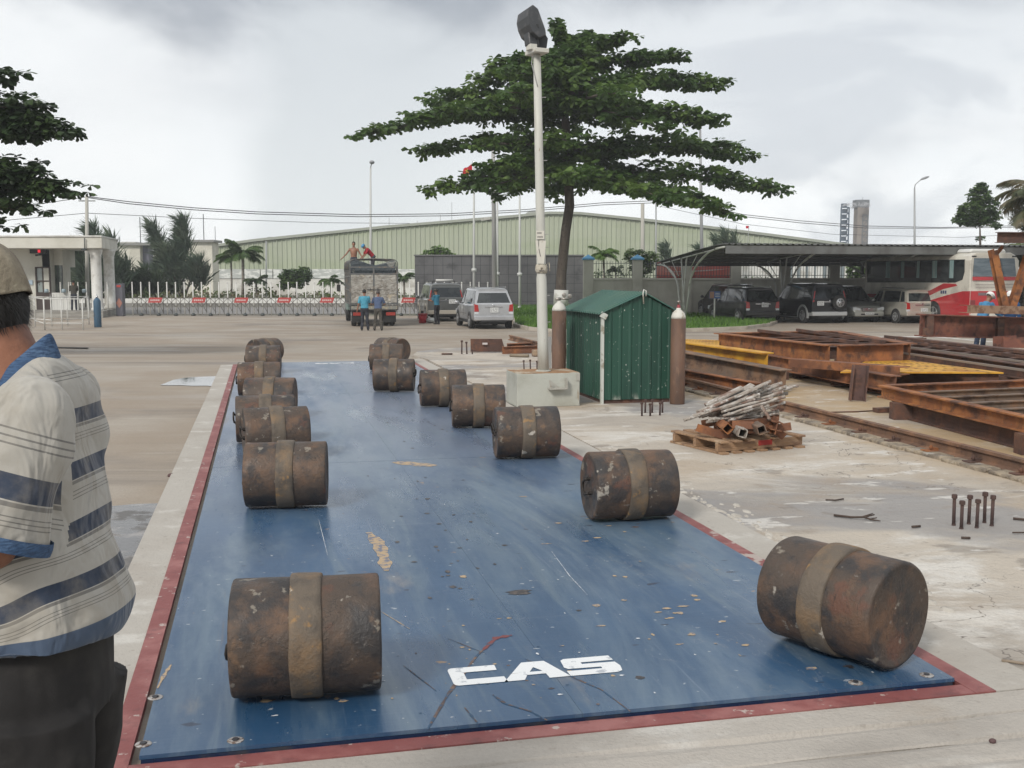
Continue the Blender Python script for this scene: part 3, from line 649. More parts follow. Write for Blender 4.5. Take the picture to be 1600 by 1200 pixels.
def shirt_material():
    m = bpy.data.materials.new('striped_cotton'); m.use_nodes = True
    N, L = new_nodes(m.node_tree); out = N('ShaderNodeOutputMaterial'); b = N('ShaderNodeBsdfPrincipled'); L(b.outputs[0], out.inputs[0])
    tc = N('ShaderNodeTexCoord'); sp = N('ShaderNodeSeparateXYZ'); L(tc.outputs['Object'], sp.inputs[0]); at_ = N('ShaderNodeAttribute', attribute_name='stripe')
    nz = N('ShaderNodeTexNoise', ins={'Scale': 5, 'Detail': 2}); L(tc.outputs['Object'], nz.inputs[0])
    beta = radians(13)
    t = mathn(N, L, 'ADD', mathn(N, L, 'MULTIPLY', sp.outputs[2], cos(beta)), mathn(N, L, 'MULTIPLY', sp.outputs[0], -sin(beta)))
    t = mathn(N, L, 'ADD', t, mathn(N, L, 'MULTIPLY', mathn(N, L, 'SUBTRACT', nz.outputs[0], .5), .05))
    per = .099
    ph = mathn(N, L, 'FRACT', at_.outputs['Fac'])
    cr = N('ShaderNodeValToRGB'); cr.color_ramp.interpolation = 'CONSTANT'; L(ph, cr.inputs[0])
    wh = (.37, .355, .32, 1); nv = (.024, .037, .066, 1); gr = (.16, .155, .145, 1)
    st = [(0, nv), (.31, wh), (.33, gr), (.39, wh), (.50, gr), (.515, wh), (.56, gr), (.575, wh), (.62, gr), (.635, wh)]
    e = cr.color_ramp.elements; e[0].position = 0; e[0].color = st[0][1]; e[1].position = st[1][0]; e[1].color = st[1][1]
    for p, c in st[2:]: q = e.new(p); q.color = c
    d1 = N('ShaderNodeTexNoise', ins={'Scale': 9, 'Detail': 7, 'Roughness': .65}); L(tc.outputs['Object'], d1.inputs[0])
    c = mixc(N, L, mathn(N, L, 'MULTIPLY', ramp(N, L, d1.outputs[0], .42, .7), .45), cr.outputs[0], (.26, .23, .18))
    hem = ramp(N, L, mathn(N, L, 'ADD', sp.outputs[2], mathn(N, L, 'MULTIPLY', sp.outputs[0], -.10)), HEMZ+.040, HEMZ+.0385)
    c = mixc(N, L, hem, c, (.05, .075, .12))
    L(c, b.inputs['Base Color']); b.inputs['Roughness'].default_value = .9; b.inputs['Sheen Weight'].default_value = .2
    w1 = N('ShaderNodeTexNoise', ins={'Scale': 7, 'Detail': 3, 'Distortion': .6}); mp = N('ShaderNodeMapping'); mp.inputs[3].default_value = (1.6, 1.6, .8); mp.inputs[2].default_value = (0, .5, 0); L(tc.outputs['Object'], mp.inputs[0]); L(mp.outputs[0], w1.inputs[0])
    b1 = N('ShaderNodeBump', ins={'Strength': .9, 'Distance': .045}); L(w1.outputs[0], b1.inputs['Height'])
    w2 = N('ShaderNodeTexNoise', ins={'Scale': 400, 'Detail': 2}); L(tc.outputs['Object'], w2.inputs[0])
    b2_ = N('ShaderNodeBump', ins={'Strength': .25, 'Distance': .001}); L(w2.outputs[0], b2_.inputs['Height']); L(b1.outputs[0], b2_.inputs['Normal']); L(b2_.outputs[0], b.inputs['Normal'])
    return m
MY = 1.95
def MX(u): return MY*(u-800)/(F*cos(PITCH)+100*sin(PITCH)*-1)
ROOTZ = -.03
SH_OFF = 0.0; HEMZ = 1.0
def foreground_man():
    global SH_OFF, HEMZ
    t = thing('person', 'man in striped white and navy polo shirt and tan cap at the left edge', 'person', (-.90, MY, ROOTZ))
    Q = lambda u, v, dy=0: atY(u, v, MY)-Vector((-.90, MY, ROOTZ))+Vector((0, dy, 0))
    HEMZ = Q(100, 992).z; SH_OFF = -Q(150, 712).z*cos(radians(13))+Q(150, 722).x*sin(radians(13))
    # torso rings: v, back edge u, front edge u, half width
    R_ = [(546, 78, 640, -12, .060), (554, 90, 655, -27, .090), (570, 106, 665, -40, .135), (594, 123, 680, -52, .178), (628, 138, 700, -62, .20), (668, 149, 728, -70, .204), (725, 159, 768, -76, .198), (788, 166, 818, -74, .19),
          (845, 173, 868, -68, .186), (895, 184, 915, -60, .186), (945, 197, 960, -52, .19), (980, 205, 1000, -46, .194), (1003, 204, 1022, -42, .196), (1018, 200, 1042, -40, .197)]
    sh = MB(); n = 48; vs = []
    for v, ub, vf, uf, hw in R_:
        ub -= 3+11*sstep((v-560)/150); kk = sstep((v-740)/250); v -= 33*kk; vf -= 67*kk
        pb, pf = Q(ub, v), Q(uf, vf); c = (pb+pf)/2; a = (pb.x-pf.x)/2
        for j in range(n):
            q = 2*pi*j/n; ex = .82
            cx = (abs(cos(q))**ex)*(1 if cos(q) > 0 else -1); sy = (abs(sin(q))**ex)*(1 if sin(q) > 0 else -1)
            vs.append(c+Vector((cx*a, sy*hw, cx*(pb.z-pf.z)/2)))
    m_ = len(R_)
    sh.add(vs, [(i*n+j, i*n+(j+1) % n, (i+1)*n+(j+1) % n, (i+1)*n+j) for i in range(m_-1) for j in range(n)]+[tuple(range(n)), tuple(reversed(range((m_-1)*n, m_*n)))], 0, True)
    Q2 = lambda u, v, dy: atY(u, v, MY+dy)-Vector((-.90, MY, ROOTZ))
    SHL = Q2(52, 655, -.150); EL = Q2(-14, 852, -.20); SHR = Q(40, 640, .155); ER = Q(-20, 850, .2)
    for a, b in ((SHL, EL), (SHR, ER)):
        d = b-a; sh.tube([a+d*k for k in (-.12, 0, .25, .5, .75, .93)], [.05, .074, .082, .084, .088, .092], 20); sh.ell(a, .076, 16, 10)
    o = remesh(sh, 'polo_shirt', shirt_material(), t, .0075, 3)
    NR = [v.normal.copy() for v in o.data.vertices]
    for v in o.data.vertices:      # folds in the cloth
        p = v.co; f = noise.noise(Vector((p.x*7+p.z*3, p.y*5, p.z*4)))*.010+noise.noise(Vector((p.x*16-p.z*9, p.y*11, p.z*7)))*.005+noise.noise(Vector((p.x*5-p.z*14, p.y*7, p.z*5+4)))*.008-abs(noise.noise(Vector((p.x*6+p.z*5, p.y*5, p.z*7-p.x*3+9))))*.012
        lo = max(0, min(1, (Q(0, 560).z-p.z)*8)); v.co = p+NR[v.index]*f*lo*1.25
    # the weave's stripe phase: torso and sleeve were cut from cloth running different ways
    me = o.data; at_ = me.attributes.new('stripe', 'FLOAT', 'CORNER'); vals = [0.0]*len(me.loops); ax_ = EL-SHL; al = ax_.length; ad = ax_.normalized(); be = radians(17)
    zt = Q(150, 628).z*cos(be)-Q(150, 628).x*sin(be); yk = Q(120, 600).z
    for p_ in me.polygons:
        c = p_.center; s_ = (c-SHL).dot(ad); rad = ((c-SHL)-ad*s_).length; slv = c.y < -.095 and .005 < s_ < al*.99 and rad < .115 and c.x < SHL.x+.088-.010*s_
        tc_ = c.z*cos(be)-c.x*sin(be)-zt; sh_ = not slv and rad < .13 and s_ < al*.97 and c.y < -.07 and c.x < SHL.x+.088
        for li in p_.loop_indices:
            q = me.vertices[me.loops[li].vertex_index].co; s2 = (q-SHL).dot(ad)
            if sh_: vals[li] = .93
            elif slv:
                d = al*.985-s2
                vals[li] = (.124-d)/.131+1 if al*.985-s_ < .14 else (.46+(s2-.012)*5.0 if .012 < s_ < .05 else .93)
            else:
                t_ = q.z*cos(be)-q.x*sin(be)-zt+.004*sin(q.x*40+q.z*23)
                vals[li] = 1.0-t_/.0935 if tc_ < .02 else (.45+(t_-.05)*9 if .05 < tc_ < .075 and c.x < SHL.x+.12 else .93)
    at_.data.foreach_set('value', vals)
    # sleeve trim and hem band
    bl = mat('collar_blue', (.045, .095, .19), .9, lay=[dict(c=(.08, .14, .24), s=12, a=.45, b=.7), dict(c=(.03, .06, .12), s=(60, 60, 400), a=.4, b=.6)], bump=[dict(s=300, a=.3, b=.7, st=.3, dist=.001), dict(s=20, a=.3, b=.7, st=.3, dist=.01)])
    for a, b in ((SHL, EL), (SHR, ER)):
        d = b-a; mb = MB(); mb.tube([a+d*k for k in (.88, .93, .985)], [.0935, .095, .094], 28, cap=False); mb.tube([a+d*k for k in (.985, .95)], [.090, .088], 28, cap=False)
        L1 = len(mb.v); mb.build('sleeve_cuff', bl, t, fix=False)
    # collar: a folded band round the neck, high at the back, falling to the front
    mb = MB(); nn = 36; C0 = Q(14, 553); vs = []
    rings = [(.060, .052, .018, 0), (.063, .056, .034, 0), (.068, .060, .036, 0), (.076, .070, .016, 0), (.086, .088, -.020, 0)]
    for k, (rx, ry, h, _) in enumerate(rings):
        for j in range(nn):
            q = 2*pi*j/nn; cx = cos(q)
            drop = (1-cx)*.074
            vs.append(C0+Vector((cx*rx*1.02-.004+(.012 if cx > 0 else 0)*cx, sin(q)*ry, h-drop+.004*sin(3*q+k))))
    mb.add(vs, [(i*nn+j, i*nn+(j+1) % nn, (i+1)*nn+(j+1) % nn, (i+1)*nn+j) for i in range(len(rings)-1) for j in range(nn)], 0, True)
    o = mb.build('collar', bl, t); sm = o.modifiers.new('s', 'SOLIDIFY'); sm.thickness = .004; sb = o.modifiers.new('u', 'SUBSURF'); sb.levels = 1; sb.render_levels = 2
    # head, neck, arms
    bd = MB(); HC = Q(-58, 478); fwd = Vector((-1, -.05, -.30))
    X, P = head(bd, HC, fwd, 1.04, 0)
    cap_(bd, Q(24, 606), Q(-14, 515), .066, .060, 20); cap_(bd, Q(10, 590, .0), Q(20, 575), .07, .06)
    for a, b, hx in ((SHL, EL, 0), (SHR, ER, 0)):
        w = b+Vector((-.20, .01 if a is SHL else -.01, .05)); cap_(bd, a, b, .050, .043, 18); cap_(bd, b, w, .043, .029, 18); hand(bd, w, w-b, (0, 0, 1), 1.0, curl=.6)
    cap_(bd, Q(60, 760), Q(70, 1000), .06, .06)
    o = remesh(bd, 'body', mat('man_skin', (.25, .105, .058), .5, lay=[dict(c=(.17, .07, .042), s=9, a=.42, b=.65), dict(c=(.31, .14, .08), s=40, a=.5, b=.75, k=.5)], bump=[dict(s=150, a=.3, b=.7, st=.25, dist=.001), dict(s=14, a=.3, b=.7, st=.3, dist=.004)]), t, .0055, 2)
    # hair: a cropped dark mass below the cap, many short strands
    hb = MB(); hb.ell(P(0, -.020, -.012), (.084, .092, .082), 24, 16, X=X); hb.ell(P(0, -.050, -.036), (.066, .052, .048), 20, 12, X=X)
    hh = remesh(hb, 'hair', mat('man_hair', (.008, .007, .006), .55, bump=[dict(s=(300, 300, 60), a=.3, b=.7, st=.8, dist=.004)]), t, .006, 2)
    zf = P(0, .02, 0); ff = (P(0, 1, 0)-P(0, 0, 0))
    bm = bmesh.new(); bm.from_mesh(hh.data); bmesh.ops.delete(bm, geom=[v for v in bm.verts if (v.co-zf).dot(ff) > .0], context='VERTS')
    st = MB(); random.seed(4); bm.verts.ensure_lookup_table(); cand = [v for v in bm.verts]
    for i in range(5200):
        v = random.choice(cand); nn_ = v.normal.copy(); d = (nn_*.55+Vector((.15, 0, -.9))+Vector([random.uniform(-.25, .25) for _ in range(3)])).normalized(); l = random.uniform(.008, .02); w = nn_.cross(d)*.0009
        st.poly([v.co-w, v.co+w, v.co+d*l]) if False else st.add([v.co-w, v.co+w, v.co+d*l+nn_*.002], [(0, 1, 2)], 0)
    bm.to_mesh(hh.data); bm.free(); st.build('hair_strands', mat('man_hair2', (.012, .010, .008), .4), hh, fix=False)
    # cap
    cm = mat('cap_tan', (.26, .225, .165), .9, lay=[dict(c=(.17, .14, .10), s=8, a=.42, b=.65, d=7), dict(c=(.34, .30, .22), s=20, a=.5, b=.7), dict(c=(.10, .08, .055), s=4, a=.58, b=.72, k=.8)], bump=[dict(s=500, a=.3, b=.7, st=.4, dist=.001), dict(s=14, a=.3, b=.7, st=.6, dist=.01)])
    mb = MB(); vs = []; nn = 40; prof = [(-.014, .96), (.0, .97), (.02, .97), (.045, .95), (.068, .88), (.088, .72), (.100, .45), (.105, .15), (.106, .01)]
    for h, k in prof:
        for j in range(nn):
            q = 2*pi*j/nn; pin = 1+.018*cos(6*q)*(h > .02)
            vs.append(P(cos(q)*.092*k*pin, -.012+sin(q)*.109*k*pin, .022+h+.018*sin(q)))
    mb.add(vs, [(i*nn+j, i*nn+(j+1) % nn, (i+1)*nn+(j+1) % nn, (i+1)*nn+j) for i in range(len(prof)-1) for j in range(nn)]+[tuple(range((len(prof)-1)*nn, len(prof)*nn))], 0, True)
    for v_i, q in enumerate(mb.v): mb.v[v_i] = tuple(Vector(q)+Vector((noise.noise(Vector(q)*14)*.008, 0, noise.noise(Vector(q)*11+Vector((3, 3, 3)))*.008)))
    c = mb.build('cap', cm, t); sb = c.modifiers.new('u', 'SUBSURF'); sb.levels = 1; sb.render_levels = 2; sm = c.modifiers.new('s', 'SOLIDIFY'); sm.thickness = .003
    mb = MB(); vs = []
    for i in range(7):
        for j in range(13):
            a = -1.1+2.2*j/12; rr = 1+.62*i/6; vs.append(P(sin(a)*.088*(1+.05*i/6), -.010+cos(a)*.106*rr*(1 if i == 0 else 1), .034-.012*i/6-.020*abs(sin(a))**2*i/6))
    mb.add(vs, [(i*13+j, i*13+j+1, (i+1)*13+j+1, (i+1)*13+j) for i in range(6) for j in range(12)], 0, True); v = mb.build('visor', cm, c); sm = v.modifiers.new('s', 'SOLIDIFY'); sm.thickness = .004
    mb = MB(); mb.ell(P(0, -.01, .130), .007, 10, 6)
    mb.build('button', cm, c)
    # trousers
    pn = MB(); n = 28
    def legring(mb, rows):
        vs = []
        for c, a, b in rows:
            for j in range(n): q = 2*pi*j/n; vs.append(Vector(c)+Vector((cos(q)*a, sin(q)*b, 0)))
        k = len(rows); mb.add(vs, [(i*n+j, i*n+(j+1) % n, (i+1)*n+(j+1) % n, (i+1)*n+j) for i in range(k-1) for j in range(n)]+[tuple(range(n)), tuple(reversed(range((k-1)*n, k*n)))], 0, True)
    def cen(ub, uf, v): pb, pf = Q(ub, v), Q(uf, v); return ((pb.x+pf.x)/2, (pb.x-pf.x)/2, pb.z)
    rows = []
    for ub, uf, v, hw in ((168, -30, 955, .160), (170, -36, 1040, .170), (172, -36, 1100, .168)):
        cx, a, z = cen(ub, uf, v); rows.append(((cx, 0, z), a, hw))
    legring(pn, rows)
    for sg in (-1, 1):
        cx, a, z = cen(176, -30, 1080); off = .008 if sg < 0 else -.045
        rows = [((cx, sg*.095, z), a*.96, .100), ((cx+.004+off*.3, sg*.10, z-.12), .112, .092), ((cx+.01+off, sg*.105, .62), .098, .085), ((cx+.0+off*2, sg*.11, .45), .082, .078), ((cx+.01+off*3, sg*.11, .22), .078, .075), ((cx+.01+off*3, sg*.11, .06), .080, .078)]
        legring(pn, rows)
    o = remesh(pn, 'trousers', mat('black_trousers', (.014, .013, .013), .92, lay=[dict(c=(.03, .028, .026), s=7, a=.45, b=.7, d=6)], bump=[dict(s=(9, 9, 4), a=.3, b=.7, d=2, st=.5, dist=.02), dict(s=400, a=.3, b=.7, st=.2, dist=.001)]), t, .009, 3)
    NR = [v.normal.copy() for v in o.data.vertices]
    for v in o.data.vertices: p = v.co; v.co = p+NR[v.index]*(noise.noise(Vector((p.x*6, p.y*6, p.z*9)))*.012)
    for sg in (-1, 1):
        ft = MB(); cx = Q(100, 1080).x+(.10 if sg < 0 else -.05)-.02; ft.ell((cx-.06, sg*.11, .04), (.135, .048, .04), 16, 10); ft.ell((cx+.03, sg*.11, .06), (.06, .045, .055), 14, 8)
        remesh(ft, 'shoe', mat('man_shoe', (.03, .022, .016), .5), t, .01, 2)
foreground_man()
# ================================================================ NEAR RIGHT: block, lamp pole, shed, cylinders, pallet, bolts
Z0 = -.03
def rust(name, c=(.125, .054, .030), c2=(.24, .095, .036), k=1):
  c = tuple(q*1.25 for q in c); c2 = tuple(q*1.3 for q in c2)
  return mat(name, c, .85, lay=[dict(c=c2, s=3, a=.42, b=.64, d=8), dict(c=(.055, .032, .026), s=5, a=.48, b=.66, d=7, k=.8), dict(c=(.20, .13, .085), s=(2, 2, 9), a=.58, b=.72, k=.5, d=8)],
    bump=[dict(s=40, a=.3, b=.7, st=.4, dist=.004)])
m_rust = rust('rust_brown'); m_rust2 = rust('rust_orange', (.17, .065, .026), (.27, .11, .035)); m_rust3 = rust('rust_dark', (.065, .036, .028), (.11, .05, .03))
m_greyrust = rust('rust_grey', (.12, .09, .07), (.17, .10, .06))
m_yel = mat('primer_yellow', (.56, .30, .025), .6, lay=[dict(c=(.36, .15, .015), s=2.5, a=.45, b=.65, d=7), dict(c=(.13, .055, .02), s=9, a=.64, b=.70, k=.9, d=8)], bump=[dict(s=30, a=.3, b=.7, st=.2, dist=.003)])
m_post = mat('pole_paint', (.50, .50, .455), .5, lay=[dict(c=(.40, .39, .34), s=(5, 5, 1), a=.45, b=.7), dict(c=(.22, .14, .07), s=(22, 22, 6), a=.66, b=.72, k=.7)])
def lamp_pole():
    c = at(808, 637, Z0); e = at(910, 636, Z0); d = DA; w = (e-c).dot(d); dp = .62; hgt = .43
    m = mat('block_paint', (.42, .43, .385), .7, lay=[dict(c=(.33, .33, .28), s=1.8, a=.42, b=.65, d=8), dict(c=(.50, .50, .46), s=(6, 6, .8), a=.55, b=.7, k=.6), dict(c=(.24, .14, .06), s=(12, 12, 2), a=.64, b=.72, k=.6, d=6), dict(c=(.12, .1, .08), s=30, a=.70, b=.74, k=.7)], bump=[dict(s=6, a=.3, b=.7, st=.25, dist=.01), dict(s=50, a=.3, b=.7, st=.25, dist=.003)])
    top = mat('block_top_rust', (.30, .17, .085), .85, lay=[dict(c=(.42, .38, .30), s=5, a=.48, b=.62), dict(c=(.14, .07, .03), s=9, a=.55, b=.7)])
    t = thing('ballast_block', 'pale grey painted ballast block carrying the floodlight pole, with a small triangular bracket', 'block', c, ROT)
    mb = MB(); mb.b2((0, 0, 0), (w, dp, hgt), 0); o = mb.build('block_body', m, t, bevel=.006)
    mb = MB(); mb.b2((.004, .004, hgt+.001), (w-.004, dp-.004, hgt+.006)); mb.build('top_plate', top, t)
    mb = MB(); x0 = .40; z1 = .37
    mb.b2((x0, -.10, z1-.14), (x0+.24, -.001, z1-.125)); mb.b2((x0, -.10, z1-.125), (x0+.012, -.088, z1-.02)); mb.b2((x0+.228, -.10, z1-.125), (x0+.24, -.001, z1))
    mb.prism([(0, 0), (.13, 0), (0, .10)], lambda a, b: Vector((x0+.03+a, -.014, z1-.125+b)), lambda a, b: Vector((x0+.03+a, -.002, z1-.125+b)))
    mb.b2((w-.05, -.012, hgt-.10), (w-.001, -.001, hgt-.006)); mb.build('bracket', mat('bracket_grey', (.36, .35, .31), .6, lay=[dict(c=(.18, .11, .06), s=14, a=.55, b=.68)]), t)
    # pole
    pb = atY(849, 575, (c+DB*dp*.45+DA*w*.45).y); base = Vector((pb.x, pb.y, Z0+hgt+.006)); topv = 86
    ps = atY(839, topv, pb.y)
    p = thing('floodlight_pole', 'tall white round pole with junction box and weathered notices on the ballast block', 'lamp post', base)
    R = lambda q: Vector(q)-base
    mb = MB(); T = ps-base
    mb.tube([(0, 0, 0), T*.10, T*.3, T*.31, T*.7, T], [.073, .069, .066, .060, .054, .047], 20); mb.lathe([(0, .10), (.012, .10), (.014, .072)], (0, 0, .0), (0, 0, 1), 20); mb.build('pole', m_post, p)
    mb = MB()
    for v in (150, 215, 246, 272, 310, 360, 380, 455, 497):
        k = (575-v)/(575-86); q = T*k; mb.bar(q+Vector((.045, -.01, 0)), q+Vector((.105, -.01, .0)), .008, .008)
    mb.tube([T*.995+Vector((-.06, -.03, 0)), T*.97+Vector((-.07, -.05, 0)), T*.93+Vector((-.03, -.055, 0)), T*.90+Vector((0, -.05, 0))], .006, 6); mb.build('step_peg', mat('peg', (.3, .3, .29), .5), p)
    bx = MB(); q = T; X = Matrix.Rotation(radians(24), 4, 'Z')
    bx.box(q+Vector((.0, 0, .035)), (.20, .30, .055), R=X); bx.box(q+Vector((-.07, -.06, .08)), (.10, .13, .07), R=X); bx.build('junction_box', mat('box_plastic', (.52, .51, .46), .55, lay=[dict(c=(.3, .27, .2), s=9, a=.6, b=.7)]), p, bevel=.006)
    # notices taped to the pole
    nm = mat('notice_board', (.55, .53, .47), .7, lay=[dict(c=(.36, .32, .26), s=7, a=.55, b=.66)]); ink = mat('notice_ink', (.08, .07, .07), .7)
    mb = MB(); z0 = R(atY(845, 430, base.y)).z; kx = lambda z: T.x*z/T.z
    def card(za, zb, wa, m_i=0, tw=0, y=-.075, dx=0):
        zm = (za+zb)/2; mb.box((kx(zm)+dx, y, zm), (wa, .006, abs(zb-za)), m_i, R=Matrix.Rotation(tw, 4, 'Y'))
    zz = lambda v: R(atY(845, v, base.y)).z
    card(zz(374), zz(361), .105, 0, 0, -.074, -.008); card(zz(412), zz(376), .085, 0, radians(5), -.073, .008); card(zz(404), zz(376), .03, 0, radians(-6), -.070, -.045)
    for k, (a, b, v) in enumerate(((-.042, .018, 364.4), (-.04, .032, 370.5))):
        for j in range(5): mb.box((kx(zz(v))+a+(b-a)*(j+.5)/5-.006, -.0785, zz(v)), ((b-a)/5*.7, .002, .014), 1)
    mb.build('notice', [nm, ink], p)
    mb = MB(); ring = [(zz(427), .070), (zz(422), .080), (zz(416), .078), (zz(413), .068)]
    mb.lathe([(z-ring[0][0], r) for z, r in ring], (kx(ring[0][0]), 0, ring[0][0]), (kx(ring[0][0]), 0, 9), 12)
    mb.tube([(kx(zz(414))+.06, -.05, zz(414)), (kx(zz(414))+.10, -.05, zz(410)), (kx(zz(414))+.11, -.05, zz(424))], .006, 5)
    mb.build('cloth_wrap', mat('wrap_cloth', (.48, .44, .36), .9, lay=[dict(c=(.16, .14, .11), s=26, a=.52, b=.62)], bump=[dict(s=30, a=.3, b=.7, st=.8, dist=.01)]), p)
    mb = MB(); mb.box((kx(zz(419)), -.082, zz(423)), (.06, .002, .010)); mb.box((kx(zz(406))-.02, -.078, zz(395)), (.008, .002, .10), R=Matrix.Rotation(radians(-12), 4, 'Y')); mb.build('black_tape', ink, p)
    # floodlight head: housing, glass, yoke
    f = thing('floodlight', 'dark grey floodlight tilted upward on top of the white pole', 'floodlight', ps+Vector((.01, 0, .065)), 0)
    dark = mat('lamp_housing', (.045, .048, .052), .5, lay=[dict(c=(.09, .09, .09), s=12, a=.5, b=.7)]); Y = Matrix.Rotation(radians(-18), 4, 'Y') @ Matrix.Rotation(radians(35), 4, 'Z')
    mb = MB(); pr = [(-.16, -.10), (.06, -.12), (.14, -.04), (.16, .12), (.10, .24), (.0, .30), (-.13, .20), (-.17, .05)]
    pr = [(-.10, 0), (-.02, -.09), (.10, -.07), (.115, .0), (.10, .27), (.04, .33), (-.04, .30), (-.10, .20), (-.115, .10)]
    mb.prism([(a, b+.20) for a, b in pr], lambda a, b: Y @ Vector((a, -.13, b)), lambda a, b: Y @ Vector((a, .13, b))); mb.build('housing', dark, f, bevel=.012, seg=2)
    mb = MB(); mb.prism([(.08, .20), (.125, .19), (.112, .47), (.07, .46)], lambda a, b: Y @ Vector((a, -.11, b)), lambda a, b: Y @ Vector((a, .11, b))); mb.build('glass', mat('lamp_glass', (.30, .33, .31), .1, spec=.8), f)
    mb = MB(); mb.prism([(-.14, .08), (-.03, .04), (.0, .17), (-.10, .24)], lambda a, b: Y @ Vector((a, -.06, b)), lambda a, b: Y @ Vector((a, .06, b))); mb.build('gear_box', dark, f, bevel=.008)
    mb = MB()
    for s_ in (-1, 1): mb.bar((0, .02*s_, 0), Y @ Vector((0, .142*s_, .28)), .035, .008)
    mb.prism([(.0, .0), (.11, .02), (.13, .16), (.06, .27), (.0, .20)], lambda a, b: Vector((a, .05, b-.01)), lambda a, b: Vector((a, .085, b-.01))); mb.box((0, 0, -.01), (.12, .12, .02)); mb.build('yoke', dark, f)
lamp_pole()
def shed():
    C = at(941, 631, Z0); w = along(C, DA, 1049); d = along(C, DB, 884.5)
    eh = (atY(940, 487, C.y).z-Z0); pk = C+DA*w*.58; ph = atY(1008, 458, pk.y).z-Z0; rb = C+DA*w; reh = atY(1052, 484, rb.y).z-Z0
    g = mat('shed_green', (.015, .066, .044), .5, lay=[dict(c=(.010, .046, .032), s=(3, 3, .6), a=.4, b=.65, d=6), dict(c=(.38, .41, .37), s=26, a=.71, b=.735, m=dict(s=2.2, a=.40, b=.60), d=2, r=.4), dict(c=(.55, .57, .52), s=(38, 38, 14), a=.73, b=.755, d=2, r=.4), dict(c=(.42, .43, .38), s=(9, 9, 3), a=.52, b=.72, k=.8, d=7, m=dict(t='z', s=1, off=(0, 0, 0), a=.16, b=.0))],
           bump=[dict(s=5, a=.3, b=.7, st=.1, dist=.01)])
    gr = mat('shed_roof_green', (.038, .105, .078), .4, lay=[dict(c=(.03, .10, .08), s=3, a=.42, b=.62), dict(c=(.18, .22, .19), s=(2, 8, 2), a=.58, b=.72, k=.5)])
    wt = mat('trim_white', (.50, .52, .48), .6, lay=[dict(c=(.28, .26, .2), s=9, a=.5, b=.65)])
    t = thing('tool_shed', 'small green corrugated metal shed with pitched roof and white corner trim beside the brown cylinders', 'shed', C, ROT)
    def wall(x0, y0, x1, y1, ztop, zb, per, dep, name):
        mb = MB(); L_ = hypot(x1-x0, y1-y0); ux, uy = (x1-x0)/L_, (y1-y0)/L_; nx, ny = uy, -ux; n = int(L_/per+.5); P_ = []
        for i in range(n):
            for f, h in ((0, 0), (.55, 0), (.68, 1), (.82, 1), (.95, 0)): P_.append(((i+f)/n*L_, h*dep))
        P_.append((L_, 0)); vs = []
        for q, h in P_: x, y = x0+ux*q+nx*h, y0+uy*q+ny*h; vs += [(x, y, zb), (x, y, ztop(q/L_))]
        mb.add(vs, [(2*i, 2*i+2, 2*i+3, 2*i+1) for i in range(len(P_)-1)], 0)
        o = mb.build(name, g, t, fix=False); m_ = o.modifiers.new('s', 'SOLIDIFY'); m_.thickness = .006; return o
    peak = .58; zt = lambda f: eh+(ph-eh)*min(1, f/peak) if f < peak else ph+(reh-ph)*(f-peak)/(1-peak)
    # gable faces have a vertex at the peak because ribs are dense
    wall(0, 0, w, 0, lambda f: zt(f)-.012, .05, .135, .014, 'wall_panel'); wall(w, 0, w, d, lambda f: reh-.01, .05, .10, .014, 'wall_panel')
    wall(0, d, 0, 0, lambda f: eh-.02, .05, .085, .016, 'wall_panel'); wall(w, d, 0, d, lambda f: zt(1-f)-.012, .05, .135, .014, 'wall_panel')
    for s_, (xa, za, xb, zb) in enumerate(((-.075, eh-.035, w*peak, ph), (w*peak, ph, w+.075, reh-.035))):
        mb = MB(); n = int(d/.1); vs = []; P_ = []
        for i in range(n+1):
            for f, h in ((0, 0), (.5, 0), (.6, .02), (.8, .02), (.9, 0)): P_.append((-.05+(i+f)*(d+.1)/(n+1), h))
        P_.append((d+.05, 0))
        for y, h in P_:
            for k in range(4): vs.append((xa+(xb-xa)*k/3, y, za+(zb-za)*k/3+h+.004))
        mb.add(vs, [(4*i+k, 4*i+k+1, 4*i+k+5, 4*i+k+4) for i in range(len(P_)-1) for k in range(3)], 0)
        o = mb.build('roof_sheet', gr, t); m_ = o.modifiers.new('s', 'SOLIDIFY'); m_.thickness = .006
    mb = MB(); mb.b2((-.022, -.022, 0), (.012, -.002, eh-.03)); mb.b2((-.022, -.0015, 0), (-.002, .03, eh-.03)); mb.box((.0, -.03, eh-.05), (.09, .03, .07), R=Matrix.Rotation(.5, 4, 'Y')); mb.b2((w-.005, -.022, 0), (w+.02, -.002, reh-.03)); mb.build('corner_trim', wt, t)
    mb = MB(); mb.b2((.02, .02, .0), (w-.02, .08, .06)); mb.b2((.02, d-.08, .0), (w-.02, d-.02, .06)); mb.b2((.02, .09, .0), (.08, d-.09, .05)); mb.build('base_frame', m_rust3, t)
    mb = MB(); x = w*peak; mb.tube([(x-.02, -.05, ph-.14), (x-.03, -.05, ph-.0), (x-.02, -.05, ph+.045), (x+.01, -.05, ph+.03), (x+.012, -.05, ph-.04)], .010, 8); mb.build('lifting_hook', wt, t)
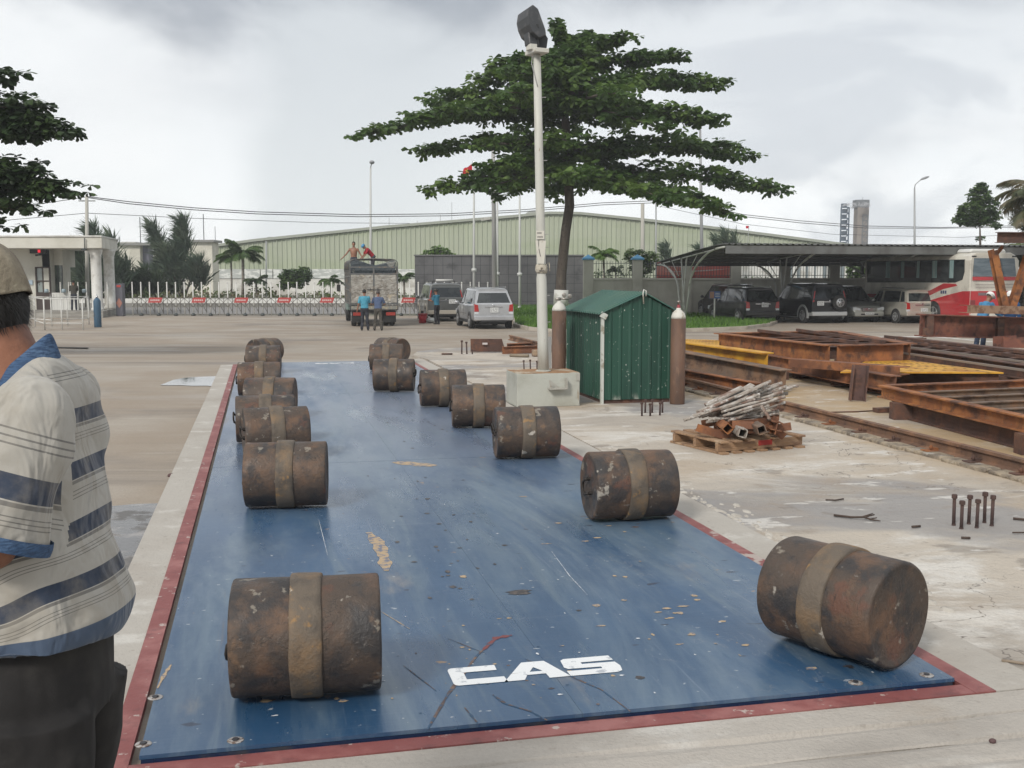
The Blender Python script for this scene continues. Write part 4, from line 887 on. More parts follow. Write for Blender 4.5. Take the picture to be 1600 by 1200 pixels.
    for i, (u, v, tp, cap_on) in enumerate(((873, 618, 470, 0), (1058, 631, 481, 1))):
        B = at(u, v, Z0); r = 12.0/ppm(B.y); H_ = atY(u, tp, B.y).z-Z0; wide = (11.5 if i == 0 else 12.0)/ppm(B.y); r = wide*.97
        
        c = thing('gas_cylinder', ('brown gas cylinder with white shoulder and pressure gauges, left of the green shed' if i == 0 else 'brown gas cylinder with white shoulder and red valve, right of the green shed'), 'gas cylinder', B, group='gas cylinders beside the green shed')
        bm_ = mat('cylinder_brown', (.135, .075, .048), .7, rnd=True, lay=[dict(c=(.09, .055, .04), s=(6, 6, 2), a=.42, b=.64, d=7), dict(c=(.22, .13, .08), s=(30, 30, 6), a=.58, b=.72, k=.6), dict(c=(.20, .19, .17), s=14, a=.66, b=.72, k=.6), dict(c=(.17, .06, .03), s=4, a=.55, b=.7, k=.5)], bump=[dict(s=60, a=.3, b=.7, st=.3, dist=.002)])
        mb = MB(); hb = H_-.14; mb.lathe([(0, r*.96), (.01, r), (hb, r)], (0, 0, 0), (0, 0, 1), 28); mb.build('cylinder_body', bm_, c)
        mb = MB(); mb.lathe([(hb+.001, r), (hb+.03, r*.97), (hb+.07, r*.82), (hb+.10, r*.55), (hb+.12, r*.30), (H_, r*.28)], (0, 0, 0), (0, 0, 1), 28); mb.build('shoulder', mat('shoulder_white', (.55, .54, .49), .6, lay=[dict(c=(.33, .28, .2), s=12, a=.5, b=.68)]), c)
        mb = MB(); red = mat('valve_red', (.25, .03, .04), .5); mt = mat('valve_metal', (.32, .30, .27), .35, metal=.7)
        if i: mb.lathe([(0, .026), (.03, .024), (.035, .018), (.05, .02)], (0, 0, H_-.01), (0, 0, 3), 12, 0); mb.lathe([(0, .012), (.05, .012), (.055, .028), (.07, .028)], (0, 0, H_+.02), (0, 0, 3), 12, 1)
        else:
            mb.lathe([(0, .02), (.06, .018)], (0, 0, H_-.01), (0, 0, 3), 12, 1); mb.tube([(0, 0, H_+.03), (.14, -.02, H_+.03)], .016, 8, 1); mb.tube([(.02, 0, H_+.03), (-.05, -.02, H_+.02)], .018, 8, 1)
            for gx, gy in ((.07, .05), (.15, .035)): mb.lathe([(0, .032), (.025, .032), (.028, .026)], (gx, -.0, H_+.03+gy), (gx, -.2, H_+.03+gy), 14, 1)
        mb.build('valve', [red, mt], c)
    B = at(862, 600, Z0); B = Vector((B.x-.02, B.y+.3, Z0))
    t2 = thing('tap_stand', 'thin grey angle post standing behind the lamp pole', 'post', B)
    mb = MB(); mb.channel((0, 0, 0), (0, 0, .72), .05, .03, .004, up=Vector((1, 0, 0))); mb.channel((-.10, .3, 0), (-.10, .3, .73), .03, .02, .004, up=Vector((1, 0, 0))); mb.build('post', mat('galv', (.34, .34, .33), .5, metal=.4), t2)
shed()
def bolts():
    m = rust('bolt_rust', (.05, .032, .03), (.075, .04, .03))
    def one(lab, group):
        mb = MB(); mb.tube([(0, 0, 0), (0, 0, .19)], .0115, 10); mb.lathe([(0, .019), (.022, .019), (.026, .015)], (0, 0, .175), (0, 0, 1), 10, smooth=False); mb.lathe([(0, .014), (.012, .013)], (0, 0, 0), (0, 0, 1), 8, smooth=False)
        return tag(mb.build('anchor_bolt', m, origin=(0, 0, 0)), lab, 'anchor bolt', group)
    P = None
    sets = [('rusty anchor bolt in the cluster of six standing in the grey patch of slab on the right', 'six anchor bolts right of the big weight', [(1490, 821), (1502, 826.5), (1513.5, 819), (1526, 825), (1538, 817), (1549.5, 822)], 1.0, [0, 0, 0, 0, 0, 0]),
            ('rusty anchor bolt in the cluster just in front of the green shed', 'anchor bolts before the green shed', [(1003, 650), (1016, 650), (1019, 645), (1031, 649), (1035, 645), (1008, 645)], .78, 0),
            ('short anchor bolt standing behind the pale ballast block', 'anchor bolts behind the ballast block', [(819, 581), (829, 581), (839, 581)], 1.0, 0),
            ('dark anchor bolt beside the brown steel plate at the far edge of the slab', 'anchor bolts by the far brown plate', [(721.5, 553), (729.5, 553), (738, 553.5)], 1.35, 0)]
    random.seed(9)
    for lab, g, pts, sc, _ in sets:
        for k, (u, v) in enumerate(pts):
            p = at(u, v, Z0)
            if P is None: P = o = one(lab, g)
            else: o = copy_tree(P); o['label'] = lab; o['group'] = g
            pos = {0: ('left end of the back row', 'left of the front row', 'middle of the back row', 'right of the front row', 'fifth from the left', 'rightmost'), 1: ('leftmost', 'third from left, front', 'third from left, behind', 'second from right', 'rightmost', 'second from left'), 2: ('left', 'middle', 'right'), 3: ('left', 'middle', 'shortest right hand')}[[q[0] for q in sets].index(lab)][k]
            o['label'] = {0: 'rusty anchor bolt of the six at right: ', 1: 'anchor bolt in front of the green shed: ', 2: 'short anchor bolt behind the ballast block: ', 3: 'dark anchor bolt beside the far brown plate: '}[[q[0] for q in sets].index(lab)]+pos
            o.location = p; o.rotation_euler = (random.uniform(-.04, .04), random.uniform(-.04, .04), random.uniform(0, 3)); o.scale = (sc if sc > 1 else 1, sc if sc > 1 else 1, sc*random.uniform(.93, 1.06)*1.02)
            if k == 2 and 'far' in lab: o.scale = (1.2, 1.2, .5)
    # spilled grout around the six
bolts()
def odds():
    # twigs and scraps on the slab
    tw = mat('twig_dark', (.06, .04, .03), .8)
    def stick(pix, r, lab, nm='twig', cat='twig', m=tw, z=.012):
        mb = MB(); mb.tube([at(u, v, Z0+z) for u, v in pix], r, 6)
        return tag(mb.build(nm, m), lab, cat)
    mb = MB(); mb.tube([at(1303, 805, Z0+.012), at(1330, 808, Z0+.014), at(1350, 808, Z0+.02), at(1366, 804, Z0+.03)], [.009, .008, .007, .005], 6)
    mb.tube([at(1350, 808, Z0+.02), at(1362, 812, Z0+.012), at(1376, 814, Z0+.01)], [.006, .006, .003], 6); mb.tube([at(1345, 808, Z0+.02), at(1364, 802, Z0+.04)], [.005, .003], 5); mb.tube([at(1360, 811, Z0+.012), at(1370, 809, Z0+.03)], .004, 5)
    tag(mb.build('broken_twig', tw), 'forked broken twig lying on the slab left of the six bolts', 'twig')
    stick([(1290, 781), (1305, 781.5), (1318, 779.5)], .006, 'short straight twig on the slab above the forked twig')
    stick([(1583, 810), (1602, 812)], .009, 'dark stick on the slab at the right picture edge', 'stick', 'stick')
    stick([(1582, 832), (1604, 832)], .005, 'thin stick on the slab right of the six bolts', 'stick', 'stick')
    stick([(1565, 1032), (1582, 1034), (1600, 1037)], .007, 'pale thin stick on the slab by the right picture edge', 'stick', 'stick', mat('twig_pale', (.25, .2, .15), .8))
    stick([(1425, 823), (1438, 822)], .008, 'scrap of wood on the slab between the twig and the bolts', 'wood_scrap', 'scrap')
    stick([(1502, 840), (1516, 840.5)], .008, 'tiny dark scrap in front of the six bolts', 'wood_scrap', 'scrap')
    stick([(797, 555), (826, 556)], .035, 'short grey pipe lying on the far slab', 'pipe', 'pipe', mat('pipe_grey', (.22, .18, .13), .7), .035)
    stick([(690, 553), (707, 553)], .02, 'flat dark bar lying left of the far bolts', 'flat_bar', 'bar', m_rust3, .02)
    mb = MB(); mb.ell(at(1551, 1158, -.018), (.014, .011, .010), 7, 5); tag(mb.build('pebble', mat('pebble', (.09, .05, .05), .8)), 'dark pebble on the near ramp at the lower right', 'pebble')
    mb = MB(); mb.ell(at(267, 743, -.04), (.03, .025, .02), 7, 5); tag(mb.build('clod', mat('pebble', (.09, .05, .05), .8)), 'small dark clod on the yard left of the weighbridge kerb', 'clod')
    # far brown steel plates beside the far bolts
    P_ = at(733, 552, Z0); q = Vector((P_.x+.02, P_.y+.2, Z0)); S_ = P_.y/F
    mb = MB(); mb.channel(q+Vector((0, .1, 22*S_/2)), q+Vector((50*S_, .1, 22*S_/2)), 20*S_, .10, .008, flip=-1); mb.prism([(0, 0), (6*S_, 0), (0, 20*S_)], lambda a, b: q+Vector((50*S_+a, .02, b)), lambda a, b: q+Vector((50*S_+a, .16, b))); 
    o = mb.build('steel_channel', m_rust3); tag(o, 'dark brown steel channel standing on edge behind the far bolts', 'steel channel')
    mb = MB(); mb.box(q+Vector((23*S_, .035, 14*S_)), (8*S_, .004, 3*S_)); b = mb.build('paper_tag', mat('paper', (.5, .46, .45), .8), o, world=True)
    mb = MB(); mb.ibeam(atY(785, 552, P_.y-.2)+Vector((0, 0, .0)), atY(846, 550, P_.y), 11*S_, .10); o = mb.build('steel_beam', m_rust); o.location.z = Z0+.002; tag(o, 'low brown steel beam lying behind the lamp pole block', 'steel beam')
    mb = MB(); mb.ibeam(atY(792, 540, P_.y+2.2), atY(842, 538, P_.y+2.2), .07, .2); o = mb.build('steel_beam', m_rust); o.location.z = Z0+.002; tag(o, 'thin brown beam lying farthest back at the slab edge', 'steel beam')
    mb = MB(); mb.box(at(839, 557, Z0)+Vector((0, 0, .07)), (.18, .2, .14), R=.3); tag(mb.build('broken_brick', mat('brick_tan', (.33, .24, .16), .9, lay=[dict(c=(.2, .14, .1), s=9, a=.45, b=.6)], bump=[dict(s=30, a=.3, b=.7, st=.5, dist=.01)]), bevel=.02, seg=2), 'tan lump of masonry beside the floodlight pole', 'masonry')
odds()
def pallet():
    c = at(1125, 711, Z0); wood = mat('pallet_wood', (.30, .185, .105), .85, lay=[dict(c=(.20, .12, .075), s=(3, 22, 22), a=.45, b=.65), dict(c=(.40, .29, .19), s=(2, 9, 9), a=.52, b=.7), dict(c=(.12, .08, .06), s=9, a=.6, b=.72, k=.6)], bump=[dict(s=(6, 60, 60), a=.3, b=.7, st=.5, dist=.004)])
    red = mat('pallet_red', (.30, .025, .02), .7, lay=[dict(c=(.3, .2, .13), s=9, a=.55, b=.62)])
    ar = atan2(at(1258, 699, Z0).y-c.y, at(1258, 699, Z0).x-c.x); t = thing('wooden_pallet', 'worn wooden pallet with a red smear, carrying the heap of scrap rods', 'pallet', c, ar)
    w = (at(1258, 699, Z0)-c).length; left = at(1072, 690, Z0)-c; R = Matrix.Rotation(-ar, 3, 'Z'); lv = R @ left; d = lv.length
    sh = lv.x/lv.y                                              # pallets are square, so force right angles
    d = lv.y if lv.y > .7 else .95
    for i in range(3): mb = MB(); mb.b2((.0, .04+i*(d-.12)/2, .022), (w, .08+i*(d-.12)/2, .105)); mb.build('stringer', wood, t, bevel=.003)
    random.seed(3)
    for i in range(7):
        x = .01+i*(w-.11)/6; mb = MB(); mb.b2((x, -.02, .0), (x+.085, d+.02, .0215)); mb.build('bottom_board', wood, t, bevel=.003)
    for i in (0, 1, 2, 4, 6):
        x = .01+i*(w-.11)/6; mb = MB(); mb.box((x+.045, d/2, .1165), (.09, d+.03, .02), R=random.uniform(-.02, .02)); mb.build('top_board', wood, t, bevel=.003)
    mb = MB(); mb.box((w*.55, .038, .075), (w*.16, .004, .05)); mb.build('red_paint', red, t)
    # heap: white crusted rods and rusty angle pieces; each is a thing of its own
    cr = mat('crusted_rod', (.34, .305, .265), .9, rnd=True, lay=[dict(c=(.20, .13, .10), s=7, a=.46, b=.64, d=7), dict(c=(.50, .48, .45), s=16, a=.50, b=.66), dict(c=(.10, .075, .065), s=26, a=.6, b=.7)], bump=[dict(s=50, a=.3, b=.7, st=.7, dist=.006)])
    random.seed(21); ctr = c+Matrix.Rotation(ar, 3, 'Z') @ Vector((w*.46, d*.5, 0))
    # rods in two crossing fans
    proto = {}
    def rod(p, q, kind, lab, grp):
        p, q = Vector(p), Vector(q); mid = (p+q)/2; L_ = (q-p).length; X = (q-p).normalized(); key = (kind, round(L_, 1))
        if key not in proto:
            mb = MB()
            if kind == 'rod':
                n = 7; pts = [(x*L_/n-L_/2, random.uniform(-.004, .004), random.uniform(-.004, .004)) for x in range(n+1)]
                mb.tube(pts, [.0125*random.uniform(.85, 1.4) for _ in pts], 7); mb.lathe([(0, .016), (.025, .017)], (L_/2-.03, 0, 0), (L_/2, 0, 0), 8); mb.lathe([(0, .016), (.025, .017)], (-L_/2+.05, 0, 0), (L_/2, 0, 0), 8)
            elif kind == 'slat':
                mb.box((0, 0, 0), (L_, .09, .016)); mb.box((0, .047, -.01), (L_, .008, .03))
            elif kind == 'angle':
                mb.box((0, 0, 0), (L_, .075, .006)); mb.box((0, -.037, .035), (L_, .006, .075))
            m_ = {'rod': cr, 'slat': cr, 'angle': m_rust}[kind]
            o = mb.build({'rod': 'scrap_rod', 'slat': 'scrap_strip', 'angle': 'angle_iron'}[kind], m_, origin=(0, 0, 0)); proto[key] = o
        else: o = copy_tree(proto[key])
        Z = UP-X*X.z; Z.normalize(); Y = Z.cross(X); tw = Matrix.Rotation(random.uniform(-.5, .5) if kind != 'slat' else .1, 4, 'X')
        o.matrix_world = Matrix(((X.x, Y.x, Z.x, mid.x), (X.y, Y.y, Z.y, mid.y), (X.z, Y.z, Z.z, mid.z), (0, 0, 0, 1))) @ tw
        o['label'] = lab; o['category'] = 'scrap'; o['group'] = grp
    Yc = ctr.y
    def pp(u, v, dy=0): return atY(u, v, Yc+dy)
    L1 = 'white crusted rod among the crossed rods heaped on the wooden pallet'
    for i in range(26):      # long fan rising to the right
        k = i/25; u0, v0 = 1074+k*70+random.uniform(-8, 8), 655-k*24+random.uniform(-5, 5); an = random.uniform(-.50, -.26)+k*.06; l = random.uniform(80, 128)
        rod(pp(u0, v0, -.25+k*.5), pp(u0+l*cos(an), v0+l*sin(an)*.95, -.15+k*.45), 'rod', L1, 'crusted rods heaped on the pallet')
    for i in range(16):
        u0, v0 = 1112+random.uniform(-12, 30), 652+random.uniform(-14, 8); an = random.uniform(-.32, -.05); l = random.uniform(75, 105)
        rod(pp(u0, v0, random.uniform(-.35, .2)), pp(u0+l*cos(an), v0+l*sin(an), random.uniform(-.3, .3)), 'rod', L1, 'crusted rods heaped on the pallet')
    rod(pp(1189, 634, -.32), pp(1203, 656, -.4), 'rod', 'short crusted rod leaning down over the right front of the heap', 'crusted rods heaped on the pallet')
    for i, (a, b, dy) in enumerate((((1103, 633), (1160, 605), -.05), ((1108, 637), (1178, 602), .0), ((1100, 640), (1186, 612), .08), ((1112, 644), (1168, 620), -.12), ((1096, 646), (1176, 600), .16))):
        rod(pp(*a, dy), pp(*b, dy+.05), 'slat', ('foremost', 'second', 'middle', 'lowest left', 'farthest back')[i]+' flat pale strip lying on the rod heap', 'flat strips on the rod heap')
    for i, (a, b, dy) in enumerate((((1086, 672), (1140, 688), -.30), ((1120, 668), (1215, 660), -.2), ((1130, 660), (1200, 672), .1), ((1195, 664), (1222, 684), -.25), ((1205, 676), (1232, 672), -.3), ((1140, 670), (1180, 672), -.3), ((1095, 668), (1130, 662), 0.05), ((1110, 676), (1190, 679), 0.0), ((1150, 655), (1216, 655), .2))):
        rod(pp(*a, dy), pp(*b, dy), 'angle', ('angle iron at the left front edge of the pallet load', 'long angle iron across the front of the pallet load', 'angle iron slanting down in the middle of the pallet load', 'angle iron slanting down at the right of the pallet load', 'short angle iron at the far right end of the pallet load', 'short angle iron low in the middle of the pallet load', 'short angle iron under the left ends of the rods', 'long angle iron lying low, deep in the pallet load', 'long angle iron highest under the rods at right')[i], 'angle iron pieces on the pallet')
    mb = MB()
    for (u, v, s_) in ((1128, 664, .11), (1152, 673, .09), (1182, 667, .10)):
        q = pp(u, v, -.38); mb.box(q, (s_, .14, .006), R=Matrix.Rotation(.7, 4, 'Y')); mb.box(q+Vector((s_*.35, 0, s_*.05)), (.006, .14, s_*.8), R=Matrix.Rotation(.1, 4, 'Y'))
    mb = None
    for k, (u, v, rot_, mm, lab) in enumerate(((1132, 666, .75, m_rust2, 'rusty box section end with its open diamond face, in the pallet heap'), (1155, 673, .25, cr, 'whitish square tube end in the middle of the pallet heap'), (1184, 668, -.35, m_greyrust, 'dull square tube end right of centre in the pallet heap'), (1210, 664, .2, m_rust, 'upright rusty plate at the right of the pallet heap'))):
        mb = MB(); X = Matrix.Rotation(rot_, 4, 'Y'); a = .075; q = pp(u, v, -.36)
        for dx, dz, sx, sz in ((0, a/2, a, .008), (0, -a/2, a, .008), (a/2, 0, .008, a-.009), (-a/2, 0, .008, a-.009))[:(2 if k == 3 else 4)]:
            cc = X @ Vector((dx, 0, dz)); mb.box(q+cc, (sx, .34, sz) if k < 3 else (sx*1.4, .2, .008), R=X)
        if k == 3: mb.box(q, (.008, .2, .16), R=X)
        tag(mb.build('steel_offcut', mm), lab, 'offcut')
    g = m_slab
pallet()
# ================================================================ RAIL AND STEEL STOCK
def rail():
    t = thing('crane_rail', 'long rusty crane rail on rough concrete footing, running past the pallet', 'rail', PF(6.2, 3, Z0), ROT)
    mb = MB(); L_ = 24; P_ = [(-.06, 0), (.06, 0), (.06, .010), (.012, .028), (.010, .085), (.034, .098), (.034, .125), (-.034, .125), (-.034, .098), (-.010, .085), (-.012, .028), (-.06, .010)]
    n = len(P_); mb.add([(a, 0, b+.02) for a, b in P_]+[(a, L_, b+.02) for a, b in P_], [(i, (i+1) % n, n+(i+1) % n, n+i) for i in range(n)]+[tuple(range(n)), tuple(range(n, 2*n))], 0)
    mb.build('rail', rust('rail_rust', (.115, .065, .042), (.19, .10, .055)), t)
    random.seed(8); cm = mat('footing_concrete', (.34, .28, .205), .95, lay=[dict(c=(.17, .14, .11), s=5, a=.42, b=.62, d=8), dict(c=(.42, .39, .34), s=6, a=.55, b=.7, d=8)], bump=[dict(s=9, a=.3, b=.7, st=.8, dist=.03), dict(s=50, a=.3, b=.7, st=.5, dist=.006)])
    y = 0
    while y < 22:
        l = random.uniform(.42, .75); mb = MB(); mb.box((-.13+random.uniform(-.02, .02), y+l/2, .005), (.19, l-.03, .055), R=random.uniform(-.03, .03))
        o = mb.build('footing_block', cm, t, bevel=.018, seg=2); y += l
    for i in range(36):
        y = .3+i*.62; mb = MB(); mb.box((-.09, y, .036), (.15, .10, .012), R=random.uniform(-.1, .1)); mb.box((-.05, y, .05), (.05, .055, .022)); mb.tube([(-.085, y, .04), (-.085, y, .085)], .011, 6); mb.tube([(-.05, y, .045), (-.09, y+.02, .07)], .016, 6)
        mb.build('rail_clip', m_rust2 if i % 3 == 0 else m_rust3, t)
rail()
def beam(kind, a, b, h, w, m, lab, name='steel_beam', up=UP, cat='steel beam', flip=1, t=.014, grp=None):
    mb = MB()
    (mb.ibeam(a, b, h, w, t) if kind == 'i' else mb.channel(a, b, h, w, t, flip=flip))
    return tag(mb.build(name, m), lab, cat, grp)
def stock():
    H = lambda u, v, z: at(u, v, Z0+z)
    # beams lying just right of the gas cylinder
    beam('i', H(1040, 556, .38), H(1228, 592, .20), .26, .24, m_greyrust, 'long grey brown steel beam lying in front of the yellow beam')
    a, b = H(1030, 579, .20), H(1190, 609, .09); beam('c', a, b, .20, .10, m_rust, 'rusty channel lying lowest, nearest the crane rail, behind the pallet', 'steel_channel', cat='steel channel')
    a, b = H(1020, 581, .05), H(1128, 601, .05); beam('c', a, b, .08, .05, m_greyrust, 'short dull bar between the crane rail and the rusty channel', 'steel_bar', cat='steel bar')
    # yellow H beam lying on its side: two tall flanges, web between
    a, b = H(1030, 547, .42), H(1199, 572, .33)
    d = (b-a).normalized(); x = d.cross(UP).normalized()
    beam('i', a, b, .40, .24, m_yel, 'bright yellow primed beam with open end, lying beside the right gas cylinder', up=x, t=.02)
    for i, (u, v) in enumerate(((1130, 600), (1200, 598))): mb = MB(); mb.box(H(u, v, .0)+Vector((0, .45, .06)), (.9, .12, .12), R=ROT); tag(mb.build('timber_bearer', m_rust3), ('left' if i == 0 else 'right')+' dark bearer under the grey brown beam stack', 'bearer')
    # big rusty frame, left part
    def frame(name, lab, corners, h, w, m, rungs, mr, z, longs=0, rh=None):
        P = [H(u, v, z) for u, v in corners]
        if len(P) == 3: P.insert(2, P[1]+P[2]-P[0])
        c = sum(P, Vector())/4; t = thing(name, lab, 'steel frame', (c.x, c.y, Z0)); org = RM[t]
        for i in range(4):
            mb = MB(); p, q = P[i], P[(i+1) % 4]; d = (q-p).normalized(); p2 = p+d*(w*.6 if i % 2 else 0); q2 = q-d*(w*.6 if i % 2 else 0)
            mb.ibeam(p2, q2, h, w, .016); mb.build('side_beam', m if i != 0 else (m_rust2 if m is m_rust else m), t, world=True)
        for k in range(rungs):
            f = (k+1)/(rungs+1); p = P[0]+(P[1]-P[0])*f; q = P[3]+(P[2]-P[3])*f; mb = MB(); mb.ibeam(p, q, rh or h*.6, w*.6, .012); mb.build('cross_beam', mr, t, world=True)
        for k in range(longs):
            f = (k+1)/(longs+1); p = P[0]+(P[3]-P[0])*f; q = P[1]+(P[2]-P[1])*f; mb = MB(); mb.bar(p+UP*(h*.5+.03), q+UP*(h*.5+.03), .05, .05); mb.build('long_bar', mr, t, world=True)
        for sx, (u, v) in enumerate(((0, 1), (3, 2))):
            for f in (.15, .8):
                p = P[u]+(P[v]-P[u])*f; mb = MB(); zz = z-h/2
                if zz > .05: mb.box((p.x, p.y, Z0+zz/2), (.3, .16, zz)); mb.build('support_block', m_rust3, t, world=True)
        return t
    frame('beam_grillage', 'rust orange steel frame lying behind the yellow beam, with a long bright near beam', [(1123, 534), (1296, 556), (1422, 553), (1304, 530)], .34, .22, m_rust, 5, m_rust3, .42, 2)
    frame('beam_grillage', 'large flat rusty frame of many parallel cross bars, middle of the steel yard', [(1345, 541), (1660, 590), (1760, 575), (1400, 533)], .22, .16, m_rust3, 9, m_rust3, .22, 2)
    frame('beam_grillage', 'nearest big steel frame with cross beams, running out of the picture at right', [(1378, 611), (1700, 684), (2000, 587)], .15, .12, m_rust, 6, m_greyrust, .27, 1, .09)
    beam('i', H(1400, 637, .095), H(1700, 712, .095), .18, .12, m_rust3, 'dark beam carrying the nearest frame along its near side')
    beam('i', H(1190, 562, .22), H(1400, 600, .22), .22, .16, m_rust, 'brown beam running from the yellow beam end towards the upright channel')
    beam('i', H(1160, 560, .16), H(1250, 572, .16), .2, .3, m_rust3, 'short dark beam half hidden under the yellow plate stack')
    beam('c', H(1258, 577, .12), H(1385, 604, .12), .2, .1, m_rust, 'low channel lying behind the upright channel post', 'steel_channel', cat='steel channel')
    beam('i', H(1154, 530, .30), H(1305, 528.5, .30), .30, .2, m_rust3, 'straight dark beam at the very back of the rusty frames')
    # yellow drilled plates
    def plate(name, lab, pix, z, th, hole=True):
        P = [H(u, v, z) for u, v in pix]; mb = MB(); mb.prism([(p.x, p.y) for p in P], lambda a, b: Vector((a, b, Z0+z)), lambda a, b: Vector((a, b, Z0+z+th)), 0)
        c = sum(P, Vector())/len(P); e1 = (P[1]-P[0]); e2 = (P[3]-P[0])
        if hole:
            for i in range(1, 13):
                for j in range(1, 7):
                    q = P[0]+e1*(i/13)+e2*(j/7)*(1-.0)+(P[2]-P[1]-e2)*(i/13)*(j/7)
                    mb.poly([(q.x+cos(k*pi/3)*.028, q.y+sin(k*pi/3)*.028, Z0+z+th+.003) for k in range(6)], 1)
        return tag(mb.build(name, [m_yel, mat('hole_dark', (.02, .015, .01), .9)]), lab, 'steel plate')
    plate('drilled_plate', 'large yellow steel plate drilled with rows of holes, in the middle of the steel yard', [(1313, 583), (1458, 590), (1568, 584), (1422, 565), (1352, 566.5)][0:1]+[(1568, 584), (1422, 565), (1352, 566.5)], .30, .02)
    plate('drilled_plate', 'small yellow drilled plate behind the left end of the rust orange frame', [(1050, 541), (1124, 545), (1124, 533), (1060, 531)], .42, .02)
    beam('c', H(1232, 567, .33), H(1405, 580, .36), .12, .22, m_rust, 'brown tongue shaped channel lying over the yellow drilled plate', 'steel_channel', cat='steel channel', flip=-1)
    beam('i', H(1300, 592, .12), H(1560, 592, .12), .2, .16, m_rust3, 'dark beam in shadow under the yellow drilled plate')
    plate('steel_plate', 'yellow primed plate lying flat under the nearest frame at the right edge', [(1468, 652), (1700, 690), (1700, 640), (1500, 634)], .02, .015, False)
    # upright channel offcut
    q = at(1341, 627, Z0); S_ = q.y/F; mb = MB(); mb.channel(q+Vector((-11*S_, 0, 0)), q+Vector((-7*S_, .0, 56*S_)), 24*S_, .10, .012, up=Vector((1, 0, 0)), flip=-1)
    o = mb.build('channel_offcut', rust('rust_purple', (.085, .05, .045), (.15, .07, .04))); o.location = q+Vector((0, 0, 0)); tag(o, 'short piece of channel standing upright on the slab by the nearest frame', 'channel')
    # small loose plate under the near frame
    q = H(1393, 640, .03); mb = MB(); mb.box(q, (.45, .12, .05), R=ROT); tag(mb.build('packing_plate', m_rust3), 'small dark packing plate under the left end of the nearest frame', 'packing')
    mb = MB(); mb.tube([H(1298, 644, .01), H(1340, 643, .01), H(1392, 640, .01)], .008, 5); tag(mb.build('reinforcing_bar', m_rust3), 'thin dark rod lying on the slab behind the rail', 'rod')
    # thin long light bars over the big frame
    for i, (a, b) in enumerate((((1345, 533), (1605, 566)), ((1330, 540), (1610, 580)), ((1290, 530), (1420, 543)))):
        mb = MB(); mb.bar(H(*a, .40), H(*b, .44), .03, .03); tag(mb.build('steel_flat', mat('bare_steel', (.26, .22, .19), .5, metal=.3)), ('upper', 'lower', 'short left')[i]+' thin pale bar lying across the big flat frame', 'steel bar')
    # big girder on stands at right, about 28 m away
    Y = 26.0; g0, g1 = atY(1437, 508, Y), atY(1760, 517, Y+2.2); hh = 35/ppm(Y); mb = MB(); t = thing('plate_girder', 'deep rust red plate girder raised on stub stands at the right', 'girder', (g0.x, g0.y, g0.z-hh/2))
    mb.ibeam(g0, g1, hh, .34, .03, .02); mb.build('girder_body', rust('rust_red', (.13, .05, .035), (.17, .065, .04)), t, world=True)
    for f in (.035, .36, .62):
        q = g0+(g1-g0)*f; mb = MB(); mb.box(q+Vector((0, -.10, 0)), (.16, .16, hh-.07)); mb.build('stiffener', m_rust3, t, world=True)
    gzv = lambda x, y: max(gz(x, y)-.05, -.4)
    for i, (u, v0, v1, wd, lab) in enumerate(((1446, 510, 526, 12, 'thin upper stub stand under the left end of the girder'), (1438, 526, 544, 14, 'squat lower stub block under the left end of the girder'), (1578, 524, 556, 37, 'thick brown stand under the girder near the picture edge'))):
        a, b = atY(u, v0+2, Y+.0), atY(u, v1, Y); w_ = wd/ppm(Y); mb = MB(); mb.ibeam(b, a, w_, w_, .02, .02, up=Vector((0, 1, 0))); mb.box((a+b)/2+Vector((0, -w_*.3, 0)), (w_*.9, .02, (a-b).z*.98)); tag(mb.build('steel_stand', m_rust3 if i < 2 else rust('rust_red', (.13, .05, .035))), lab, 'stand')
    beam('c', atY(1512, 483, Y-.5), atY(1760, 489, Y+1), .19, .30, mat('channel_tan', (.26, .17, .11), .8, lay=[dict(c=(.14, .07, .04), s=4, a=.48, b=.62)]), 'pale brown channel resting on top of the deep girder', 'steel_channel', cat='steel channel', flip=-1)
    # V braces and the beam they carry
    t = thing('steel_trestle', 'orange brown V shaped steel braces rising above the girder at the right edge', 'trestle', atY(1576, 490, Y+.3))
    for a, b in (((1571, 489), (1551, 391)), ((1577, 489), (1611, 388)), ((1556, 398), (1567, 385))):
        mb = MB(); mb.ibeam(atY(*a, Y+.3), atY(*b, Y+.1), .20 if a[1] > 400 else .08, .16 if a[1] > 400 else .06, .012, up=Vector((0, 1, 0))); mb.build('brace', m_rust2, t, world=True)
    beam('i', atY(1558, 371, Y-.3), atY(1700, 372, Y-.3), .25, .24, m_rust3, 'short dark beam high above the V braces at the right edge')
    # scattered low steel beyond the girder
    random.seed(13)
    for i in range(9):
        u = 1470+i*15+random.uniform(-6, 6); v = 527+random.uniform(-3.5, 4.5); p = at(u, v, -.2); a = random.uniform(-.3, .4); l = random.uniform(.8, 1.8); d = Vector((cos(a), sin(a), 0)); mb = MB(); mb.ibeam(p-d*l/2, p+d*l/2, .10, .12, .01); o = mb.build('steel_offcut', random.choice((m_rust3, m_rust, m_greyrust))); o.location.z = gz(p.x, p.y)-.04
        tag(o, 'rusty offcut beyond the raised girder, %s from the left of the scatter' % ('first', 'second', 'third', 'fourth', 'fifth', 'sixth', 'seventh', 'eighth', 'ninth')[i], 'offcut', 'steel offcuts scattered beyond the girder')
stock()
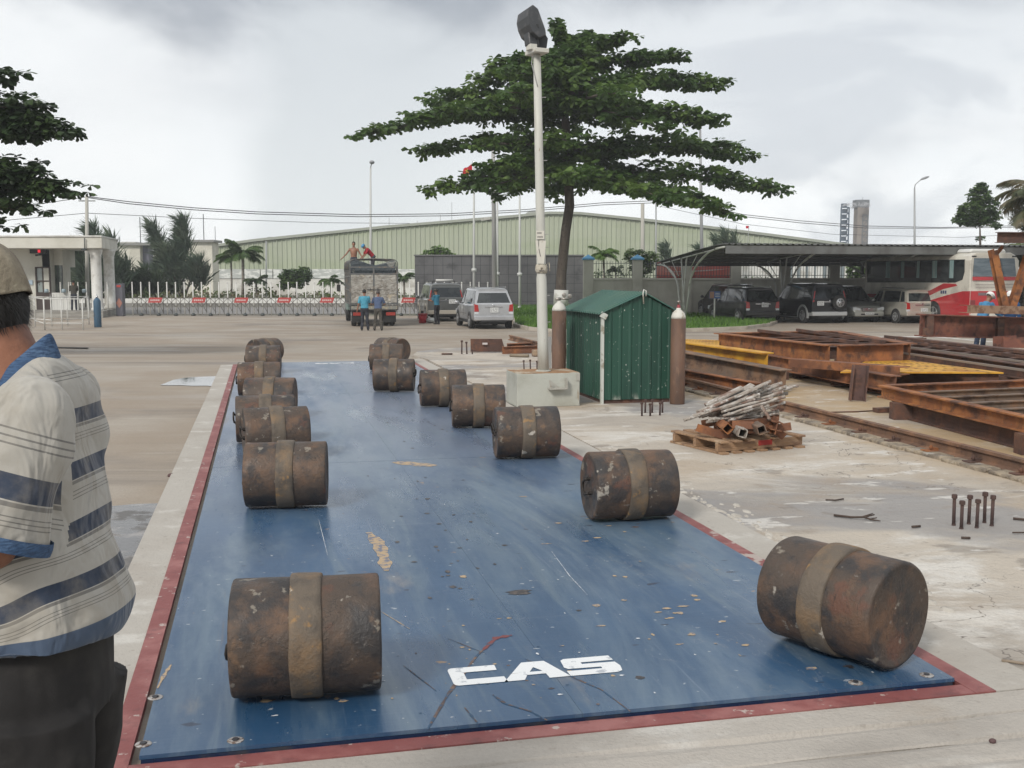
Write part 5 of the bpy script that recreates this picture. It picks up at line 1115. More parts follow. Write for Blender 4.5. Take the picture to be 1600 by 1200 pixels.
# ================================================================ VEHICLES
m_glass = mat('car_glass', (.012, .016, .018), .06, spec=.8, lay=[dict(c=(.03, .035, .035), s=2, a=.45, b=.6)])
m_tyre = mat('tyre', (.018, .018, .018), .85, lay=[dict(c=(.06, .052, .045), s=12, a=.5, b=.7)])
m_rim = mat('wheel_rim', (.42, .43, .44), .35, metal=.6, lay=[dict(c=(.18, .17, .16), s=12, a=.5, b=.7)])
m_black = mat('black_plastic', (.018, .018, .018), .6); m_chrome = mat('chrome', (.55, .56, .57), .15, metal=.9)
m_redlamp = mat('tail_lamp_red', (.35, .015, .012), .2, spec=.8); m_clear = mat('lamp_clear', (.55, .58, .6), .12, spec=.9)
m_plate = mat('number_plate_white', (.62, .63, .62), .5); m_ink = mat('plate_ink', (.03, .03, .03), .6)
def paint(name, c, metal=.5, rough=.28): return mat(name, c, rough, metal=metal, coat=.6, lay=[dict(c=tuple(q*.82 for q in c), s=1.5, a=.4, b=.65, d=6), dict(c=tuple(min(1, q*.8+.015) for q in c), s=(3, 3, 9), a=.5, b=.75, k=.5), dict(c=(.16, .14, .11), s=(2, 2, 2), t='z', a=.55, b=.12, k=.35, off=(0, 0, 0))], rlay=[dict(c=.45, s=3, a=.5, b=.7)])
def wheel(t, x, y, r=.33, w=.21, out=1):
    mb = MB(); n = 24
    mb.lathe([(0, r-.04), (.012, r-.012), (.035, r), (w-.035, r), (w-.012, r-.012), (w, r-.04)], (x-w/2, y, r), (x+w/2, y, r), n, 0)
    o = mb.build('wheel', m_tyre, t)
    mb = MB(); xo = x+out*w/2; rr = r*.66
    mb.lathe([(0, rr), (.012, rr), (.010, rr-.025), (-.02, rr-.04)], (xo, y, r), (xo+out, y, r), n, 0)
    for k in range(5):
        a = 2*pi*k/5+.3; c = Vector((xo-out*.002, y+cos(a)*rr*.5, r+sin(a)*rr*.5)); mb.box(c, (.016, rr*.95, .055), R=Matrix.Rotation(a, 4, 'X'))
    mb.lathe([(0, .05), (.02, .045)], (xo, y, r), (xo+out, y, r), 10, 0)
    mb.build('rim', m_rim, o)
def rows_text(mb, c, ux, uz, w, h, n, rows, m, seed):
    random.seed(seed)
    for r in range(rows):
        for k in range(n):
            x = (-.5+(k+.5)/n)*w*.85; z = (.5-(r+.5)/rows)*h*.8; p = c+ux*x+uz*z; cw = w*.85/n*.62; ch = h*.8/rows*.72
            for a, b, cc, d in random.sample([(0, .4, 1, .2), (0, -.4, 1, .2), (-.4, 0, .25, 1), (.4, 0, .25, 1), (0, 0, 1, .2)], 3):
                q = p+ux*a*cw+uz*b*ch; e1 = ux*cw*cc/2; e2 = uz*ch*d/2; mb.poly([q-e1-e2, q+e1-e2, q+e1+e2, q-e1+e2], m)
def car(name, label, cat, loc, heading, col, L_=4.55, W_=1.76, H_=1.74, kind='mpv', spare=False, rack=None, roofbox=False, plate=(.0, .78), group=None, lampc=m_redlamp, cladding=None, rear_bar=None, r=.33, grille=True):
    """local frame: forward +Y. stations (ys shoulder y, yt top y, z0, zs, zt, ws, wt)"""
    t = thing(name, label, cat, loc, heading, group); hL = L_/2; w = W_/2
    st = [(-hL+.05, -hL+.34, .40, .60*H_, H_-.07, w*.965, w*.70), (-hL+.18, -hL+.46, .34, .605*H_, H_-.035, w*.99, w*.735), (-hL+.62, -hL+.72, .30, .60*H_, H_-.01, w, w*.75), (-.10, -.05, .28, .585*H_, H_, w, w*.76), (.05, .02, .28, .585*H_, H_, w, w*.76),
          (.85, .42, .28, .575*H_, H_-.02, w, w*.745), (hL-1.12, .50, .28, .565*H_, H_-.03, w, w*.73)]
    nose = [(hL-1.05, .28, .560*H_, w*.995), (hL-.55, .28, .52*H_, w*.98), (hL-.16, .30, .45*H_, w*.93), (hL-.04, .36, .36*H_, w*.86)]
    if kind == 'suv':
        st[0] = (-hL+.03, -hL+.14, .46, .60*H_, H_-.06, w*.97, w*.78); st[1] = (-hL+.14, -hL+.24, .42, .60*H_, H_-.03, w*.99, w*.80); st[2] = (-hL+.9, -hL+.92, .40, .59*H_, H_-.0, w, w*.81)
        st = st[:3]+[(a, b, .40, zs, zt, ws, w*.81) for a, b, _, zs, zt, ws, wt in st[3:]]; nose = [(a, .42, z+.06, b) for a, _, z, b in nose]
    body = MB(); gl = {}
    def ring(s):
        ys, yt, z0, zs, zt, ws, wt = s
        return [(ws*.90, ys, z0), (ws*.985, ys, z0+.10), (ws, ys, (z0+zs)/2+.02), (ws*.985, ys, zs-.05), (ws*.955, ys, zs), (wt+.02, yt, zt-.075), (wt-.045, yt, zt-.015), (wt*.5, yt, zt+.01)]
    rings = [ring(s) for s in st]
    full = lambda rr: [(-x, y, z) for x, y, z in rr]+[(x, y, z) for x, y, z in reversed(rr)]
    n = 16; RR = [full(r_) for r_ in rings]; vs = [p for r_ in RR for p in r_]
    fs = [];
    for i in range(len(RR)-1):
        for j in range(n): fs.append((i*n+j, i*n+(j+1) % n, (i+1)*n+(j+1) % n, (i+1)*n+j))
    for j in range(7): fs.append((j, j+1, 14-j, 15-j))
    body.add(vs, fs, 0, False)
    # bonnet
    k = 10; nr = []
    for y, z0, zt, ww in [(st[-1][0], st[-1][2], st[-1][3], st[-1][5])]+nose:
        nr.append([(-ww*.9, y, z0), (-ww, y, z0+.12), (-ww, y, zt-.14), (-ww*.93, y, zt-.03), (-ww*.6, y, zt+.02), (ww*.6, y, zt+.02), (ww*.93, y, zt-.03), (ww, y, zt-.14), (ww, y, z0+.12), (ww*.9, y, z0)])
    vs = [p for r_ in nr for p in r_]; fs = [(i*k+j, i*k+(j+1) % k, (i+1)*k+(j+1) % k, (i+1)*k+j) for i in range(len(nr)-1) for j in range(k)]+[tuple(range((len(nr)-1)*k, len(nr)*k))]
    body.add(vs, fs, 0, False)
    p = paint('paint_%d_%d_%d' % tuple(int(c*999) for c in col), col)
    o = body.build('car_body', p, t, bevel=.02, seg=2)
    # windscreen
    def quadpanel(nm, P, m_, parent, inset=.06, lift=.012, rad=1):
        P = [Vector(q) for q in P]; c = sum(P, Vector())/len(P); nrm = (P[1]-P[0]).cross(P[-1]-P[0]).normalized()
        mid = Vector((0, 0, .9)); 
        if nrm.dot(c-mid) < 0: nrm = -nrm
        Q = []
        for i in range(len(P)):
            a, b, d = P[i-1], P[i], P[(i+1) % len(P)]; e = ((a-b).normalized()+(d-b).normalized()); Q.append(b+e*inset/max(.5, abs((a-b).normalized().cross((d-b).normalized()).length)))
        mb = MB(); nn = len(Q); mb.add([q+nrm*lift for q in Q]+[q-nrm*.02 for q in Q], [tuple(range(nn))]+[(i, (i+1) % nn, nn+(i+1) % nn, nn+i) for i in range(nn)], 0)
        return mb.build(nm, m_, parent, bevel=.006)
    c0 = st[-1]; cw = nr[0]
    yy, zz, tw = c0[1], c0[4], c0[6]; ye, ze, we = nose[0][0], nose[0][2], nose[0][3]
    quadpanel('windscreen', [(-we*.90, ye-.06, ze+.01), (we*.90, ye-.06, ze+.01), (tw-.03, yy, zz-.03), (-tw+.03, yy, zz-.03)], m_glass, t, .035, .03)
    # rear window and side windows
    a, b = RR[0][4], RR[0][5]; quadpanel('rear_window', [(-.955*st[0][5], st[0][0], st[0][3]), (.955*st[0][5], st[0][0], st[0][3]), (st[0][6]+.02, st[0][1], st[0][4]-.075), (-st[0][6]-.02, st[0][1], st[0][4]-.075)], m_glass, t, .075, .010)
    for sg in (-1, 1):
        for (i, j) in ((1, 2), (2, 3), (4, 5), (5, 6)):
            A, B = rings[i], rings[j]; P = [(A[4][0]*sg, A[4][1], A[4][2]), (B[4][0]*sg, B[4][1], B[4][2]), (B[5][0]*sg, B[5][1], B[5][2]), (A[5][0]*sg, A[5][1], A[5][2])]
            if (i, j) == (1, 2) and kind == 'mpv': pass
            quadpanel('side_window', P, m_glass, t, .035, .008)
    # lamps, bumpers, plate
    y0 = st[0][0]; zs = st[0][3]; ws = st[0][5]
    for sg in (-1, 1):
        mb = MB(); X0 = sg*ws*.975
        if kind == 'mpv': mb.prism([(0, zs-.30), (0, zs+.02), (.16, zs-.02), (.20, zs-.30)], lambda a_, b_: Vector((X0-sg*a_, y0-.012, b_)), lambda a_, b_: Vector((X0-sg*a_*.6+sg*.012, y0+.22, b_)))
        else: mb.prism([(0, zs-.10), (0, zs+.42), (.07, zs+.40), (.09, zs-.10)], lambda a_, b_: Vector((X0-sg*a_-sg*(max(0, b_-zs))*.28, y0-.015+max(0, b_-zs)*.2, b_)), lambda a_, b_: Vector((X0-sg*a_*.5+sg*.01-sg*(max(0, b_-zs))*.28, y0+.15+max(0, b_-zs)*.2, b_)))
        tl = mb.build('tail_light', lampc, t, bevel=.01)
        mb = MB(); mb.prism([(0, zs-.40), (0, zs-.31), (.19, zs-.31), (.16, zs-.40)], lambda a_, b_: Vector((X0-sg*a_, y0-.011, b_)), lambda a_, b_: Vector((X0-sg*a_+sg*.010, y0+.2, b_)))
        if kind == 'mpv': mb.build('reversing_lamp', m_clear, tl, bevel=.005)
        hy = nose[2][0]; hz = nose[2][2]; hw = nose[2][3]; mb = MB(); mb.prism([(0, hz-.20), (0, hz-.03), (.10, hz-.02), (.38, hz-.10), (.34, hz-.20)], lambda a_, b_: Vector((sg*(hw-a_)+sg*.01, hy+.10+(.03 if a_ > .2 else -.01), b_)), lambda a_, b_: Vector((sg*(hw-a_)+sg*.015, hy-.22, b_)))
        mb.build('headlight', m_clear, t, bevel=.012)
        mb = MB(); mb.ell((sg*(w+.10), hL-1.25, .60*H_+.03), (.10, .05, .075), 10, 6); mb.bar((sg*w*.95, hL-1.25, .585*H_), (sg*(w+.06), hL-1.25, .60*H_), .04, .04); mb.build('wing_mirror', p, t)
        mb = MB(); mb.bar((sg*(w*.72), -hL+.6, H_+.03), (sg*(w*.72), .3, H_+.035), .035, .03); mb.build('roof_rail', m_chrome if kind != 'plain' else p, t)
        for ya in (-.25, .72):
            mb = MB(); mb.box((sg*(w+.004), ya, .545*H_), (.025, .16, .03)); mb.build('door_handle', p, t)
        mb = MB(); mb.box((sg*(w+.001), .38, .36*H_), (.012, 1.9, .012)); mb.box((sg*(w+.000), -.01, .43*H_), (.006, .010, .25*H_)); mb.box((sg*(w+.000), .82, .43*H_), (.006, .010, .25*H_)); mb.build('door_seam', m_black, t)
        mb = MB(); mb.box((sg*(w-.02), .05, .27), (.09, 1.9, .05)); mb.build('side_step', cladding or m_black, t)
    bm_ = rear_bar or p
    mb = MB(); mb.prism([(-ws*.99, .36), (ws*.99, .36), (ws*1.0, .56), (-ws*1.0, .56)], lambda a_, b_: Vector((a_, y0-.075, b_)), lambda a_, b_: Vector((a_*1.01, y0+.35, b_))); mb.build('rear_bumper', bm_, t, bevel=.035, seg=3)
    mb = MB(); mb.prism([(-.86*w, .30), (.86*w, .30), (.90*w, .52), (-.90*w, .52)], lambda a_, b_: Vector((a_, hL+.02, b_)), lambda a_, b_: Vector((a_*1.06, hL-.4, b_))); mb.build('front_bumper', p, t, bevel=.035, seg=3)
    mb = MB(); mb.box((0, y0+.06, .33), (W_*.62, .30, .06)); mb.box((0, 0, .24), (W_*.7, L_*.8, .12)); mb.build('underside', m_black, t)
    mb = MB(); mb.box((plate[0], y0-.035, plate[1]), (.34, .012, .20), 0); rows_text(mb, Vector((plate[0], y0-.042, plate[1])), Vector((1, 0, 0)), UP, .34, .20, 4, 2, 1, int(L_*100)); mb.build('number_plate', [m_plate, m_ink], t)
    mb = MB(); mb.box((0, y0-.02, zs-.10), (.75, .03, .035)); mb.ell((0, y0-.03, zs-.04), (.05, .01, .035), 10, 6); mb.build('tailgate_trim', m_chrome, t)
    gz_ = nose[2][2]
    if grille:
        mb = MB(); gy = nose[3][0]
        for q in range(3): mb.box((0, gy+.02, gz_-.10-q*.05), (W_*.42, .05, .022), 0)
        mb.box((0, gy+.005, gz_-.15), (W_*.44, .05, .17), 1); mb.ell((0, gy+.05, gz_-.12), (.07, .02, .05), 12, 6, 0); mb.build('grille', [m_chrome, m_black], t)
        mb = MB(); mb.box((0, hL+.03, .44), (.48, .012, .11), 0); rows_text(mb, Vector((0, hL+.038, .44)), Vector((1, 0, 0)), UP, .48, .11, 7, 1, 1, 5); mb.build('number_plate', [m_plate, m_ink], t)
        mb = MB(); mb.box((0, hL+.005, .40), (W_*.52, .05, .07)); mb.build('air_intake', m_black, t)
    for sg in (-1, 1):
        for yw in (-hL+.86, hL-.92):
            mb = MB(); mb.lathe([(0, r+.07), (.006, r+.065)], (sg*(w-.05), yw, r+.01), (sg*(w+.5), yw, r+.01), 28, 0) if False else mb.lathe([(0, r+.065), (.058, r+.065)], (sg*(w-.05), yw, r+.01), (sg*(w+1), yw, r+.01), 28, 0); mb.build('wheel_arch', cladding or m_black, t) if not cladding else None
            if cladding:
                mb = MB(); nn = 18; vs = []
                for q in range(nn+1):
                    a = -.25+(pi+.5)*q/nn
                    for rr, xo in ((r+.05, .012), (r+.14, .012), (r+.14, -.06), (r+.05, -.06)): vs.append((sg*(w+xo+.01), yw+cos(a)*rr, r+sin(a)*rr))
                mb.add(vs, [(4*i+j, 4*i+(j+1) % 4, 4*i+4+(j+1) % 4, 4*i+4+j) for i in range(nn) for j in range(4)], 0); mb.build('fender_flare', cladding, t)
                mb = MB(); mb.lathe([(0, r+.05), (.055, r+.05)], (sg*(w-.05), yw, r), (sg*(w+1), yw, r), 24, 0); mb.build('wheel_arch', m_black, t)
            wheel(t, sg*(w-.085), yw, r, .21, sg)
    if spare:
        X0 = .34*W_*.7; c = Vector((X0, y0-.16, .98)); o2 = MB(); o2.lathe([(0, .30), (.03, .35), (.16, .35), (.2, .32)], c+Vector((0, .16, 0)), c+Vector((0, -1, 0)), 26, 0); so_ = o2.build('spare_wheel', m_tyre, t)
        mb = MB(); mb.lathe([(0, .21), (.01, .20), (.005, .06), (.02, .05)], c+Vector((0, -.042, 0)), c+Vector((0, -1, 0)), 22, 0)
        for q in range(6): a = q*pi/3; mb.box(c+Vector((cos(a)*.12, -.047, sin(a)*.12)), (.05, .012, .07), m=1, R=Matrix.Rotation(-a, 4, 'Y'))
        mb.build('rim', [m_rim, m_black], so_)
    if rack:
        mb = MB(); z = H_+.10
        for x in (-.55, .55): mb.bar((x, -hL+.75, z), (x, .3, z), .03, .03); mb.bar((x, -hL+.9, H_-.02), (x, -hL+.9, z), .03, .03); mb.bar((x, .2, H_-.02), (x, .2, z), .03, .03)
        for y in (-hL+.75, -hL+1.2, -hL+1.7, .25): mb.bar((-.55, y, z), (.55, y, z), .03, .03)
        mb.build('roof_rack', m_black, t)
        if rack == 'roll': mb = MB(); mb.tube([(-.42, -hL+.62, z+.04), (.42, -hL+.62, z+.04)], .055, 10); mb.build('rolled_bundle', mat('bundle', (.6, .6, .58), .7), t)
    return t
silver = (.46, .47, .485); blackp = (.009, .010, .012)
H13 = ROT
def rear_at(u, v, L_, off=0):
    p = atg(u, v); return Vector((p.x, p.y, gz(p.x, p.y)-.05))+DB*(L_/2+off)
def vehicles():
    car('silver_minivan', 'silver minivan parked by the lawn, seen from behind, right of the dark one', 'car', rear_at(772, 512.5, 4.55), H13, silver, H_=1.72, plate=(.02, .80))
    car('dark_suv', 'dark grey off road car with roof rack, left of the silver minivan', 'car', rear_at(699, 501, 4.6), H13-.02, (.14, .145, .14), L_=4.6, W_=1.82, H_=1.86, kind='suv', rack='roll', cladding=mat('cladding_champagne', (.33, .30, .25), .5), rear_bar=mat('bumper_champagne', (.36, .33, .28), .4), plate=(.3, .98), r=.36)
    car('black_minivan', 'black minivan under the left end of the carport, nearest the lawn', 'car', rear_at(1192, 503.5, 4.6), H13, blackp, L_=4.6, W_=1.78, H_=1.68, rack=None, plate=(.1, .86), grille=True, r=.32)
    car('black_car', 'black car mostly hidden behind the black minivan under the carport', 'car', rear_at(1192, 503.5, 4.6)+DB*5.2+DA*1.55, H13, (.014, .010, .014), L_=4.6, W_=1.78, H_=1.78)
    car('black_suv', 'black off road car with a spare wheel on its tailgate', 'car', rear_at(1296, 504, 4.7), H13, (.008, .009, .012), L_=4.7, W_=1.85, H_=1.86, kind='suv', spare=True, cladding=mat('cladding_grey', (.30, .31, .31), .5), rear_bar=mat('bumper_silver', (.42, .43, .43), .35, metal=.4), plate=(-.48, .95), r=.37)
    p = rear_at(1358, 502.5, 4.5, 0); car('olive_minivan', 'grey green minivan under the carport, its front facing the camera', 'car', p, H13+pi, (.46, .47, .43), L_=4.5, W_=1.74, H_=1.72)
    car('beige_minivan', 'pale beige minivan seen from behind, parked directly in front of the bus', 'car', rear_at(1441, 504, 4.3), H13, (.55, .53, .46), L_=4.3, W_=1.72, H_=1.62, plate=(.1, .62), r=.31)
    car('grey_car', 'grey car seen through the V shaped braces right of the bus', 'car', rear_at(1607, 497, 4.5)+DA*0, H13+pi, (.26, .27, .27), L_=4.5, W_=1.76, H_=1.75)
vehicles()
def bus():
    L_, W_, H_ = 8.6, 2.45, 3.25; t = thing('coach_bus', 'white and red coach bus parked at the right end of the carport', 'bus', rear_at(1551, 507.5, L_), H13)
    cream = mat('bus_cream', (.60, .575, .50), .35, coat=.4, lay=[dict(c=(.45, .42, .36), s=1.2, a=.45, b=.65)]); red = mat('bus_red', (.43, .022, .028), .35, coat=.4, lay=[dict(c=(.33, .02, .025), s=1, a=.45, b=.65)])
    hL, w = L_/2, W_/2; mb = MB()
    pr = [(-w, .35), (-w, H_-.35), (-w+.10, H_-.12), (-w+.35, H_), (w-.35, H_), (w-.10, H_-.12), (w, H_-.35), (w, .35)]
    mb.prism(pr, lambda a, b: Vector((a, -hL+(.12 if b > H_-.2 else 0), b)), lambda a, b: Vector((a, hL, b))); mb.build('bus_body', cream, t, bevel=.06, seg=3)
    mb = MB(); mb.prism([(-.95, H_+.001), (.95, H_+.001), (.85, H_+.17), (-.85, H_+.17)], lambda a, b: Vector((a, -hL+.5, b)), lambda a, b: Vector((a, -hL+4.2, b))); mb.build('roof_unit', mat('roof_unit_white', (.62, .62, .6), .4), t, bevel=.08, seg=3)
    # red livery on flank and tail: swooping panels 5 mm proud
    for sg in (-1, 1):
        mb = MB(); x = sg*(w+.006); X = lambda pts, mi=0, e=0: mb.prism(pts, lambda a, b: Vector((x+sg*e, -hL+a, b)), lambda a, b: Vector((sg*(w-.01), -hL+a, b)), mi)
        X([(.0, .36), (.0, 1.55), (.5, 1.54), (1.6, 1.35), (2.8, 1.10), (4.2, .98), (L_-.3, .95), (L_-.3, .36)])
        X([(1.0, 1.86), (1.9, 1.88), (2.9, 1.55), (4.2, 1.35), (L_-.3, 1.30), (L_-.3, 1.12), (4.2, 1.16), (2.9, 1.32), (1.9, 1.62), (.9, 1.78)][::-1])
        mb.build('red_stripe', red, t)
        mb = MB(); mb.prism([(.55, 2.05), (1.05, 1.92), (L_-.3, 1.88), (L_-.15, 2.95), (.45, 2.95), (.42, 2.4)], lambda a, b: Vector((sg*(w+.012), -hL+a, b)), lambda a, b: Vector((sg*(w-.02), -hL+a, b)), 0)
        wn = mb.build('side_window', m_glass, t)
        cu = mat('curtain_blue', (.15, .24, .24), .9, lay=[dict(c=(.25, .33, .32), s=(1, 12, 1), a=.45, b=.6)])
        for k in range(5):
            mb = MB(); mb.box((sg*(w+.014), -hL+1.55+k*1.28, 2.42), (.012, .05, 1.04)); mb.build('window_bar', m_black, wn)
            mb = MB(); mb.box((sg*(w+.0125), -hL+1.35+k*1.28, 2.52), (.006, .30+.1*sin(k*2), .80)); mb.build('curtain', cu, wn)
        for yw in (-hL+2.6, hL-2.3):
            mb = MB(); mb.lathe([(0, .56), (.055, .56)], (sg*(w-.045), yw, .5), (sg*9, yw, .5), 26); mb.build('wheel_arch', m_black, t); wheel(t, sg*(w-.12), yw, .48, .28, sg)
        mb = MB(); mb.box((sg*(w-.16), -hL-.006, .95), (.26, .03, .42)); mb.build('tail_light', mat('bus_lamp', (.20, .03, .03), .3), t, bevel=.01)
        mb = MB(); mb.box((sg*(w-.2), -hL+.08, H_-.17), (.22, .03, .06)); mb.build('marker_lamp', m_black, t)
        mb = MB()
        for k in range(3): mb.box((sg*(w+.013), -hL+1.72+k*.16, 1.48), (.006, .11, .14))
        mb.build('flank_letters', mat('bus_navy', (.03, .04, .12), .5), t)
    mb = MB(); mb.prism([(-w+.04, .36), (w-.04, .36), (w-.04, 1.55), (-w+.04, 1.55)], lambda a, b: Vector((a, -hL-.008, b)), lambda a, b: Vector((a, -hL+.02, b))); mb.prism([(-w+.12, 2.02), (w-.12, 2.02), (w-.12, 2.18), (-w+.12, 2.18)], lambda a, b: Vector((a, -hL-.008, b)), lambda a, b: Vector((a, -hL+.02, b))); mb.build('rear_red_panel', red, t)
    mb = MB(); mb.prism([(-w+.14, 2.20), (w-.14, 2.20), (w-.20, 3.0), (-w+.20, 3.0)], lambda a, b: Vector((a, -hL-.010+(b-2.2)*.10, b)), lambda a, b: Vector((a, -hL+.15, b))); mb.build('rear_window', mat('bus_glass', (.05, .075, .09), .08, spec=.8, lay=[dict(c=(.10, .13, .15), s=(1, 1, 6), a=.4, b=.6)]), t)
    mb = MB(); mb.box((0, -hL-.012, 1.72), (1.9, .012, .02)); mb.box((0, -hL-.012, 1.85), (1.9, .012, .02)); mb.box((-.5, -hL-.012, 1.42), (.62, .012, .13)); mb.build('rear_trim', mat('bus_trim', (.18, .13, .14), .5), t)
    mb = MB(); mb.box((0, -hL-.03, .42), (W_*.96, .12, .30)); mb.build('rear_bumper', cream, t, bevel=.04, seg=2)
    mb = MB(); mb.box((w+.20, hL-.1, 2.5), (.14, .12, .4)); mb.box((-w-.20, hL-.1, 2.5), (.14, .12, .4)); mb.build('wing_mirror', m_black, t)
bus()
def truck():
    p = atg(585, 508.5); W_ = 2.12; t = thing('cage_truck', 'lorry with grey sheet metal rear doors and a hooped cage top', 'truck', Vector((p.x, p.y, gz(p.x, p.y)-.05)), H13-.03)
    w = W_/2; fr = mat('truck_frame', (.10, .105, .105), .6, lay=[dict(c=(.17, .14, .11), s=6, a=.5, b=.65)]); sheet = mat('door_sheet', (.36, .345, .31), .5, metal=.2,
        lay=[dict(c=(.24, .22, .19), s=(5, 5, 3), a=.42, b=.62, d=7), dict(c=(.46, .40, .30), s=3, a=.54, b=.68), dict(c=(.50, .50, .49), s=7, a=.58, b=.7)], bump=[dict(s=(4, 4, 7), a=.2, b=.8, st=1, dist=.05, w=1), dict(s=14, a=.2, b=.8, st=.5, dist=.01)])
    Hs = [.62, 1.02, 2.28, 2.62, 2.95]; L_ = 5.2
    mb = MB()
    for x in (-w+.03, 0, w-.03): mb.b2((x-.03, 0, .95), (x+.03, .06, 2.62))
    for z in (1.0, 2.31, 2.60): mb.b2((-w, -.012, z-.03), (w, .05, z+.03))
    for x in (-w+.03, w-.03):
        for k in range(9): y = .02+k*L_/8.5; mb.b2((x-.025, y, .95), (x+.025, y+.05, 2.45))
        for z in (1.0, 1.6, 2.2, 2.45): mb.b2((x-.02, 0.05, z-.03), (x+.02, L_, z+.03))
    mb.build('cage_frame', fr, t)
    for sg in (-1, 1): mb = MB(); mb.b2((sg*.035, .0, 1.05), (sg*(w-.07), .025, 2.27)); d = mb.build('rear_door', sheet, t); mb = MB(); mb.tube([(sg*.02, -.03, 1.62), (sg*.30, -.03, 1.62)], .014, 6); mb.tube([(sg*.16, -.035, 1.58), (sg*.16, -.035, 1.68)], .014, 6); mb.build('door_bolt', m_black, d)
    for sg in (-1, 1): mb = MB(); mb.b2((sg*(w-.055), .08, 1.05), (sg*(w-.045), L_, 1.9)); mb.build('side_sheet', sheet, t)
    for k in range(7):
        y = .02+k*L_/6.4; r_ = .22; pts = [(-w+.01, y, 2.40), (-w+.01, y, 2.72)]+[(-w+r_-r_*cos(a), y, 2.72+.22*sin(a)) for a in (pi/6, pi/3, pi/2)]+[(0, y, 2.975)]+[(w-r_+r_*cos(a), y, 2.72+.22*sin(a)) for a in (pi/2, pi/3, pi/6)]+[(w-.01, y, 2.72), (w-.01, y, 2.40)]
        mb = MB(); mb.tube(pts, .022, 6); mb.build('roof_hoop', fr, t)
    mb = MB()
    for x in (-.75, -.35, 0, .35, .75): mb.tube([(x, 0, 2.96), (x, L_, 2.96)], .014, 5)
    mb.build('roof_rail', fr, t)
    mb = MB(); vs = []; random.seed(2); n = 14
    for i in range(n):
        for j in range(8): vs.append((-w+.10+j/7*(W_-.2), .25+i/(n-1)*(L_-.6), 2.78+.10*sin(j*.9+1)+.08*noise.noise(Vector((j, i*.7, 2)))))
    mb.add(vs, [(i*8+j, i*8+j+1, (i+1)*8+j+1, (i+1)*8+j) for i in range(n-1) for j in range(7)], 0, True); mb.add([(vs[j][0], .2, 2.0) for j in range(8)]+[(vs[j][0], .25, vs[j][2]) for j in range(8)], [(j, j+1, j+9, j+8) for j in range(7)], 0, True); mb.build('load_cover', mat('tarpaulin', (.06, .075, .085), .7, lay=[dict(c=(.3, .3, .27), s=1.3, a=.55, b=.62)], bump=[dict(s=6, a=.3, b=.7, st=.6, dist=.05)]), t)
    mb = MB(); mb.b2((-w, -.01, .72), (w, .08, .93)); mb.b2((-.35, .1, .55), (.35, 8, .72)); mb.build('chassis', mat('chassis_dark', (.04, .04, .04), .7, lay=[dict(c=(.12, .10, .08), s=5, a=.5, b=.65)]), t)
    mb = MB(); mb.b2((-w+.05, -.02, .76), (w-.05, -.012, .90)); mb.build('step_board', mat('step_pale', (.2, .2, .18), .6, lay=[dict(c=(.35, .3, .2), s=9, a=.5, b=.65)]), t)
    for sg in (-1, 1):
        mb = MB(); mb.box((sg*.72, -.03, .56), (.40, .05, .14)); mb.build('tail_light', mat('truck_lamp', (.28, .03, .02), .35), t)
        mb = MB()
        for o_ in (0, .27): mb.lathe([(0, .36), (.02, .40), (.05, .42), (.18, .42), (.21, .40), (.23, .36)], (sg*(.46+o_), .85, .42), (sg*(.46+o_)+sg, .85, .42), 24)
        wl = mb.build('wheel', m_tyre, t); mb = MB(); mb.lathe([(0, .22), (.02, .2), (-.02, .1)], (sg*.955, .85, .42), (sg*2, .85, .42), 18); mb.build('rim', m_rim, wl)
        mb = MB(); mb.lathe([(0, .36), (.02, .40), (.05, .42), (.18, .42), (.21, .40), (.23, .36)], (sg*(.72), 6.3, .42), (sg*.72+sg, 6.3, .42), 24); mb.build('wheel', m_tyre, t)
        mb = MB(); mb.b2((sg*.42, .30, .18), (sg*.98, .315, .70)); mb.build('mud_flap', m_black, t)
        mb = MB(); mb.tube([(sg*(w-.1), 6.6, 1.9), (sg*(w+.22), 6.5, 1.9), (sg*(w+.22), 6.5, 1.6)], .015, 6); mb.box((sg*(w+.22), 6.48, 1.62), (.18, .05, .34)); mb.build('wing_mirror', m_black, t)
    cb = mat('cab_paint', (.16, .22, .20), .4, coat=.4); mb = MB(); mb.prism([(5.4, .55), (7.0, .55), (7.05, 1.3), (6.85, 2.2), (5.5, 2.3)], lambda a, b: Vector((-w+.1, a, b)), lambda a, b: Vector((w-.1, a, b))); mb.build('cab', cb, t, bevel=.06, seg=2)
    for sg in (-1, 1): mb = MB(); mb.prism([(5.8, 1.45), (6.75, 1.45), (6.65, 2.05), (5.85, 2.05)], lambda a, b: Vector((sg*(w-.095), a, b)), lambda a, b: Vector((sg*(w-.11), a, b))); mb.build('cab_window', m_glass, t)
    return t
TRUCK = truck()
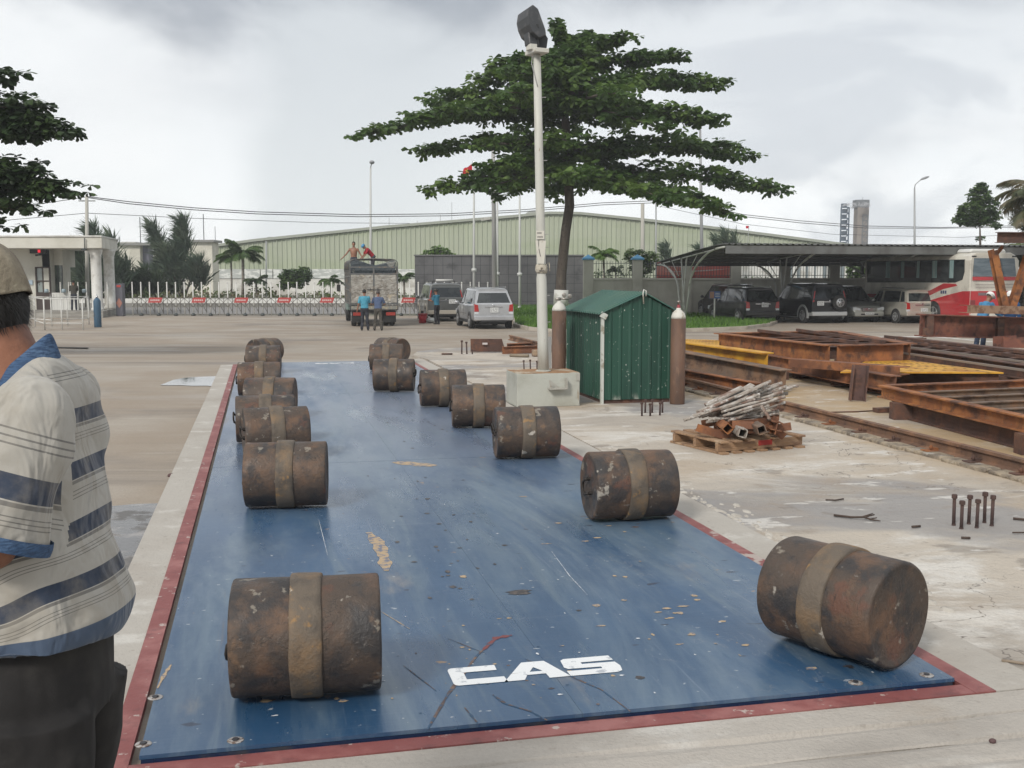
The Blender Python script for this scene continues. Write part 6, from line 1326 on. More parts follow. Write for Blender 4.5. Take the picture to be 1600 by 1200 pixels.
# ---------------------------------------------------------------- people in the yard
def crew():
    bl = (.055, .25, .36); g_ = lambda u, v: (lambda p: Vector((p.x, p.y, gz(p.x, p.y)-.05)))(atg(u, v))
    figure('person', 'man in a light blue shirt and dark trousers standing behind the lorry, back turned', g_(570, 514.5), .05, 1.68, (.07, .30, .42), (.02, .022, .03), arms=[((.03, .10, -.25), (.04, .32, -.30)), ((-.07, -.02, -.28), (-.13, .02, -.54))], legs=[((.10, .03, .48), (.14, -.02, .07)), ((-.09, .03, .48), (-.12, -.04, .07))])
    figure('person', 'man in a dusky blue shirt and brown trousers bending at the lorry tail, back turned', g_(591, 514.5), .0, 1.64, (.075, .11, .20), (.055, .05, .042), lean=.12, arms=[((.10, .08, -.24), (.02, .30, -.28)), ((-.10, .08, -.24), (-.04, .30, -.28))], hair=(.06, .05, .045), legs=[((.11, .04, .48), (.15, -.02, .07)), ((-.11, .03, .48), (-.16, -.02, .07))])
    # two on the load
    TM = RM[TRUCK]
    a = TM @ Vector((-.72, 1.6, 2.70)); b = TM @ Vector((.02, 1.2, 2.72))
    figure('person', 'shirtless man with arms spread standing on top of the lorry load', (a.x-.05, a.y, a.z-.60), pi, 1.66, pants=(.03, .035, .05), bare=True, lean=-.02, arms=[((.17, .04, -.24), (.36, .10, -.44)), ((-.14, .04, -.26), (-.27, .12, -.46))], hair=(.03, .025, .02))
    figure('person', 'man in a red shirt and blue cap crouching on top of the lorry load', (b.x+.05, b.y, b.z-.42), pi*.62, 1.5, (.34, .02, .03), (.05, .05, .06), lean=.75, arms=[((.03, .12, -.26), (.0, .26, -.42)), ((-.03, .12, -.26), (-.0, .26, -.42))], headgear=('cap', (.05, .22, .42)), tilt=-.2)
    figure('person', 'man in blue shirt and dark cap standing beside the dark car and red tub', g_(683, 505), .95, 1.62, (.03, .18, .28), (.015, .015, .02), lean=.08, arms=[((.03, .12, -.24), (.0, .30, -.22)), ((-.03, .10, -.24), (.0, .30, -.20))], headgear=('cap', (.03, .025, .02)), tilt=-.25)
    figure('person', 'dark dressed person leaning at the gatehouse window', Vector((atY(116, 480, 58.6).x, 58.6, FARZ-.05+.34)), .35, 1.64, (.05, .045, .035), (.022, .025, .035), lean=.12, sleeves='long', arms=[((.03, .14, -.22), (.0, .36, -.14)), ((-.03, .12, -.24), (-.0, .34, -.18))])
    y1 = atY(1533, 480, 27.7); y2 = atY(1579, 480, 28.0)
    f = lambda p: Vector((p.x, p.y, gz(p.x, p.y)-.05))
    figure('person', 'worker in blue shirt and white hard hat bowed forward behind the raised girder', f(y1), -1.15, 1.68, (.06, .22, .40), (.03, .045, .08), lean=.42, sleeves='long', headgear=('helmet', (.72, .72, .70)), tilt=-.25, arms=[((.05, .14, -.24), (.04, .34, -.34)), ((-.05, .12, -.24), (.0, .32, -.36))])
    figure('person', 'worker in blue and white hard hat standing right behind the V shaped brace', f(y2), 2.5, 1.66, (.03, .12, .30), (.05, .10, .16), lean=.10, sleeves='long', headgear=('helmet', (.72, .72, .70)), tilt=-.2)
    # red bucket and plastic bag
    p = g_(660.5, 503); t = thing('bucket', 'red plastic tub standing on the yard beside the dark car', 'tub', p)
    mb = MB(); mb.lathe([(0, .17), (.38, .21)], (0, 0, 0), (0, 0, 1), 20); mb.build('tub_body', mat('bucket_red', (.42, .02, .03), .45), t); mb = MB(); mb.lathe([(0, .225), (.03, .235), (.07, .22)], (0, 0, .381), (0, 0, 1), 20); mb.build('rim', mat('bucket_dark', (.30, .015, .02), .5), t); mb = MB(); mb.tube([(-.22, 0, .36), (-.25, 0, .2), (-.2, 0, .08)], .008, 5); mb.build('handle', m_chrome, t)
    p = g_(673, 503); mb = MB(); mb.ell((p.x, p.y, p.z+.13), (.20, .16, .14), 14, 10); mb.ell((p.x-.08, p.y, p.z+.24), (.09, .08, .08), 10, 8)
    mb.v = [tuple(Vector(q)+Vector([noise.noise(Vector(q)*7+Vector((k, 0, 0)))*.07 for k in (0, 5, 9)])) for q in mb.v]; mb.v = [(x, y, max(z, p.z)) for x, y, z in mb.v]
    tag(mb.build('plastic_bag', mat('bag_white', (.45, .47, .46), .35, bump=[dict(s=12, a=.3, b=.7, st=.7, dist=.02)])), 'crumpled whitish plastic bag on the ground beside the red tub', 'bag')
crew()
# ================================================================ BUILDINGS AND BACKGROUND
GZ = FARZ-.05
m_cream = mat('render_cream', (.47, .46, .40), .85, lay=[dict(c=(.38, .365, .31), s=.6, a=.42, b=.66, d=7), dict(c=(.33, .31, .27), s=(2, 2, .4), a=.55, b=.72, k=.6, d=7)], bump=[dict(s=12, a=.3, b=.7, st=.15, dist=.01)])
m_rail = mat('rail_dark', (.05, .06, .06), .5); m_white = mat('paint_white', (.60, .60, .57), .6, lay=[dict(c=(.42, .41, .37), s=1.4, a=.48, b=.66, d=7)])
m_steelp = mat('galvanised', (.36, .37, .37), .5, metal=.3)
def perimeter():
    Y = 60.0; x0 = atY(919, 430, Y).x; sp = 76.3/ppm(Y); zt = atY(900, 437, Y).z; zp = atY(900, 406, Y).z; zr = atY(900, 411, Y).z
    t = thing('boundary_wall', 'beige boundary wall with railings and blue capped pillars running behind the carport', 'wall', (x0, Y, GZ)); n = 11
    mb = MB(); mb.b2((x0-.1, Y-.10, GZ), (x0+sp*n, Y+.10, zt)); mb.build('wall', m_cream, t, world=True)
    mb = MB(); mb.b2((x0-.1, Y-.15, zt), (x0+sp*n, Y+.15, zt+.09)); mb.build('coping', mat('coping_pale', (.52, .50, .45), .8), t, world=True)
    for i in range(n+1):
        x = x0+sp*i; w = .27; mb = MB(); mb.b2((x-w, Y-w, GZ), (x+w, Y+w, zp)); o = mb.build('pillar', m_cream, t, world=True, bevel=.01)
        mb = MB(); mb.add([(x-.34, Y-.34, zp+.001), (x+.34, Y-.34, zp+.001), (x+.34, Y+.34, zp+.001), (x-.34, Y+.34, zp+.001), (x-.34, Y-.34, zp+.08), (x+.34, Y-.34, zp+.08), (x+.34, Y+.34, zp+.08), (x-.34, Y+.34, zp+.08), (x, Y, zp+.30)], [(0, 1, 2, 3), (0, 1, 5, 4), (1, 2, 6, 5), (2, 3, 7, 6), (3, 0, 4, 7), (4, 5, 8), (5, 6, 8), (6, 7, 8), (7, 4, 8)]); mb.build('pillar_cap', mat('cap_blue', (.08, .28, .48), .6), o, world=True)
        if i < n:
            mb = MB(); a, b = x+w+.01, x+sp-w-.01; k = int((b-a)/.145)
            for j in range(k+1): q = a+(b-a)*j/k; mb.tube([(q, Y, zt+.09), (q, Y, zr+.12)], .014, 5)
            for z in (zt+.24, zr-.02): mb.bar((a, Y, z), (b, Y, z), .03, .03)
            mb.build('railing', m_rail, t, world=True)
    # banner tied behind the railing
    a, b = atY(1026, 436, Y+.3), atY(1147, 410, Y+.3); mb = MB(); n_ = 24; vs = []
    for i in range(n_+1):
        x = a.x+(b.x-a.x)*i/n_; y = Y+.3+.03*sin(i*1.3); vs += [(x, y, a.z+.02*sin(i*.9)), (x, y, b.z+.03*sin(i*.7))]
    mb.add(vs, [(2*i, 2*i+2, 2*i+3, 2*i+1) for i in range(n_)], 0, True)
    W_, H_ = b.x-a.x, b.z-a.z
    P = lambda s_, t_: (a.x+W_*s_, Y+.255-.0, a.z+H_*t_)
    def swoosh(c0, c1, wd):
        p0 = []; p1 = []
        for i in range(17): s_ = .10+.85*i/16; c = c0+c1*(s_-.3)**2; p0.append(P(s_, c)); p1.append(P(s_, c+wd*sin(pi*i/16)+.01))
        mb.add(p0+p1, [(i, i+1, 18+i, 17+i) for i in range(16)], 1)
    swoosh(.72, .45, .10); swoosh(.42, .5, .07)
    mb.add([P(.02, .06), P(.98, .06), P(.98, .16), P(.02, .16)], [(0, 1, 2, 3)], 2)
    tag(mb.build('banner', [mat('banner_red', (.52, .12, .10), .7, lay=[dict(c=(.58, .24, .20), s=.5, a=.42, b=.62)]), mat('banner_pale', (.55, .42, .40), .7), mat('banner_deep', (.28, .02, .02), .7)], fix=False), 'long red banner with pale curved streaks tied behind the boundary wall railing', 'banner')
perimeter()
def carport():
    D = (atY(1127, 384, 46.5)-atY(1015, 407, 58.5)); D.z = 0
    fwd = -Vector((D.x, D.y, 0)).normalized()             # from the near eave to the far eave
    ax = DA                                              # along the row of cars
    p0 = atY(1133, 381, 46.5); org = Vector((p0.x, p0.y, GZ)); t = thing('carport', 'long carport with dark corrugated roof on curved white steel frames', 'carport', org)
    L_ = 34; dp = 11.5; h0 = p0.z-GZ
    prof = [(0, h0-.02), (.25, h0), (1.2, h0-.02), (4, h0-.16), (8, h0-.42), (dp, h0-.66)]
    under = mat('roof_steel_dark', (.085, .088, .085), .6, metal=.2, lay=[dict(c=(.13, .13, .12), s=.8, a=.45, b=.65), dict(c=(.06, .05, .04), s=2, a=.58, b=.7)])
    mb = MB(); per = .30; n = int(L_/per); xs = []
    for i in range(n):
        for f, h in ((0, 0), (.35, 0), (.5, .05), (.75, .05), (.9, 0)): xs.append(((i+f)*per, h))
    vs = []
    for x, h in xs:
        for d, z in prof: q = ax*x+fwd*d+UP*(z+h); vs.append(q)
    k = len(prof); mb.add(vs, [(i*k+j, i*k+j+1, (i+1)*k+j+1, (i+1)*k+j) for i in range(len(xs)-1) for j in range(k-1)], 0)
    o = mb.build('roof_sheet', under, t, fix=False); m_ = o.modifiers.new('s', 'SOLIDIFY'); m_.thickness = .012; m_.offset = 1
    mb = MB(); mb.bar(ax*.05+fwd*.06+UP*(h0-.24), ax*L_+fwd*.06+UP*(h0-.24), .05, .34); mb.build('fascia', mat('fascia_grey', (.13, .135, .13), .6, metal=.1, lay=[dict(c=(.085, .085, .08), s=1, a=.45, b=.65)]), t)
    for d, dz in ((1.5, .10), (3.2, .18), (5.0, .29), (6.8, .42), (8.6, .54), (10.3, .66), (dp-.05, .74)):
        mb = MB(); mb.bar(ax*0+fwd*d+UP*(h0-dz-.06), ax*L_+fwd*d+UP*(h0-dz-.06), .05, .10); mb.build('purlin', under, t)
    fm = mat('frame_white', (.52, .53, .50), .5, lay=[dict(c=(.33, .32, .28), s=3, a=.5, b=.7)])
    for i in range(7):
        b = ax*(.02+i*5.35) if i else ax*.08
        B = b+fwd*6.4; mb = MB(); r = .045
        def arm(p, q, s_): mb.tube([p, q], s_, 6)
        zr = lambda d: h0-.06*d-.10
        for s_, dd in ((-1, -.35), (1, .35)):
            # leg then a quarter-round arm sweeping out beneath the roof
            far = .3 if s_ < 0 else dp-.3; leg0 = B+fwd*(.30*s_); pts = [leg0+UP*0]
            z_top = zr(far); d0 = 6.4+.3*s_
            for q in range(9):
                a = q/8*pi/2; dist = d0+s_*(.55+ (abs(far-d0)-.55)*(1-cos(a)) ); z = 1.35+(z_top-1.35)*sin(a)
                pts.append(b+fwd*dist+UP*z)
            mb.tube(pts, r, 7)
            mb.tube([leg0+UP*.0, B+fwd*(-.45*s_)+UP*(zr(6.4-.45*s_)-.02)], r*.9, 6)
        arm(b+fwd*.2+UP*(zr(.2)), b+fwd*(dp-.2)+UP*(zr(dp-.2)), .035)
        for d in (2.2, 4.2, 8.6, 10.2): arm(b+fwd*d+UP*zr(d), B+fwd*((d-6.4)*.42)+UP*(zr(d)-.75), .022)
        mb.box(B+UP*.02, (.7, .35, .04), R=ROT); mb.build('support_frame', fm, t)
carport()
def gatehouse():
    Y = 60.0; cm = mat('gatehouse_cream', (.56, .55, .49), .8, lay=[dict(c=(.46, .45, .39), s=.7, a=.42, b=.66, d=7), dict(c=(.36, .34, .30), s=(3, 3, .5), a=.58, b=.74, k=.6, d=7)])
    fz = atY(150, 490, 58).z; R = lambda u, v, y=Y: atY(u, v, y)
    t = thing('gatehouse', 'low cream gatehouse with flat roof slab on two round columns, left of the sliding gate', 'gatehouse', (R(60, 480).x, Y, GZ))
    W = lambda mb, nm, m, p=t, **k: mb.build(nm, m, p, world=True, **k)
    zt, zb = R(100, 370, 58).z, R(100, 388, 58).z; xl, xr = R(-260, 400, 58).x, R(160, 400, 58).x
    mb = MB(); pts = [(xl, 58), (xr, 58), (R(184, 400, 64).x, 64), (xl, 64)]
    mb.prism(pts, lambda a, b: Vector((a, b, zb)), lambda a, b: Vector((a, b, zt))); W(mb, 'roof_slab', cm, bevel=.02)
    mb = MB(); mb.prism([(xl, 57.93), (xr+.02, 57.93), (R(185.5, 400, 64).x, 64.08), (xl, 64.1)], lambda a, b: Vector((a, b, zt+.001)), lambda a, b: Vector((a, b, zt+.07))); W(mb, 'roof_edge', m_white)
    # plinth
    mb = MB(); zf = GZ+.34; mb.prism([(xl, 57.0), (R(160, 480, 57.0).x, 57.0), (R(187, 480, 63.5).x, 63.5), (xl, 63.5)], lambda a, b: Vector((a, b, GZ)), lambda a, b: Vector((a, b, zf))); W(mb, 'plinth', mat('plinth_grey', (.22, .21, .19), .85, lay=[dict(c=(.32, .31, .28), s=(1, 1, 9), a=.45, b=.6)]))
    for u, y in ((151, 58.6), (171, 61.2)):
        c = R(u, 440, y); r = 8.0/ppm(y); mb = MB(); mb.lathe([(0, r*1.22), (.12, r*1.22), (.16, r), (zb-zf-.5, r), (zb-zf-.45, r*1.08), (zb-zf-.38, r*1.02), (zb-zf-.12, r*1.3), (zb-zf, r*1.35)], (c.x, y, zf), (c.x, y, zf+9), 24); W(mb, 'column', m_white)
    # rooms: left block nearer, window bay to its right
    xa, xb, xc, xd = R(-250, 0, 60).x, R(61, 400, 60).x, R(80, 400, 61.2).x, R(104.5, 400, 61.2).x
    mb = MB(); dx0, dx1 = R(36, 0, 60).x, R(60, 0, 60).x; dz = R(50, 417, 60).z
    mb.b2((xa, 60, zf), (dx0, 63.5, zb)); mb.b2((dx0, 60, dz), (dx1, 63.5, zb)); mb.b2((dx1, 60, zf), (xc, 62.4, zb)); 
    W(mb, 'wall', cm)
    wx0, wx1, wz0, wz1 = R(82, 0, 61.2).x, R(103.5, 0, 61.2).x, R(0, 464, 61.2).z, R(0, 414.5, 61.2).z
    mb = MB(); mb.b2((xc, 60.6, zf), (xd, 61.6, wz0)); mb.b2((xc, 60.6, wz1), (xd, 61.6, zb)); mb.b2((xd-.03, 60.6, wz0), (xd, 61.6, wz1)); mb.b2((xc, 61.3, wz0), (xd-.03, 61.6, wz1)); W(mb, 'wall', cm)
    mb = MB(); mb.b2((xc+.03, 60.62, wz0), (xd-.04, 60.66, wz1)); o = W(mb, 'window', mat('room_glass', (.035, .05, .045), .08, spec=.8, lay=[dict(c=(.12, .16, .12), s=.9, a=.45, b=.6)]))
    mb = MB()
    for x in (xc+.03, (xc+xd)/2+.1, xd-.07): mb.b2((x, 60.59, wz0), (x+.05, 60.615, wz1))
    mb.b2((xc+.085, 60.59, wz0), (xd-.075, 60.615, wz0+.05)); W(mb, 'window_frame', m_rail, o)
    mb = MB(); fr = mat('door_frame_dark', (.05, .035, .03), .6)
    for x in (dx0, (dx0+dx1)/2-.03, dx1-.07): mb.b2((x, 60.0-.02, zf), (x+.07, 60.08, dz))
    for z in (zf, zf+.9, zf+1.55, dz-.07): mb.b2((dx0+.071, 60.0-.018, z), (dx1-.071, 60.07, z+.07))
    mb.b2((dx0+.07, 59.995, zf+.07), (dx1-.07, 60.05, zf+.9)); d = W(mb, 'door', fr)
    mb = MB(); mb.b2((dx0+.07, 60.06, zf+.9), (dx1-.07, 60.075, dz)); W(mb, 'door_glass', mat('door_glass', (.25, .29, .28), .1, spec=.8, lay=[dict(c=(.05, .05, .05), s=2.5, a=.5, b=.56)]), d)
    mb = MB(); c = R(45, 441, 59.93); mb.b2((c.x-.38, 59.93, c.z-.13), (c.x+.2, 59.96, c.z+.12)); W(mb, 'door_notice', mat('notice_blue', (.38, .47, .55), .6), d)
    # LED sign with a red figure
    c0, c1 = R(47, 396, 59.85), R(72, 389, 59.85); mb = MB(); mb.b2((c0.x, 59.8, c0.z), (c1.x, 59.98, c1.z)); s_ = W(mb, 'display_board', m_black)
    q = R(61, 392.4, 59.79); mb = MB(); mb.box(q, (.14, .01, .16)); W(mb, 'red_digit', mat('led_red', (.5, .02, .03), .5, emit=((.9, .03, .05), .7)), s_)
    mb = MB(); q = R(55, 399, 59.7); mb.tube([q, q+Vector((.35, .1, .06))], .05, 8); W(mb, 'camera', m_black)
    mb = MB(); q = R(132, 372, 57.9); mb.tube([q, q-Vector((0, 0, .55))], .03, 6); mb.ell(q-Vector((.05, 0, .6)), (.16, .16, .06), 10, 6); W(mb, 'porch_lamp', m_rail)
    mb = MB()
    for k in range(9): x = R(63+k*5, 0, 59.9).x; mb.b2((x, 59.5, zf), (x+.02, 59.52, zf+.9))
    mb.b2((R(62, 0, 59.6).x, 59.52, zf), (R(104, 0, 59.6).x, 59.56, zf+.95)); W(mb, 'counter', m_white)
    for k, (u, v) in enumerate(((73, 465), (100, 464), (132, 464))):
        q = R(u, v, 59.4); mb = MB(); mb.lathe([(0, .12), (.16, .11), (.20, .07)], (q.x, 59.4, zf+.96), (q.x, 59.4, 9), 12); W(mb, 'basin', mat('basin_blue', (.30, .38, .42), .4))
    # pipe queue barrier in front
    b = thing('queue_barrier', 'thin white pipe barrier frames standing in front of the gatehouse', 'barrier', R(100, 500, 52.5)); mb = MB()
    g = lambda u, v: (lambda p: Vector((p.x, p.y, gz(p.x, p.y)-.05)))(atg(u, v))
    P = [g(55, 509), g(70, 514), g(97, 513.5), g(130, 514)]; Q = [g(40, 505), g(81, 508), g(106, 507), g(139, 505)]
    for p in P+Q: mb = MB(); mb.tube([p, p+UP*1.28], .028, 6); W(mb, 'post', m_white, b)
    for row in (P, Q):
        for z in (1.28, .28): mb = MB(); mb.tube([q+UP*z for q in row], .022, 6); W(mb, 'pipe_rail', m_white, b)
    for p, q in zip(P, Q):
        mb = MB(); mb.tube([p+UP*1.28, q+UP*1.28], .022, 6); W(mb, 'pipe_rail', m_white, b)
    p = g(153, 509.5); mb = MB(); c = thing('gas_cylinder', 'tall blue gas cylinder standing in front of the gatehouse column', 'gas cylinder', p); H_ = 46/ppm(p.y); r = 5.6/ppm(p.y)
    mb.lathe([(0, r*.95), (.02, r), (H_-.16, r), (H_-.08, r*.8), (H_, r*.35)], (0, 0, 0), (0, 0, 1), 18); mb.build('cylinder_body', mat('cylinder_blue', (.035, .09, .15), .6, lay=[dict(c=(.05, .05, .06), s=3, a=.5, b=.7)]), c); mb = MB(); mb.lathe([(0, r*.3), (.08, r*.3), (.10, r*.1), (.16, r*.12)], (0, 0, H_), (0, 0, 9), 10); mb.build('valve', m_chrome, c)
gatehouse()
def gate():
    Y = 60.0; za, zl, z1 = atY(400, 442, Y).z, atY(400, 465.5, Y).z, GZ
    t = thing('sliding_gate', 'long retractable lattice gate of white tipped posts closing the yard entrance', 'gate', (atY(400, 480, Y).x, Y, GZ))
    gm = mat('gate_steel', (.17, .16, .145), .5, metal=.3); xs = []; u = 206.5
    while u < 768: xs.append(atY(u, 450, Y).x); u += 13.55
    for u in (106, 119, 122, 133, 146, 165, 178): xs.insert(0, atY(u, 450, Y+1).x)
    for i, x in enumerate(xs):
        mb = MB(); mb.tube([(x, Y, GZ+.05), (x, Y, za)], .034, 7); mb.ell((x, Y, za), (.045, .045, .06), 8, 6); o = mb.build('gate_post', mat('gate_white', (.56, .56, .53), .45), t, world=True)
        if i % 2 == 0: mb = MB(); mb.lathe([(0, .12), (.10, .10), (.16, .05)], (x, Y-.05, GZ), (x, Y-.05, 9), 10); mb.build('castor', m_rail, o, world=True)
        if i < len(xs)-1 and i > 6:
            x2 = xs[i+1]; xm = (x+x2)/2; mb = MB()
            mb.tube([(xm, Y+.05, GZ+.12), (xm, Y+.05, zl+.05)], .020, 6); mb.tube([(x, Y-.03, zl), (x2, Y-.03, zl)], .016, 5)
            for a, b in ((.50, .98), (.98, .50)): mb.tube([(x, Y-.06, GZ+a), (x2, Y-.06, GZ+b)], .016, 5)
            mb.tube([(x, Y-.06, GZ+.74), (xm, Y-.06, GZ+.25)], .016, 5)
            mb.tube([(x, Y, GZ+.06), (x2, Y, GZ+.06)], .02, 5)
            mb.build('lattice_section', gm, t, world=True)
    mb = MB(); c = atY(189, 492, Y-.3); mb.b2((c.x-.2, Y-.5, GZ), (c.x+.2, Y-.1, atY(0, 443, Y).z)); o = mb.build('motor_housing', mat('motor_grey', (.10, .10, .12), .5), t, world=True, bevel=.02)
    mb = MB(); mb.box((c.x, Y-.51, GZ+1.65), (.22, .02, .12)); mb.box((c.x, Y-.51, GZ+.75), (.34, .02, .5), m=1, R=Matrix.Rotation(.78, 4, 'Y')) if False else mb.prism([(0, .28), (.17, 0), (0, -.28), (-.17, 0)], lambda a, b: Vector((c.x+a, Y-.515, GZ+.72+b)), lambda a, b: Vector((c.x+a, Y-.50, GZ+.72+b)), 1)
    mb.build('warning_patch', [mat('patch_red', (.45, .05, .04), .5), mat('patch_orange', (.36, .16, .12), .5)], o, world=True)
    lab = ['leftmost', 'second from the left', 'third from the left', 'fourth from the left', 'fifth from the left', 'one right of the lorry']
    for i, u in enumerate((242.5, 310.5, 377, 444, 511, 638)):
        c = atY(u, 469, Y-.2); w, h = 23/ppm(Y), 8/ppm(Y); mb = MB(); sk = .10
        mb.prism([(-w/2, -h/2), (w/2-sk, -h/2), (w/2, h/2), (-w/2+sk, h/2)], lambda a, b: Vector((c.x+a, Y-.22, c.z+b)), lambda a, b: Vector((c.x+a, Y-.16, c.z+b)), 0)
        for q in range(5): mb.box((c.x-w*.27+q*w*.13, Y-.224, c.z), (w*.085, .004, h*.28), 1)
        tag(mb.build('gate_placard', [mat('placard_red', (.40, .055, .05), .6, lay=[dict(c=(.4, .1, .09), s=2, a=.5, b=.7)]), mat('placard_white', (.6, .5, .48), .6)]), 'small red placard hung on the sliding gate, '+lab[i], 'placard', 'red placards on the sliding gate')
    mb = MB(); c = atY(627.5, 470, Y-.2); mb.box((c.x, Y-.2, c.z), (.14, .03, .34)); tag(mb.build('gate_notice', m_white), 'narrow white notice on the gate just right of the lorry', 'notice')
gate()
def background():
    # kerb wall along the far side of the road
    Y = 75.5; mb = MB(); a, b = atY(110, 470, Y), atY(700, 470, Y); zv = atY(0, 473.5, Y).z; vb = MB(); vb.b2((a.x-60, Y-.25, GZ-.2), (b.x+80, Y+7, zv)); struct(vb.build('verge', mat('verge_grey', (.20, .195, .18), .9, lay=[dict(c=(.26, .25, .23), s=.5, a=.45, b=.6)]))); mb.b2((a.x, Y, zv-.02), (b.x, Y+.3, atY(0, 466.5, Y).z)); tag(mb.build('low_wall', mat('low_wall_white', (.66, .66, .63), .8, lay=[dict(c=(.45, .44, .4), s=.4, a=.5, b=.66, d=7)]), origin=((a.x+b.x)/2, Y, GZ)), 'low white wall along the far side of the road beyond the gate', 'wall')
    # dark stone wall
    Y = 72; a, b = atY(648, 400, Y), atY(912, 400, Y); t = thing('feature_wall', 'wide dark grey polished stone wall standing behind the flagpoles', 'wall', ((a.x+b.x)/2, Y, GZ-.05))
    dk = mat('dark_granite', (.085, .085, .088), .32, lay=[dict(c=(.115, .115, .117), s=(.5, .5, .3), a=.42, b=.64, d=7), dict(c=(.065, .065, .067), s=1.4, a=.5, b=.65), dict(c=(.12, .12, .12), s=12, a=.58, b=.75, k=.5)], rlay=[dict(c=.5, s=1, a=.45, b=.65)])
    mb = MB(); mb.b2((a.x, Y, GZ-.05), (b.x, Y+.5, a.z)); mb.build('wall', dk, t, world=True)
    mb = MB(); mb.b2((a.x-.06, Y-.08, a.z+.001), (b.x+.05, Y+.55, a.z+.09)); mb.build('coping', mat('coping_dark', (.12, .12, .12), .6), t, world=True)
    mb = MB(); k = 18
    for i in range(1, k): x = a.x+(b.x-a.x)*i/k; mb.b2((x-.012, Y-.004, GZ), (x+.012, Y-.001, a.z))
    for z in (.5, 1.1, 1.7, 2.3, 2.9): mb.b2((a.x+.01, Y-.0035, GZ+z), (b.x-.01, Y-.001, GZ+z+.02))
    mb.build('joint_line', mat('joint_dark', (.02, .02, .02), .8), t, world=True)
    # warehouse
    Y = 125; A = lambda u, v, y=Y: atY(u, v, y); gm = mat('cladding_green', (.36, .39, .30), .6, lay=[dict(c=(.32, .36, .25), s=(.05, .05, .4), a=.45, b=.62), dict(c=(.41, .45, .33), s=(1.2, 1.2, .05), a=.45, b=.65, k=.5)])
    t = thing('warehouse', 'huge pale green corrugated warehouse with a shallow pitched roof filling the background', 'warehouse', (A(870, 400).x, Y, GZ))
    roofl = [(60, 432), (210, 407), (310, 390), (400, 378), (600, 357.5), (800, 341), (858, 335.5), (905, 336), (1000, 345.5), (1100, 357), (1200, 369.5), (1290, 381), (1420, 398)]
    zb = A(0, 419).z; per = .55; x0, x1 = A(60, 0).x, A(1420, 0).x
    def ztop(x):
        pts = [(A(u, v).x, A(u, v).z) for u, v in roofl]
        for (a_, za), (b_, z_b) in zip(pts, pts[1:]):
            if a_ <= x <= b_: return za+(z_b-za)*(x-a_)/(b_-a_)
        return pts[-1][1]
    mb = MB(); vs = []; x = x0; ks = []
    while x < x1:
        for f, d in ((0, 0), (.55, 0), (.7, .10), (.85, .10)): ks.append((x+f*per, d))
        x += per
    for x, d in ks: x = min(x, x1); vs += [(x, Y-d, GZ), (x, Y-d, ztop(x))]
    mb.add(vs, [(2*i, 2*i+2, 2*i+3, 2*i+1) for i in range(len(ks)-1)], 0); mb.build('wall', gm, t, world=True, fix=False)
    mb = MB(); rp = [(A(u, v).x, A(u, v).z+.05) for u, v in roofl]; vs = []
    for x, z in rp: vs += [(x, Y-.35, z), (x, Y+80, z)]
    mb.add(vs, [(2*i, 2*i+1, 2*i+3, 2*i+2) for i in range(len(rp)-1)], 0); o = mb.build('roof', mat('roof_pale', (.30, .32, .27), .5), t, world=True, fix=False); s_ = o.modifiers.new('s', 'SOLIDIFY'); s_.thickness = .3
    mb = MB(); mb.b2((x0, Y-.6, GZ-.02), (A(655, 0).x, Y-.16, A(0, 436).z)); mb.build('base_wall', mat('base_white', (.62, .61, .57), .8, lay=[dict(c=(.42, .40, .36), s=(.3, .3, .6), a=.47, b=.62, d=7), dict(c=(.22, .22, .2), s=.9, a=.62, b=.68, k=.6)]), t, world=True)
    for u0, u1 in ((320, 398), (399, 418), (419, 480), (481, 545), (546, 600), (601, 654)):
        mb = MB(); mb.b2((A(u0, 0).x, Y-.5, A(0, 435).z), (A(u1-.5, 0).x, Y-.14, A(0, 420.5).z)); mb.build('louvre_panel', mat('louvre', (.42, .44, .42), .6, lay=[dict(c=(.66, .67, .64), s=(.9, .9, 2.5), a=.46, b=.56, d=3)]), t, world=True)
    for u, v, w in ((835, 336, 26), (409, 378.5, 12), (474, 373, 10)):
        mb = MB(); c = A(u, v); mb.ell((c.x, Y+5, c.z-.1), (w/ppm(Y)*.62, 4, .9), 14, 8); mb.build('roof_vent', mat('vent_grey', (.24, .25, .22), .6), t, world=True)
    # far white blocks with lightning rods
    for i, (u0, u1, v0, v1, lab) in enumerate(((190, 232, 382, 470, 'pale block with flat overhanging roof and mast, just right of the gatehouse'), (292, 331, 377, 470, 'pale block with flat overhanging roof above the wind blown trees'))):
        Yb = 112; a, b = atY(u0, v1, Yb), atY(u1, v0, Yb); t2 = thing('roof_block', lab, 'building', ((a.x+b.x)/2, Yb, GZ)); mb = MB(); mb.b2((a.x, Yb, GZ), (b.x-.9 if i == 0 else b.x, Yb+2.5, b.z-.1)); mb.build('wall', mat('block_cream', (.62, .60, .52), .8, lay=[dict(c=(.5, .48, .41), s=.5, a=.45, b=.6)]), t2, world=True)
        mb = MB(); mb.b2((a.x-.3, Yb-.4, b.z-.1), (b.x+.3, Yb+2.9, b.z+.14)); mb.build('roof', mat('block_roof', (.22, .22, .21), .7), t2, world=True)
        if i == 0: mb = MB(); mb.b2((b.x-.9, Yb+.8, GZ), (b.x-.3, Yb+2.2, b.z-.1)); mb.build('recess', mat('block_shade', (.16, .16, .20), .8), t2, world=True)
        mb = MB(); q = (a.x+b.x)/2; mb.tube([(q, Yb+2, b.z), (q, Yb+2, b.z+2.9)], .045, 5); mb.tube([(q+1.2, Yb+2, b.z), (q+1.2, Yb+2, b.z+1.6)], .03, 5); mb.build('mast', m_rail, t2, world=True)
